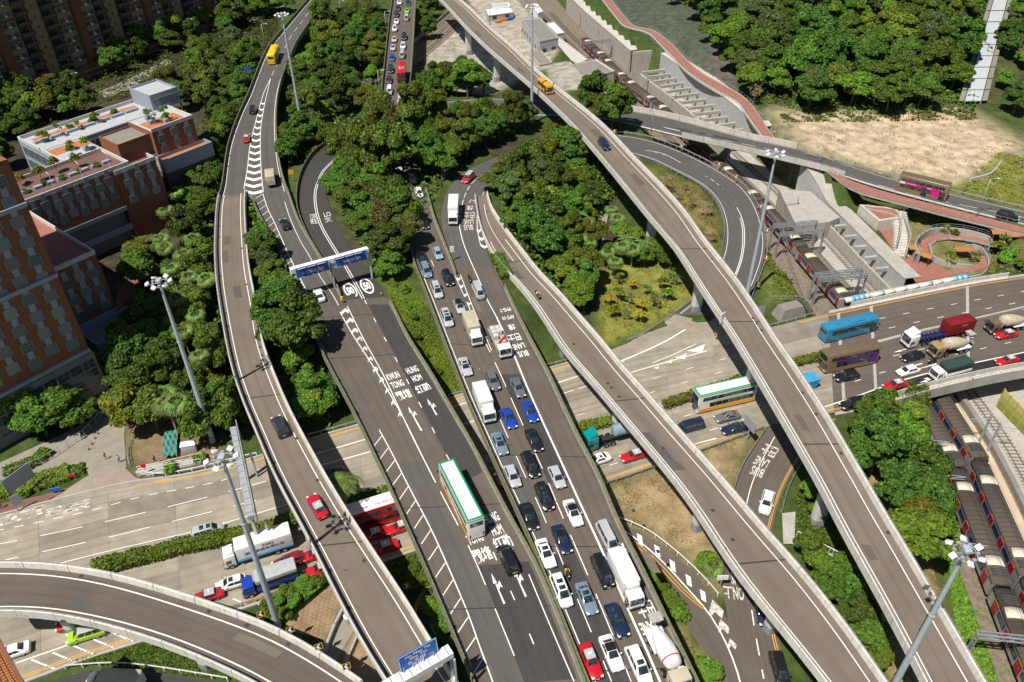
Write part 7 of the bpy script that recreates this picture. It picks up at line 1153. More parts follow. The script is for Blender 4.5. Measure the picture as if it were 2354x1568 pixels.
for x, y, k, s in ((2165,545,'young0',1.0),(2190,550,'young0',.9),(2225,545,'young2',.9),(2175,612,'young0',1.2),(2235,605,'young2',1.1),(2290,590,'young0',1.2),(2320,600,'bush0',1.2),(2345,620,'bush1',1.3),(2300,575,'young2',1.1),(2150,505,'bush1',.8),(2120,495,'bush0',.7),(2210,515,'bush1',.8),(2260,530,'bush0',.7),(2095,475,'bush2',.6)): tree(x, y, k, s, 'in the planting around the red ramp')
for x, y, k in ((972,20,'dark0'),(990,42,'dark1'),(968,62,'mid1'),(985,90,'dark2'),(1000,20,'mid0')): tree(x, y, k, 1.0, 'beside the top of the far bridge')
wood([(1590,40),(1690,60),(1730,190),(1690,205),(1640,150)], D+Br+Mi, 4.4, 1.0, 1.5, 'above the red footpath bend', 9, 1.0, seed=31)
for x, y, k, s in ((1140,440,'mid0',.95),(1165,428,'olive0',1.0),(1195,418,'dark0',1.1),(1225,402,'mid2',1.1),(1262,392,'cream1',1.1),(1300,380,'dark1',1.1),(1335,372,'mid1',1.0),(1270,345,'flame0',1.0),(700,345,'mid0',.9),(762,352,'mid1',1.0),(790,420,'bright0',.9),(775,455,'mid2',.8)): tree(x, y, k, s, 'crowding the shoulder of the loop road')
tree(1730, 240, 'bare0', 1.5, 'at the corner of the wood')
for x, y, k, s, h in ((882,345,'feather0',1.15,1.15),(893,392,'feather1',1.25,1.2),(906,432,'feather0',1.2,1.15),(868,372,'feather1',1.0,1.0),(972,330,'mid0',1.25,1.1),(975,385,'dark1',1.1,1.0),(955,292,'mid1',1.1,1.0),(878,300,'mid2',1.2,1.1),(925,520,'mid1',1.1,1.0),(940,565,'rust0',1.2,1.0),(905,500,'dark0',1.2,1.0)): tree(x, y, k, s, 'overhanging the far bridge queue', hs=h)
# palms
def frond_mesh(name, Lf, n=18, fan=False, mat='leaf_palm'):
    mb = MB()
    if fan:
        mb.bar((0, 0, 0), (Lf*.5, 0, Lf*.22), .05); c = Vector((Lf*.5, 0, Lf*.22))
        for i in range(17):
            a = math.radians(-115+230*i/16); d = Vector((math.cos(a)*1.0, math.sin(a), -.18-.25*abs(math.sin(a)))); e = c+d*Lf*.52; s = Vector((-d.y, d.x, 0)).normalized()*.1; mb.quad(c, c+d*Lf*.3+s, e-Vector((0, 0, Lf*.12)), c+d*Lf*.3-s)
    else:
        pts = [Vector((Lf*t*.9, 0, Lf*(.42*t-.62*t*t))) for t in np.linspace(0, 1, n)]
        for i in range(1, n):
            a, b = pts[i-1], pts[i]; d = (b-a).normalized(); ll = Lf*.3*math.sin(math.pi*min(1, .12+i/n*.86))
            mb.quad(a+Vector((0, -.03, 0)), b+Vector((0, -.03, 0)), b+Vector((0, .03, 0)), a+Vector((0, .03, 0)))
            for s in (-1, 1): e = b+Vector((d.x*.4*ll, s*ll*.85, -ll*.35)); m_ = (b+e)/2+Vector((0, 0, ll*.1)); w_ = d*.1; mb.quad(b-w_, m_-w_, e, m_+w_) if s > 0 else mb.quad(b-w_, m_+w_, e, m_-w_)
    return mb.mesh(name, mat)
FAN, PIN = frond_mesh('frond', 2.4, fan=True), frond_mesh('frond', 3.4); PT = {}
def palm(x, y, h, fan, where, s=1.0, z=None, n=None):
    p = PG(x, y) if z is None else P(x, y, z); lb = 'fan palm with round leaves' if fan else 'feather palm with arching fronds'; o = root('palm_tree', (p[0], p[1], p[2]-.1), f'{lb} {where}', 'palm', f'{"fan" if fan else "feather"} palms {where}', random.uniform(0, 6)); tk = MB(); k = 6; lean = random.uniform(-.3, .3)
    for i in range(k): tk.tube((lean*i/k, 0, h*i/k-.3*(i == 0)), (lean*(i+1)/k, 0, h*(i+1)/k), .17*s*(1.15-.05*i), .17*s*(1.1-.05*i), 7, False)
    link('trunk', tk.mesh('trunk', 'bark_pale', True), o); n = n or (20 if fan else 15)
    for i in range(n): el = -.9+1.25*((i*7) % n)/n; link('frond', FAN if fan else PIN, o, (lean, 0, h), (0, -el*.75, i*2.399), (s, s, s))
for x, y, h in ((420,500,7),(395,540,6.5),(430,545,6),(400,640,8),(440,650,7.5),(415,690,8),(455,700,7),(430,760,8),(470,790,7),(440,830,7),(490,700,6.5),(460,610,7),(385,600,6),(480,880,6.5),(450,560,6.5)): palm(x, y, h, True, 'in the grove beside the left flyover', random.uniform(.85, 1.05))
for x, y, h in ((410,1000,7.5),(435,1010,8.5),(400,975,7)): palm(x, y, h, True, 'by the tall mast and green netting', 1.1)
palm(800, 1182, 8.2, False, 'in the highway median beside the lettered viaduct', 1.15, 0, 18)
for x, y, h, f in ((1300,520,6,False),(1320,540,6,False),(1350,600,5,True),(1335,640,5.5,True),(1345,560,5.5,True),(1330,590,5,True),(1300,560,5.5,False),(1410,640,4.5,True),(1395,620,4.5,True),(1425,610,5,True),(1450,615,5,True),(1405,520,4.5,True),(1415,540,4.5,True),(1440,580,4,False),(1480,590,4,False)): palm(x, y, h, f, 'beside the shaded footpath', random.uniform(.8, 1.0))
palm(1010, 225, 4, True, 'at the corner of the concrete yard', 1.0); palm(1635, 1310, .8, True, 'on the bare earth under the flyover', .8)
for x, y in ((1960,1500),(1975,1540)): palm(x, y, 2.0, False, 'between the two right flyovers', .8)
# hedges and ground cover
def hedge(pts, w_, h, mat, label, z=0.0, dens=32, size=.3, name='hedge', road=None, m2=None, p2=0.0):
    global rng
    q = spline([P(x, y, z) for x, y in pts], 1.0); L_ = len(q); n = int(L_*w_*dens*(1+h)); i = rng.integers(0, L_, n); d = np.gradient(q, axis=0); nn = np.stack([-d[:, 1], d[:, 0], 0*d[:, 0]], 1); nn /= np.linalg.norm(nn, axis=1)[:, None]; u = rng.uniform(-1, 1, n); t = rng.random(n); side = rng.random(n) < .45; hh = h*(.85+.2*np.sin(i*.9)*np.cos(i*.37)); zz = np.where(side, t*hh, hh*(1-.3*u*u)+rng.normal(0, .06, n)); uu = np.where(side, np.sign(u)*.98, u)
    fr = rng.random(n)[:, None]; j = np.minimum(i+1, L_-1); p = q[i]*(1-fr)+q[j]*fr+nn[i]*(uu*w_/2)[:, None]+rng.normal(0, .14, (n, 3))*[1, 1, .4]; p[:, 2] = z+zz; nr = np.where(side[:, None], nn[i]*np.sign(u)[:, None], np.array([0, 0, 1.0])); p0 = q[0].copy(); me = leafmesh('foliage', p-p0, nr, size, [mat]+([m2] if m2 else []), (rng.random(n) < p2).astype(int) if m2 else None)
    o = root(name, p0, label, 'hedge'); link('foliage', me, o); mb = MB()
    rings = [[a+b*s for s in (-w_*.36, w_*.36)] for a, b in zip(q, nn)]; mb.loft([[(r_[0][0], r_[0][1], z-.05), (r_[1][0], r_[1][1], z-.05), (r_[1][0], r_[1][1], z+h*.55), (r_[0][0], r_[0][1], z+h*.55)] for r_ in rings][::-1] if False else [[(r_[0][0], r_[0][1], z-.05), (r_[0][0], r_[0][1], z+h*.55), (r_[1][0], r_[1][1], z+h*.55), (r_[1][0], r_[1][1], z-.05)] for r_ in rings]); mb.build('twigs', 'bark', o)
hedge([(212,1312),(300,1290),(400,1264),(500,1243),(585,1227),(640,1212),(688,1192)], 2.4, 1.3, 'leaf_bright', 'long bushy hedge in the highway median beside the white lorry', .3, m2='leaf_mid', p2=.5); hedge([(792,1162),(840,1147),(895,1131)], 1.8, .8, 'leaf_mid', 'short median hedge behind the red double decker', .3); hedge([(1327,988),(1370,977),(1412,968)], 1.8, .9, 'leaf_bright', 'median hedge beside the teal tanker', .3, m2='leaf_olive', p2=.4); hedge([(1524,934),(1580,915),(1640,896),(1700,876)], 1.7, .9, 'leaf_bright', 'median hedge behind the white and orange bus', .3, m2='leaf_olive', p2=.5); hedge([(1815,838),(1850,829),(1890,820)], 1.7, .8, 'leaf_bright', 'median hedge beside the bronze bus', .3, m2='leaf_olive', p2=.5)
hedge([(0,1131),(50,1122),(100,1108),(155,1088)], 3.4, 1.1, 'leaf_olive', 'clipped wide hedge beside the driveway and sign', .05, 40, .22, m2='leaf_bright', p2=.5); hedge([(155,1088),(190,1078)], 2.2, .5, 'leaf_mid', 'low green planting at the tip of the hedge', .05); hedge([(380,1085),(400,1080)], 2.0, 1.2, 'leaf_bright', 'round clipped bush beside the ramp', .05); hedge([(445,1062),(470,1055)], 1.5, 1.0, 'leaf_bright', 'small clipped bushes below the mast', .05); hedge([(10,1090),(80,1065),(110,1040)], 2.0, 1.0, 'leaf_mid', 'green hedge behind the roadside railing', .05); hedge([(1140,590),(1152,615),(1163,640)], 2.4, 1.4, 'leaf_mid', 'dense hedge at the nose of the middle flyover', 6.5)
def cover(pts, n, size, mats, name, label=None, seed=0, p2=0.0, z=None, h=.25, patchy=0.0, cat=None):
    global rng
    rng = np.random.default_rng(500+seed); q = [tuple((PG(x, y) if z is None else P(x, y, z))[:2]) for x, y in pts]; xs = [p[0] for p in q]; ys = [p[1] for p in q]; X = rng.uniform(min(xs), max(xs), n*3); Y = rng.uniform(min(ys), max(ys), n*3); k = inpoly(X, Y, q); X, Y = X[k][:n], Y[k][:n]
    if patchy: f = np.sin(X*.5+1.3*np.sin(Y*.21))*np.cos(Y*.43+X*.11)+.6*np.sin(X*1.3+Y*.9)+rng.normal(0, .3, len(X)); k = f > patchy; X, Y = X[k], Y[k]
    for r_, pl in zip(KEEP, KPOLY):
        if r_[0].key in ('highway', 'bus_slip', 'curved_slip', 'loop_road', 'loop_up'): k = ~inpoly(X, Y, pl); X, Y = X[k], Y[k]
    Z = np.array([ground(a, b) for a, b in zip(X, Y)])+h*np.sqrt(rng.uniform(0, 1, len(X)))*(.55+.45*np.sin(X*.9+np.sin(Y*.7)*2)*np.cos(Y*.8)); p = np.stack([X, Y, Z], 1); nr = np.tile([0, 0, 1.0], (len(p), 1)); me = leafmesh(name, p, nr, size, mats, (rng.random(len(p)) < p2).astype(int) if p2 else None); tag(link(name, me), label, cat, kind='stuff')
cover([(1640,60),(2330,-20),(2235,260),(1850,262),(1720,240)], 21000, .6, ['leaf_dark', 'leaf_mid'], 'undergrowth', seed=1, p2=.4, h=2.4); cover([(650,60),(880,20),(900,300),(1240,290),(1100,340),(1020,420),(940,600),(860,620),(750,440),(690,360),(650,250)], 13500, .6, ['leaf_dark', 'leaf_mid'], 'undergrowth', seed=2, p2=.5, h=2.4); cover([(1140,440),(1290,340),(1420,320),(1440,440),(1390,470),(1350,620),(1340,730),(1290,690),(1180,570)], 9750, .6, ['leaf_dark', 'leaf_mid'], 'undergrowth', seed=3, p2=.5, h=2.4); cover([(580,470),(660,640),(735,810),(760,980),(640,960),(600,800),(575,600)], 7500, .6, ['leaf_dark', 'leaf_mid'], 'undergrowth', seed=4, p2=.5, h=2.4); cover([(0,190),(640,0),(640,80),(600,180),(540,300),(500,440),(440,430),(470,250),(340,210),(200,250),(0,330)], 13500, .6, ['leaf_dark', 'leaf_mid'], 'undergrowth', seed=5, p2=.4, h=2.4); cover([(330,700),(420,560),(490,470),(490,640),(530,850),(580,980),(430,960),(300,930)], 7500, .6, ['leaf_dark', 'leaf_mid'], 'undergrowth', seed=6, p2=.4, h=2.4)
cover([(882,640),(932,640),(985,720),(1062,895),(1034,914),(985,860),(922,735)], 13000, .3, ['leaf_bright', 'leaf_olive'], 'slope_grass', seed=7, p2=.45); cover([(150,1520),(345,1470),(430,1495),(560,1560),(400,1550),(262,1527)], 5000, .3, ['leaf_dark', 'leaf_mid'], 'ivy', seed=8, p2=.5, z=0, h=.5); cover([(600,1395),(690,1352),(755,1330),(765,1345),(700,1385),(655,1430),(600,1420)], 1500, .34, ['leaf_mid', 'leaf_bright'], 'ivy', seed=9, p2=.5, z=0, h=.6); cover([(1400,560),(1620,640),(1600,690),(1490,750),(1380,800),(1380,640)], 5000, .22, ['leaf_olive', 'leaf_bright'], 'garden_grass', seed=10, p2=.5, patchy=-.1); cover([(1400,-20),(1480,-20),(1540,40),(1620,150),(1560,140),(1490,70)], 1500, .3, ['leaf_olive', 'leaf_dry'], 'weeds', seed=23, p2=.5, patchy=.4); cover([(1455,370),(1600,430),(1655,500),(1650,600),(1600,610),(1500,470)], 3500, .3, ['leaf_dry', 'leaf_olive'], 'dry_grass', seed=11, p2=.5, patchy=-.2)
cover([(1790,262),(2200,252),(2353,335),(2353,380),(2180,440),(1850,350)], 9000, .24, ['leaf_olive', 'leaf_dry'], 'weeds', seed=12, p2=.5, patchy=.5); cover([(1790,262),(2240,250),(2250,275),(1800,282)], 2500, .5, ['leaf_mid', 'leaf_olive'], 'weeds', seed=13, p2=.5, patchy=-.2, h=.6); cover([(2180,440),(2300,350),(2353,360),(2353,480)], 2500, .35, ['leaf_olive', 'leaf_bright'], 'verge_grass', seed=14, p2=.3, patchy=-.3); cover([(1385,1120),(1740,985),(1650,1350),(1430,1190)], 5000, .15, ['leaf_dry', 'leaf_olive'], 'dry_grass', seed=15, p2=.12, patchy=.2); cover([(2000,1050),(2120,1250),(2250,1600),(2060,1600),(1960,1250)], 2500, .3, ['leaf_dry', 'leaf_olive'], 'dry_grass', seed=16, p2=.3, patchy=.2); cover([(2170,1250),(2230,1250),(2310,1500),(2330,1600),(2230,1600),(2190,1400)], 6000, .3, ['leaf_bright', 'leaf_olive'], 'verge_grass', seed=17, p2=.2); cover([(1960,460),(2353,560),(2353,640),(2290,640),(2200,530)], 3500, .34, ['leaf_olive', 'leaf_dry'], 'verge_grass', seed=18, p2=.4, patchy=-.2); cover([(1745,480),(1780,520),(1840,700),(1770,700),(1765,600)], 1800, .34, ['leaf_olive', 'leaf_mid'], 'verge_grass', seed=19, p2=.4); cover([(1560,1440),(1640,1560),(1700,1600),(1600,1600),(1520,1500)], 900, .3, ['leaf_dry', 'leaf_olive'], 'dry_grass', seed=20, p2=.5)
cover([(880,1300),(965,1270),(985,1320),(935,1400),(900,1380)], 1500, .34, ['leaf_dark', 'leaf_mid'], 'ivy', seed=21, z=0, h=.5, p2=.5); cover([(1830,1120),(1900,1180),(2000,1380),(1990,1500),(1900,1400),(1830,1240)], 3000, .36, ['leaf_mid', 'leaf_dark'], 'undergrowth', seed=22, h=.7, p2=.4)
# ------------------------------------------------------------------ brick college building on the left
def brickmat(name, c, mortar, sc=1.0):
    m = N(name, .85, .25); v = m.coord('World'); b = m.n('ShaderNodeTexNoise'); k = m.ramp(m.noise(v, 1.2, 4), [(.3, tuple(x*.8 for x in c)), (.7, tuple(min(1, x*1.2) for x in c))]); f = m.noise(v, 16, 2); k = m.mix(.4, k, m.ramp(f, [(.35, tuple(x*.7 for x in c)), (.65, tuple(min(1, x*1.25) for x in c))])); m.col(k)
brickmat('brick', (.24, .098, .055), (.3, .25, .2)); brickmat('brick_roof', (.16, .09, .08), (.2, .2, .2)); varied('grey_tile', (.29, .33, .4), .12, .8, .6); varied('deck_wood', (.42, .17, .07), .25, 1.5, .8); varied('roof_grey', (.42, .44, .45), .12, .6, .8); plain('frame_white', (.24, .27, .31), .5); plain('white_wall', (.58, .58, .57), .6); varied('cream_wall', (.34, .24, .135), .15, .5, .8); varied('brick_orange', (.2, .085, .05), .2, .6, .8)
EA = math.radians(51); eu = np.array([math.cos(EA), math.sin(EA), 0]); ev = np.array([math.sin(EA), -math.cos(EA), 0]); c0 = P(54.5, 471.5, 19.0); c0[2] = 0
def UV(u, v, z=0.0): return c0+eu*u+ev*v+np.array([0, 0, z])
BLD = root('college_building', UV(0, 0), 'red brick college building with roof gardens and grey framed windows', 'building')
def block(u0, u1, v0, v1, z0, z1, mat, name='wall', par=.9, roofm='roof_grey', wallm='white_wall', o=BLD, sides='NESW'):
    MB().prism([UV(u0, v0)[:2], UV(u1, v0)[:2], UV(u1, v1)[:2], UV(u0, v1)[:2]], z0, z1).build(name, mat, o)
    if roofm: MB().prism([UV(u0+.3, v0+.3)[:2], UV(u1-.3, v0+.3)[:2], UV(u1-.3, v1-.3)[:2], UV(u0+.3, v1-.3)[:2]], z1, z1+.05).build('roof', roofm, o)
    if par:
        cs = {'N': ((u0, v0+.12), (u1, v0+.12)), 'E': ((u1-.12, v0+.25), (u1-.12, v1-.25)), 'S': ((u0, v1-.12), (u1, v1-.12)), 'W': ((u0+.12, v0+.25), (u0+.12, v1-.25))}
        for s in sides: a, b = cs[s]; MB().bar(UV(*a, z1+par/2), UV(*b, z1+par/2), .24, par).build('roof_parapet', wallm, o)
WM = {}
def window_at(p, t, n_, w_, h, o, mull=(1, 1), glass='window_blind', nm='window'):
    """framed window: p centre, t wall direction, n_ outward normal"""
    key = (round(w_, 2), round(h, 2), mull, glass)
    if key not in WM:
        f = MB()
        for x in (-w_/2, w_/2): f.box((x, 0, 0), (.1, .14, h+.1))
        for z in (-h/2, h/2): f.box((0, 0, z), (w_, .14, .1))
        for i in range(mull[0]): f.box((-w_/2+w_*(i+1)/(mull[0]+1), .0, 0), (.06, .1, h))
        for i in range(mull[1]): f.box((0, .0, -h/2+h*(i+1)/(mull[1]+1)), (w_, .1, .06))
        WM[key] = (f.mesh('window', 'frame_white'), MB().box((0, 0, 0), (w_-.05, .06, h-.05)).mesh('pane', glass))
    fm, gm = WM[key]; a = math.atan2(t[1], t[0]); q = np.array(p)+np.array(n_)*.06; w = link(nm, fm, o, Vector(q)-Vector(o.location), (0, 0, a)); link('pane', gm, w); return w
def facade(u0, u1, v, z0, z1, cols, rows, o=BLD, wn=1.8, hn=1.8, face='S', stag=True, panel=True, glass='window_blind'):
    t = eu if face == 'S' else ev; n_ = ev if face == 'S' else -eu
    for i in range(cols):
        for j in range(rows):
            uu = u0+(u1-u0)*(i+.5)/cols; zz = z0+(z1-z0)*(j+.5)/rows+((.35 if i % 2 else -.35) if stag else 0); p = UV(uu, v, zz) if face == 'S' else UV(v, uu, zz)
            window_at(p, t, n_, wn, hn, o, (2, 2), glass)
            if panel: q = p+np.array([0, 0, (z1-z0)/rows*.5]); MB().bar(q-t*.5+n_*.03, q+t*.5+n_*.03, .08, (z1-z0)/rows-hn-.1).build('grey_panel', 'grey_tile', o)
block(0, 24, -12, 0, 9.5, 19, 'brick', roofm='brick_roof'); block(0, 20, -12, -1.5, 0, 9.5, 'concrete_dark', 'ground_storey', 0, None); block(20, 30, -12, .2, 0, 18, 'brick', roofm='brick_roof'); facade(.5, 19.5, 0, 11.2, 18.6, 8, 2); facade(21, 29.5, .2, 9.5, 17.5, 3, 2); MB().bar(UV(0, .15, 9.9), UV(20, .15, 9.9), .5, .9).build('concrete_band', 'grey_tile', BLD); MB().bar(UV(0, .0, 5.2), UV(20, .0, 5.2), .5, 1.4).build('concrete_band', 'grey_tile', BLD)
block(-9, -.5, -2, 29, 0, 18.2, 'brick', roofm='brick_paving'); facade(-8.5, -1, 29, 6, 17, 3, 3); MB().bar(UV(-9, 29.2, 5.4), UV(-.5, 29.2, 5.4), .4, 1.0).build('concrete_band', 'grey_tile', BLD); window_at(UV(-5, 29.1, 2.6), eu, ev, 6, 3, BLD, (3, 1), 'window_glass')
block(15, 50, -34, -23, 0, 19, 'grey_tile', roofm='roof_grey', sides='NW'); block(15, 25, -23, -12, 0, 19, 'grey_tile', roofm='roof_grey', sides='W'); block(37, 48.5, -23, -12, 0, 19, 'brick', roofm='roof_grey', sides='ES'); facade(37.3, 48.2, -12, 10, 18.6, 3, 3); facade(-33, -13, 15, 12, 18.5, 7, 2, wn=2.2, hn=2.2, face='W', stag=False, panel=False, glass='window_glass'); facade(-22.5, -13, 37, 11.5, 18, 4, 2, wn=1.8, hn=2.0, face='W', stag=False, panel=False, glass='window_glass')
facade(25.5, 36.5, -23, 11.5, 18.4, 5, 2, wn=1.7, hn=2.2, stag=False, panel=False, glass='window_glass'); block(25, 37, -23, -12, 0, 10.5, 'concrete', 'courtyard_deck', 0, 'deck_wood'); block(24, 32, -11, -3, 18, 22.5, 'brick', 'stair_block', .4, 'concrete_dark', 'brick'); block(36, 50, -12, -8.5, 9.5, 12.2, 'grey_tile', 'balcony', .9, 'deck_wood', 'grey_tile'); block(36, 50, -12, -9, 0, 9.5, 'brick_roof', 'ground_storey', 0, None); facade(36.5, 49.5, -8.9, 3, 9, 5, 1, wn=2.2, hn=2.4, stag=False, panel=False, glass='window_glass')
block(45, 53, -33.5, -24, 19, 22.6, 'grey_tile', 'roof_pavilion', .5, 'roof_grey', 'grey_tile'); facade(45.3, 52.7, -24, 19.6, 22.2, 4, 1, wn=1.6, hn=1.9, stag=False, panel=False, glass='window_blind')
for (u0, u1, v0, v1) in ((17, 44, -31.8, -29.5), (38, 47.5, -19, -13), (16, 25, -22, -18)): MB().prism([UV(u0, v0)[:2], UV(u1, v0)[:2], UV(u1, v1)[:2], UV(u0, v1)[:2]], 19.06, 19.12).build('timber_deck', 'deck_wood', BLD)
for i in range(7): u = 18+i*3.9; MB().bar(UV(u-1.7, -28.4, 19.35), UV(u+1.7, -28.4, 19.35), 1.0, .6).build('planter_wall', 'grey_tile', BLD)
for u in np.arange(0, 22, 3.2): a = UV(u+.6, -.35, 19.9); MB().tube(a, a+[0, 0, 3.2], .06, k=6).tube(a+[0, 0, 3.2], a+[0, 0, 3.5]-ev*1.0, .05, k=6).build('roof_lamp', 'white_metal', BLD) if u % 6.4 < 1 else None
# brick tower beside it
TW = root('college_tower', UV(-40, 35), 'tall red brick tower with rows of grey framed windows', 'building'); tu = -12.6
MB().prism([UV(-62, 14)[:2], UV(tu, 14)[:2], UV(tu, 43)[:2], UV(-62, 43)[:2]], 9, 46).build('wall', 'brick', TW); MB().prism([UV(-62, 14)[:2], UV(tu+.4, 14)[:2], UV(tu+.4, 43.4)[:2], UV(-62, 43.4)[:2]], 0, 9).build('podium', 'concrete_dark', TW)
for j in range(10):
    for i in range(13):
        u = tu-2.2-i*3.3; z = 12.5+j*3.45+(.5 if i % 2 else -.5); p = UV(u, 43, z)
        if z > 44.5: continue
        window_at(p, eu, ev, 1.9, 1.9, TW, (2, 2)); q = p+np.array([0, 0, 1.72]); MB().bar(q-eu*.5+ev*.03, q+eu*.5+ev*.03, .08, 1.35).build('grey_panel', 'grey_tile', TW)
for z in (9.6, 25.5, 38.6): MB().bar(UV(-62, 43.25, z), UV(tu, 43.25, z), .5, .7).build('concrete_band', 'grey_tile', TW)
for j in range(3):
    for i in range(20): window_at(UV(tu-1.2-i*2.3, 43.4, 3.0+j*2.0), eu, ev, 2.2, 1.9, TW, (1, 1), 'window_glass')
# loading bay and small annex at the foot
block(-9, 3, 29.5, 36, 0, 4.2, 'concrete_dark', 'annex', .9, 'concrete_dark', 'grey_tile'); facade(-8.5, 2.5, 36, 1, 3.6, 5, 1, wn=1.8, hn=1.8, stag=False, panel=False, glass='window_blind')
# ------------------------------------------------------------------ apartment tower far left
AA = math.radians(62); au = np.array([math.cos(AA), math.sin(AA), 0]); av = np.array([math.sin(AA), -math.cos(AA), 0]); a0 = P(130, 205, 1.0); a0[2] = 1.0
def AV(u, v, z=0.0): return a0+au*u+av*v+np.array([0, 0, z])
AP = root('apartment_tower', AV(20, 0), 'huge tan and brick apartment tower with dark stacked balconies', 'building'); FL = 3.2; NF = 12
MB().prism([AV(-50, -22)[:2], AV(95, -22)[:2], AV(95, -2.2)[:2], AV(-50, -2.2)[:2]], 1, 46).build('core_wall', 'cream_wall', AP); MB().prism([AV(-50, -2)[:2], AV(95, -2)[:2], AV(95, 2.5)[:2], AV(-50, 2.5)[:2]], .5, 5.2).build('podium', 'brick_orange', AP)
for zz in (2.2, 3.9): MB().bar(AV(-50, 2.6, zz-1), AV(95, 2.6, zz-1), .12, .6).build('podium_band', 'concrete_dark', AP)
u = -42.0; bm = MB().box((0, 0, .06), (4.6, 2.0, .2)).box((0, -.95, .55), (4.6, .12, 1.0)).box((-2.25, 0, .55), (.12, 1.9, 1.0)).box((2.25, 0, .55), (.12, 1.9, 1.0)).mesh('balcony', 'brick_roof'); ac = MB().box((0, 0, 0), (.8, .5, .55)).mesh('air_conditioner', 'white_metal')
seq = ['pier', 'win', 'bal', 'slim', 'bal', 'win']; wd = dict(pier=3.6, win=5.2, bal=5.0, slim=4.4); i = 0
rza = math.atan2(au[1], au[0])
while u < 88:
    s = seq[i % 6]; w_ = wd[s]; c = u+w_/2; i += 1
    if s == 'pier': MB().prism([AV(u, -2.4)[:2], AV(u+w_, -2.4)[:2], AV(u+w_*.86, .9)[:2], AV(u+w_*.14, .9)[:2]], 5.2, 46).build('brick_pier', 'brick_orange', AP)
    if s == 'win':
        MB().prism([AV(u, -2.4)[:2], AV(u+w_, -2.4)[:2], AV(u+w_, -.6)[:2], AV(u, -.6)[:2]], 5.2, 46).build('window_bay', 'cream_wall', AP)
        for f in range(8):
            z = 6.6+f*FL
            for d in (-1.35, 1.35): window_at(AV(c+d, -.6, z), au, av, 1.7, 1.6, AP, (1, 0), 'window_glass')
            link('air_conditioner', ac, AP, Vector(AV(c, -.3, z-.5))-AP.location, (0, 0, rza))
            if f % 2: MB().bar(AV(u, -.5, z+1.45), AV(u+w_, -.5, z+1.45), .2, .7).build('brick_band', 'brick_orange', AP)
    if s == 'bal':
        for f in range(8): z = 5.4+f*FL; link('balcony', bm, AP, Vector(AV(c, -.7, z))-AP.location, (0, 0, rza)); MB().bar(AV(c-1.6, -2.15, z+1.5), AV(c+1.6, -2.15, z+1.5), .1, 2.2).build('balcony_door', 'window_glass', AP)
    if s == 'slim':
        MB().prism([AV(u, -2.4)[:2], AV(u+w_, -2.4)[:2], AV(u+w_, -1.2)[:2], AV(u, -1.2)[:2]], 5.2, 46).build('slim_bay', 'cream_wall', AP)
        for f in range(8): window_at(AV(c, -1.2, 6.8+f*FL), au, av, .8, .9, AP, (0, 0), 'window_glass')
    u += w_
# ------------------------------------------------------------------ high mast floodlights
HEAD = None
def mast(loc, label, h=33.0):
    o = root('floodlight_mast', loc, label, 'lamp mast', 'tall floodlight masts'); mb = MB(); rr = [(0, .46), (.3, .4), (.5, .34), (.8, .27), (1, .18)]
    for (t0, r0), (t1, r1) in zip(rr, rr[1:]): mb.tube((0, 0, h*t0), (0, 0, h*t1), r0*1.0, r1, 14, False)
    link('pole', mb.mesh('pole', 'mast_grey', True), o); link('base_door', MB().box((0, -.58, .9), (.5, .1, 1.2)).mesh('base_door', 'steel_grey'), o); link('collar', MB().tube((0, 0, h*.66), (0, 0, h*.66+.25), .35, k=14).mesh('collar', 'mast_grey'), o)
    rg_ = MB(); k = 24
    for i in range(k): a, b = 2*math.pi*i/k, 2*math.pi*(i+1)/k; rg_.tube((1.15*math.cos(a), 1.15*math.sin(a), h-.3), (1.15*math.cos(b), 1.15*math.sin(b), h-.3), .06, k=5)
    for i in range(4): a = math.pi/2*i; rg_.tube((0, 0, h-.3), (1.15*math.cos(a), 1.15*math.sin(a), h-.3), .05, k=5)
    link('head_ring', rg_.mesh('head_ring', 'steel_grey'), o); link('head_cap', bbox((0, 0, h+.25), (.7, .9, .5), 'mast_grey', .08), o); fl = sharp(bevelled(MB().loft([[(-.3, -.3, 0), (.3, -.3, 0), (.3, .3, 0), (-.3, .3, 0)], [(-.34, -.3, .3), (.34, -.3, .3), (.34, .3, .3), (-.34, .3, .3)]][::-1]).mesh('floodlight', 'white_metal'), .05), .5); lens = MB().box((0, 0, .0), (.56, .5, .03)).mesh('lens', 'lamp_glass'); bx = MB().box((0, 0, 0), (.34, .3, .3)).mesh('ballast_box', 'steel_grey')
    for i in range(6): a = math.pi/3*i+.3; f = link('floodlight', fl, o, (1.6*math.cos(a), 1.6*math.sin(a), h-.15), (.5*math.sin(a), -.5*math.cos(a), a)); link('lens', lens, f, (0, 0, -.02)); link('ballast_box', bx, o, (1.1*math.cos(a+.5), 1.1*math.sin(a+.5), h-.1))
for x, y, l in ((697,307,'tall grey floodlight mast in trees beside the elevated road'),(490,1015,'tall grey floodlight mast behind the green netting'),(1222,283,'tall grey floodlight mast rising past the orange minibus'),(1715,685,'tall grey floodlight mast beside the loop road bend'),(640,1440,'tall grey floodlight mast beside the corner flyover')): p = PG(x, y); mast((p[0], p[1], p[2]-.2), l)
p = P(2222, 1264, 31.0); mast((p[0], p[1], -2.2), 'tall grey floodlight mast beside the right flyover and trains')
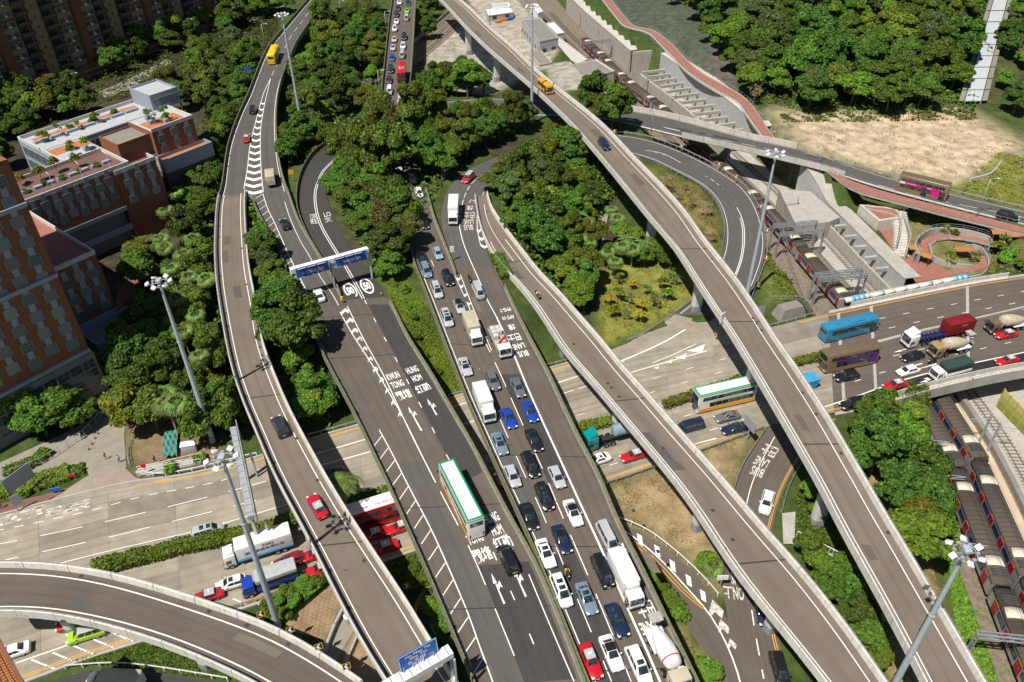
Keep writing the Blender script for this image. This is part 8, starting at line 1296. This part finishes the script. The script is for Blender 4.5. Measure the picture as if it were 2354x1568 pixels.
# street lamps
def street_lamp(base, top, label, arm=1.6, z=None):
    p = PG(*base) if z is None else P(*base, z); h = 1.0
    for hh in np.arange(2, 16, .1):
        if proj((p[0], p[1], p[2]+hh))[1] <= top[1]: h = hh; break
    o = root('street_lamp', p, label, 'street lamp', 'street lamps'); link('pole', MB().tube((0, 0, -.2), (0, 0, h), .1, .06, 8).mesh('pole', 'steel_grey', True), o); link('arm', MB().tube((0, 0, h), (arm, 0, h+.15), .05, k=6).mesh('arm', 'steel_grey'), o); link('lamp_head', bbox((arm+.2, 0, h+.12), (.7, .26, .14), 'white_metal', .04), o)
for b, t, l, z in (((783,33),(776,3),'street lamp above the stone wall behind the elevated road',None),((889,80),(884,27),'street lamp on the edge of the far bridge beside white cars',7.5),((875,228),(868,162),'street lamp where trees meet the far bridge',None),((444,103),(428,45),'street lamp in front of the apartment podium',None),((183,226),(162,169),'street lamp on the lawn by the apartment tower',None),((613,122),(600,56),'street lamp beside the yellow coach',None),((2242,500),(2276,412),'street lamp on the red pavement by the black car',2.8),((2212,447),(2236,392),'street lamp on the grass behind the pink advert bus',None),((1882,385),(1902,320),'street lamp at the edge of the sandy lot',None),((1046,145),(1044,80),'thin lamp post on the concrete yard',None),((1496,305),(1502,250),'street lamp between road bridge and loop road',3.8),((1126,62),(1124,0),'street lamp on the parapet of the long flyover top',12)): street_lamp(b, t, l, z=z)
# ------------------------------------------------------------------ sign gantries
def signboard(o, c, t, n_, w_, h, texts, mat='sign_blue', tilt=0.0):
    a = math.atan2(t[1], t[0]); s = link('sign_panel', MB().box((0, 0, 0), (w_, .12, h)).mesh('sign_panel', mat), o, Vector(c)-Vector(o.location), (tilt, 0, a)); link('sign_border', MB().box((0, -.065, h/2-.06), (w_-.1, .02, .06)).box((0, -.065, -h/2+.06), (w_-.1, .02, .06)).box((w_/2-.06, -.065, 0), (.06, .02, h-.1)).box((-w_/2+.06, -.065, 0), (.06, .02, h-.1)).mesh('sign_border', 'sign_white'), s)
    for tx, x, z, tw, th, mt in texts: me = textmesh(tx, .02).copy(); me.materials.clear(); me.materials.append(MAT[mt]); link('sign_lettering', me, s, (x, -.085, z), (math.pi/2, 0, 0), (tw, th, 1))
    return s
def gpost(o, p, z0, z1, w_=.3): MB().bar((p[0], p[1], z0), (p[0], p[1], z1), w_).build('post', 'steel_grey', o)
zb = 6.6; A1, B1 = P(668, 628, zb+6.2), P(846, 579, zb+6.2); G1 = root('sign_gantry', (A1[0], A1[1], zb), 'white gantry with two blue direction signs spanning both carriageways', 'sign gantry'); d = (B1-A1); Lg = np.linalg.norm(d); t = d/Lg; n_ = np.array([t[1], -t[0], 0])
MB().bar(A1+[0, 0, .5], B1+[0, 0, .5], 1.1, 1.0).build('beam', 'white_metal', G1)
for f in (0.0, .5, 1.0): p = A1+d*f; gpost(G1, p+n_*.3, zb-1.5, p[2]); gpost(G1, p-n_*.3, zb-1.5, p[2], .2)
signboard(G1, A1+d*.26+n_*.72+[0, 0, -.05], t, n_, Lg*.42, 2.3, (('何文田及沙田', 0, -.2, 4.4, .75, 'sign_white'), ('↓', 1.0, -.75, .5, .5, 'sign_white'), ('①', 2.0, -.7, .55, .5, 'sign_yellow'))); signboard(G1, A1+d*.76+n_*.72+[0, 0, -.05], t, n_, Lg*.42, 2.3, (('觀塘及紅磡', 0, -.2, 3.8, .75, 'sign_white'), ('↓', -1.6, -.75, .5, .5, 'sign_white'), ('⑤', -.6, -.75, .55, .5, 'sign_yellow'), ('60', -3.4, -.75, .7, .5, 'sign_white')))
for f0 in (.08, .2, .32, .56, .68, .8): a, b = A1+d*f0+n_*1.0+[0, 0, 1.05], A1+d*(f0+.1)+n_*1.0+[0, 0, 1.05]; MB().bar(a, b, .5, .08).build('sign_light', 'white_metal', G1); MB().bar(a+[0, 0, .05], b+[0, 0, .05], .3, .04).build('light_frame', 'sign_black', G1)
A2, B2 = P(536, 985, 8.0), P(577, 1190, 8.0); G2 = root('sign_gantry', (A2[0], A2[1], 0), 'grey gantry across the highway with signs seen edge on from behind', 'sign gantry'); d = B2-A2; t = d/np.linalg.norm(d); n_ = np.array([t[1], -t[0], 0]); n_ = n_ if n_[0] > 0 else -n_
MB().bar(A2, B2, .9, .8).build('beam', 'steel_grey', G2)
for i in range(14): a = A2+d*(i+.5)/14; MB().bar(a-n_*.7+[0, 0, .5], a+n_*.7+[0, 0, .5], .08, .06).build('walkway_bar', 'steel_grey', G2)
for f in (.14, .4, .66, .9): c = A2+d*f+n_*.75+[0, 0, .5]; MB().bar(c-t*2.4, c+t*2.4, .14, 3.0).build('sign_panel', 'sign_back', G2)
for f in (.2, .97): p = A2+d*f; gpost(G2, p, 0, p[2], .45); gpost(G2, p+n_*1.6, 0, p[2]-2, .25)
A3, B3 = P(868, 1592, 16.0), P(1036, 1496, 16.0); G3 = root('sign_gantry', (A3[0], A3[1], 9.5), 'white gantry with blue Ho Man Tin and Sha Tin sign on the left flyover', 'sign gantry'); d = B3-A3; t = d/np.linalg.norm(d); n_ = np.array([t[1], -t[0], 0]); MB().bar(A3, B3, 1.3, .9).build('beam', 'white_metal', G3)
for i in range(8): a = A3+d*(i+.5)/8; MB().bar(a-n_*.6+[0, 0, .5], a+n_*.6+[0, 0, .5], .1, .08).build('walkway_bar', 'steel_grey', G3)
for f in (0.02, .99): p = A3+d*f; gpost(G3, p, 3.0, 16); gpost(G3, p+n_*.9, 3.0, 15.6, .25)
c = P(962, 1509, 17.4); signboard(G3, c, t, n_, 4.6, 2.9, (('Ho Man Tin', 0, .95, 3.0, .42, 'sign_white'), ('Sha Tin', 0, .45, 2.1, .4, 'sign_white'), ('何文田', -.3, -.12, 2.1, .55, 'sign_white'), ('沙田', -.3, -.68, 1.4, .5, 'sign_white'), ('↓', -.3, -1.15, .4, .4, 'sign_white'), ('①', 1.5, -.55, .6, .6, 'sign_yellow')), tilt=-.12)
for s in (-1.8, -.6, .6, 1.8): MB().bar(c+t*s-n_*.1, A3+d*.56+t*s, .1).build('bracket', 'steel_grey', G3)
# chevron boards
cb = MB().box((0, 0, 0), (.95, .06, .95)).mesh('board', 'sign_black'); cf = MB().box((0, -.035, .44), (.95, .02, .07)).box((0, -.035, -.44), (.95, .02, .07)).box((.44, -.035, 0), (.07, .02, .95)).box((-.44, -.035, 0), (.07, .02, .95)).mesh('border', 'sign_yellow'); ch = MB(); ch.poly([(-.3, 0, 0), (-.02, 0, -.32), (.24, 0, -.32), (-.04, 0, 0)]).poly([(-.3, 0, 0), (-.04, 0, 0), (.24, 0, .32), (-.02, 0, .32)]); chm = ch.mesh('chevron', 'sign_white')
for x, y, z, fl, w_ in ((599,1411,9.9,0,'on the corner flyover beside the ivy'),(667,1447,9.9,0,'on the corner flyover beside the paved bank'),(732,1486,9.9,0,'on the corner flyover beside the footpath'),(796,1531,9.9,0,'on the corner flyover nearest the gantry'),(934,1346,1.6,1,'on the ivy between flyover and viaduct'),(1566,336,4.6,0,'at the start of the loop road bend'),(1653,377,4.2,0,'on the loop road bend by the bridge abutment'),(1692,406,3.6,0,'on the loop road bend by the small bush'),(1749,474,3.0,0,'on the loop road bend above the train'),(1764,529,2.6,0,'on the loop road bend opposite the portals'),(1762,592,2.2,0,'on the loop road bend by the grass slope'),(1741,654,1.8,0,'on the loop road bend below the mast'),(1648,768,1.6,0,'at the painted nose of the slip road'),(1412,302,5.4,0,'in trees under the long flyover')):
    p = P(x, y, z); zg = ROADS['corner_flyover'].C[0][2] if z > 9 else max(ground(p[0], p[1]), -1); o = root('chevron_sign', (p[0], p[1], zg), f'yellow bordered black chevron sign {w_}', 'road sign', 'chevron signs'); hh = p[2]-zg; rz = math.atan2(p[1], p[0])-math.pi/2
    b = link('board', cb, o, (0, 0, hh), (-.25, 0, rz)); link('border', cf, b); link('chevron', chm, b, (0, -.04, 0), None, (-1 if fl else 1, 1, 1)); link('post', MB().bar((0, .06, -.2), (0, .06, hh-.4), .08).mesh('post', 'steel_grey'), o)
# roadside boards, signs, bollards, cones
def board(x, y, z, w_, h, hp, rz, label, mat, posts=2, nm='road_sign', face='sign_back'):
    p = P(x, y, z); o = root(nm, p, label, 'road sign', None, rz); link('panel', MB().box((0, 0, hp+h/2), (w_, .1, h)).mesh('panel', mat), o); link('panel_back', MB().box((0, .07, hp+h/2), (w_*.98, .04, h*.98)).mesh('panel_back', face), o)
    for s in ((-.3, .3) if posts == 2 else (0,)): link('post', MB().bar((s*w_, .12, 0), (s*w_, .12, hp+h*.9), .14).mesh('post', 'steel_grey'), o)
    return o
board(64, 1138, .05, 4.6, 3.0, 2.4, math.radians(60), 'large dark direction board on posts beside the clipped hedge', 'sign_back'); board(50, 1172, .05, 1.4, 2.2, 1.2, math.radians(40), 'small grey sign on posts at the bus stop pavement', 'sign_back'); board(130, 1133, .1, 1.6, .7, .4, .2, 'low blue notice board at the pavement kerb', 'sign_blue'); board(168, 1100, .1, 1.1, .6, .4, .1, 'low red notice at the tip of the hedge', 'sign_red'); board(337, 1090, .1, .8, .8, 1.6, .2, 'round red no entry sign beside the ramp', 'sign_red', 1); board(1715, 1010, .05, 3.0, 2.2, 2.6, math.radians(-70), 'grey backed direction sign on the dry grass by the slip road', 'sign_back', 1); board(1744, 738, .05, 1.6, 2.0, 1.6, .3, 'grey framed sign near the foot of the loop mast', 'sign_back'); board(1658, 745, 11.4, 1.3, 2.0, .4, .8, 'small white sign on the parapet of the long flyover', 'white_metal', 1); board(1655, 1350, .05, 1.6, .9, 1.8, .0, 'small white sign at the tip of the bare earth', 'white_metal', 1); board(1022, 412, 6.4, 1.2, 1.8, 2.2, .3, 'pale sign in weeds beside the loop road', 'white_metal', 1); board(1040, 600, 6.6, .9, 1.4, 2.2, .2, 'small white sign on the nose between joining roads', 'white_metal', 1); board(672, 415, 6.6, 1.2, 1.2, 1.6, .2, 'orange warning sign beside the bare tree', 'sign_yellow', 1); board(571, 170, 7.6, 2.0, 1.2, 1.0, .2, 'small blue sign on the elevated road edge', 'sign_blue', 1); board(662, 180, 6.8, .7, .7, 1.2, 0, 'small round sign beside the elevated road', 'sign_red', 1) if False else None
for i, (x, y) in enumerate(((205,1033),(212,1021),(219,1008),(226,997))): p = P(x, y, .04); o = root('bollard', p, 'pink and white plastic bollard in a row across the driveway', 'bollard', 'bollards across the driveway'); link('post', MB().tube((0, 0, 0), (0, 0, .85), .07, .06, 8).mesh('post', 'sign_red'), o); link('band', MB().tube((0, 0, .45), (0, 0, .62), .08, k=8).mesh('band', 'sign_white'), o); link('foot', MB().tube((0, 0, 0), (0, 0, .06), .2, k=8).mesh('foot', 'chassis'), o)
for x, y, r, l in ((877,678,R5B,'orange traffic cone at the railing by the painted roundels'),(1043,614,R6,'orange traffic cone on the nose between joining roads')): p = r.px(x, y)[0]; o = root('traffic_cone', p, l, 'traffic cone'); link('cone', MB().tube((0, 0, .04), (0, 0, .85), .24, .05, 10).mesh('cone', 'sign_red'), o); link('sleeve', MB().tube((0, 0, .4), (0, 0, .6), .165, .13, 10).mesh('sleeve', 'sign_white'), o); link('foot', MB().box((0, 0, .03), (.55, .55, .06)).mesh('foot', 'chassis'), o)
p = R5A.px(787, 697)[0]; o = root('flashing_beacon', p, 'yellow flashing beacon at the nose between joining carriageways', 'beacon'); link('post', MB().tube((0, 0, 0), (0, 0, .9), .1, k=8).mesh('post', 'steel_grey'), o); link('lamp', sharp(MB().tube((0, 0, .85), (0, 0, 1.5), .34, .26, 12).mesh('lamp', 'sign_yellow')), o)
plain('net_green', (.09, .25, .22), .35, var=.35); p0 = P(380, 1020, .1); q = [P(x, y, .9) for x, y in ((372,1050),(406,1046),(408,985),(378,990))]; mb = MB(); NX = 14
V = [[q[0]*(1-a)*(1-b)+q[1]*a*(1-b)+q[2]*a*b+q[3]*(1-a)*b+np.array([0, 0, .22*math.sin(a*17+b*6)*math.cos(b*13)]) for a in np.linspace(0, 1, NX)] for b in np.linspace(0, 1, NX)]; n0 = mb.vs([v for r_ in V for v in r_])
for i in range(NX-1):
    for j in range(NX-1): mb.face((n0+i*NX+j, n0+i*NX+j+1, n0+(i+1)*NX+j+1, n0+(i+1)*NX+j))
NT_ = root('netting_sheet', q[0], 'shiny green netting sheet stretched over a frame under flowering trees', 'netting'); mb.build('sheet', 'net_green', NT_)
for a in q: MB().bar((a[0], a[1], 0), (a[0], a[1], a[2]+.05), .08).build('post', 'steel_grey', NT_)
o = root('utility_cabinet', P(437, 1036, .05), 'pale grey utility cabinet beside the ramp and mast', 'cabinet', rz=.2); link('cabinet_box', bbox((0, 0, .8), (2.4, 1.2, 1.6), 'panel_grey', .05), o); link('cabinet_top', bbox((0, 0, 1.65), (2.5, 1.3, .12), 'white_metal', .03), o)
def pfence(pts, z, h, label, mat='steel_grey', top='post'):
    q = resample(np.array([P(x, y, z) for x, y in pts]), step=1.6); o = root('fence', q[0], label, 'fence'); me = MB().bar((0, 0, 0), (0, 0, h), .06).mesh('post', mat); mb = MB()
    for a, b in zip(q, q[1:]): mb.bar(a+[0, 0, h], b+[0, 0, h], .06); mb.bar(a+[0, 0, h*.3], b+[0, 0, h*.3], .05)
    mb.build('rails', mat, o)
    for a in q: link('post', me, o, Vector(a-q[0]))
pfence([(0,1108),(60,1082),(110,1062),(200,1000),(235,960)], .05, 1.5, 'grey railing along the driveway under the green trees'); pfence([(300,1075),(292,1040),(305,1000),(330,970)], .05, 1.0, 'low railing around the brown earth bed by the driveway'); pfence([(318,1082),(360,1074),(465,1050)], .3, 1.0, 'white railing along the pedestrian ramp', 'white_metal'); pfence([(318,1096),(380,1078),(462,1064)], .3, 1.0, 'second white railing along the pedestrian ramp', 'white_metal'); pfence([(1360,618),(1368,560),(1378,500),(1392,470)], 1.2, 1.0, 'grey railing along the shaded footpath'); pfence([(1765,690),(1840,690),(1860,720)], 0, 1.0, 'grey railing at the foot of the loop mast'); pfence([(1745,480),(1790,530),(1830,640),(1850,690)], -3.2, 2.0, 'mesh fence along the slope above the train')
wallpx([(795,1385),(770,1430),(750,1480),(735,1515)], -.2, .9, .4, 'low green painted wall along the footpath under the flyover', 'concrete'); wallpx([(830,1440),(812,1480),(790,1530)], -.2, .6, .3, 'low wall along the bank beside the footpath', 'concrete'); wallpx([(2353,348),(2310,360),(2280,395),(2230,410)], 2.8, 3.8, .4, 'low kerb wall curving along the sandy lot', 'concrete_pale')
# bottom-left corner: tiled roof edge of a near building and a service-road lorry roof
plain('roof_tile', (.42, .16, .05), .7, var=.3); p = P(-30, 1560, 20); o = root('tiled_roof_building', (p[0], p[1], 0), 'corner of an orange tiled roof reaching into view', 'building'); q = [P(x, y, 20) for x, y in ((-60,1440),(0,1488),(52,1568),(60,1640),(-60,1640))]; MB().prism([a[:2] for a in q], 14, 19.8).build('wall', 'concrete', o)
A_, B_ = P(-4, 1470, 20), P(56, 1580, 20); dd_ = B_-A_; L_ = np.linalg.norm(dd_); tt = dd_/L_; nn_ = np.array([tt[1], -tt[0], 0]); nn_ = -nn_ if nn_[0] > 0 else nn_; tm_ = MB().box((0, 0, 0), (.36, .42, .08)).mesh('roof_tile', 'roof_tile')
for i in range(int(L_/.4)):
    for j in range(7): c = A_+tt*(i+.5)*.4+nn_*(.25+j*.45)+np.array([0, 0, .15+j*.16]); link('roof_tile', tm_, o, Vector(c)-o.location, (0, -.3, math.atan2(tt[1], tt[0])))
MB().bar(A_+[0, 0, .1], B_+[0, 0, .1], .4, .5).build('gutter', 'brick_orange', o)
T_('box','white','beige',262,1572,R12,-1,'on the corner service road','beige roofed box lorry'); tag(VEH[-1][0], 'beige roofed box lorry on the service road below the ivy slope', 'truck')
# pedestrians
for x, y, rz, sh, lg, z, l in ((244,1056,-.3,(.3,.33,.36),(.3,.25,.2),.03,'person in grey top walking across the driveway mouth'),(276,1063,2.6,(.5,.5,.55),(.03,.05,.2),.03,'person in pale top and blue trousers at the ramp corner'),(357,1063,0,(.15,.18,.25),(.1,.1,.1),.32,'person in dark top walking on the pedestrian ramp'),(1391,491,-1.4,(.75,.75,.75),(.1,.1,.12),1.3,'person in white shirt walking on the shaded footpath'),(801,1432,1.2,(.05,.06,.12),(.05,.05,.06),.05,'person under a white umbrella on the footpath'),(4,1168,.4,(.1,.12,.12),(.05,.05,.06),.08,'person waiting on the bus stop pavement'),(1778,312,-1.2,(.5,.56,.65),(.1,.1,.14),3.68,'person in pale blue shirt on the red footpath'),(2232,879,3.0,(.6,.62,.65),(.1,.1,.12),0,'person in white shirt on the bridge walkway'),(188,1010,1.0,(.3,.4,.5),(.2,.3,.45),.04,'person in blue beside the shaded driveway railing')): person(P(x, y, z), rz, l, sh, lg)
p = P(800, 1432, .05); um = MB(); um.loft([[(r_*math.cos(a), r_*math.sin(a), z_) for a in np.linspace(0, 2*math.pi, 10, endpoint=False)] for r_, z_ in ((.62, 0), (.45, .14), (.2, .24), (.02, .27))]); o = root('umbrella', (p[0]+.2, p[1]-.1, 1.0), 'white umbrella held open on the footpath', 'umbrella'); link('canopy', sharp(um.mesh('canopy', 'sign_white'), .3), o, (0, 0, .95)); link('handle', MB().tube((0, 0, 0), (0, 0, 1.0), .015, k=6).mesh('handle', 'dark_steel'), o)
# cables and roof planting of the college
for i, (u, v, z, k, s) in enumerate(((18,-27.5,19.4,'young0',.8),(22,-27.5,19.4,'young2',.9),(27,-28,19.4,'young0',.7),(32,-28,19.4,'young0',.8),(40,-17,19.3,'young2',1.2),(43,-15,19.3,'young2',1.1),(41,-20,19.2,'young0',.9),(20,-18,19.2,'young1',.8),(18,-14,19.2,'young0',.9),(22,-15,19.2,'young0',.9),(27,-16,10.6,'young1',1.3),(31,-14,10.6,'young0',1.2),(34,-15,10.6,'young0',1.1),(8,-8,19.1,'young0',1.0),(12,-9,19.1,'young0',1.0),(4,-9,19.1,'young1',.9),(16,-8,19.1,'young0',.9),(3,-5,19.1,'bush1',.5),(7,-5,19.1,'bush0',.5),(11,-5,19.1,'bush1',.5),(15,-5,19.1,'bush0',.5),(19,-5,19.1,'bush1',.5),(20,-30.5,19.1,'bush2',.6),(26,-30.5,19.1,'bush1',.6),(32,-30.5,19.1,'bush2',.6),(38,-30.5,19.1,'bush1',.6),(44,-16,19.4,'bush0',.7),(29,-13.5,10.6,'bush0',.7))): tree(0, 0, k, s, 'in the roof garden of the college', world=UV(u, v, z))
mb = MB()
for i in range(8): u = 3+i*2.6; MB().bar(UV(u-.9, -5, 19.35), UV(u+.9, -5, 19.35), .9, .6).build('planter_box', 'grey_tile', BLD)
for u, v in ((40,-17),(43,-15),(41,-20),(20,-18),(18,-14),(22,-15)): MB().box(UV(u, v, 19.5), (1.2, 1.2, .9), EA).build('planter_box', 'grey_tile', BLD)
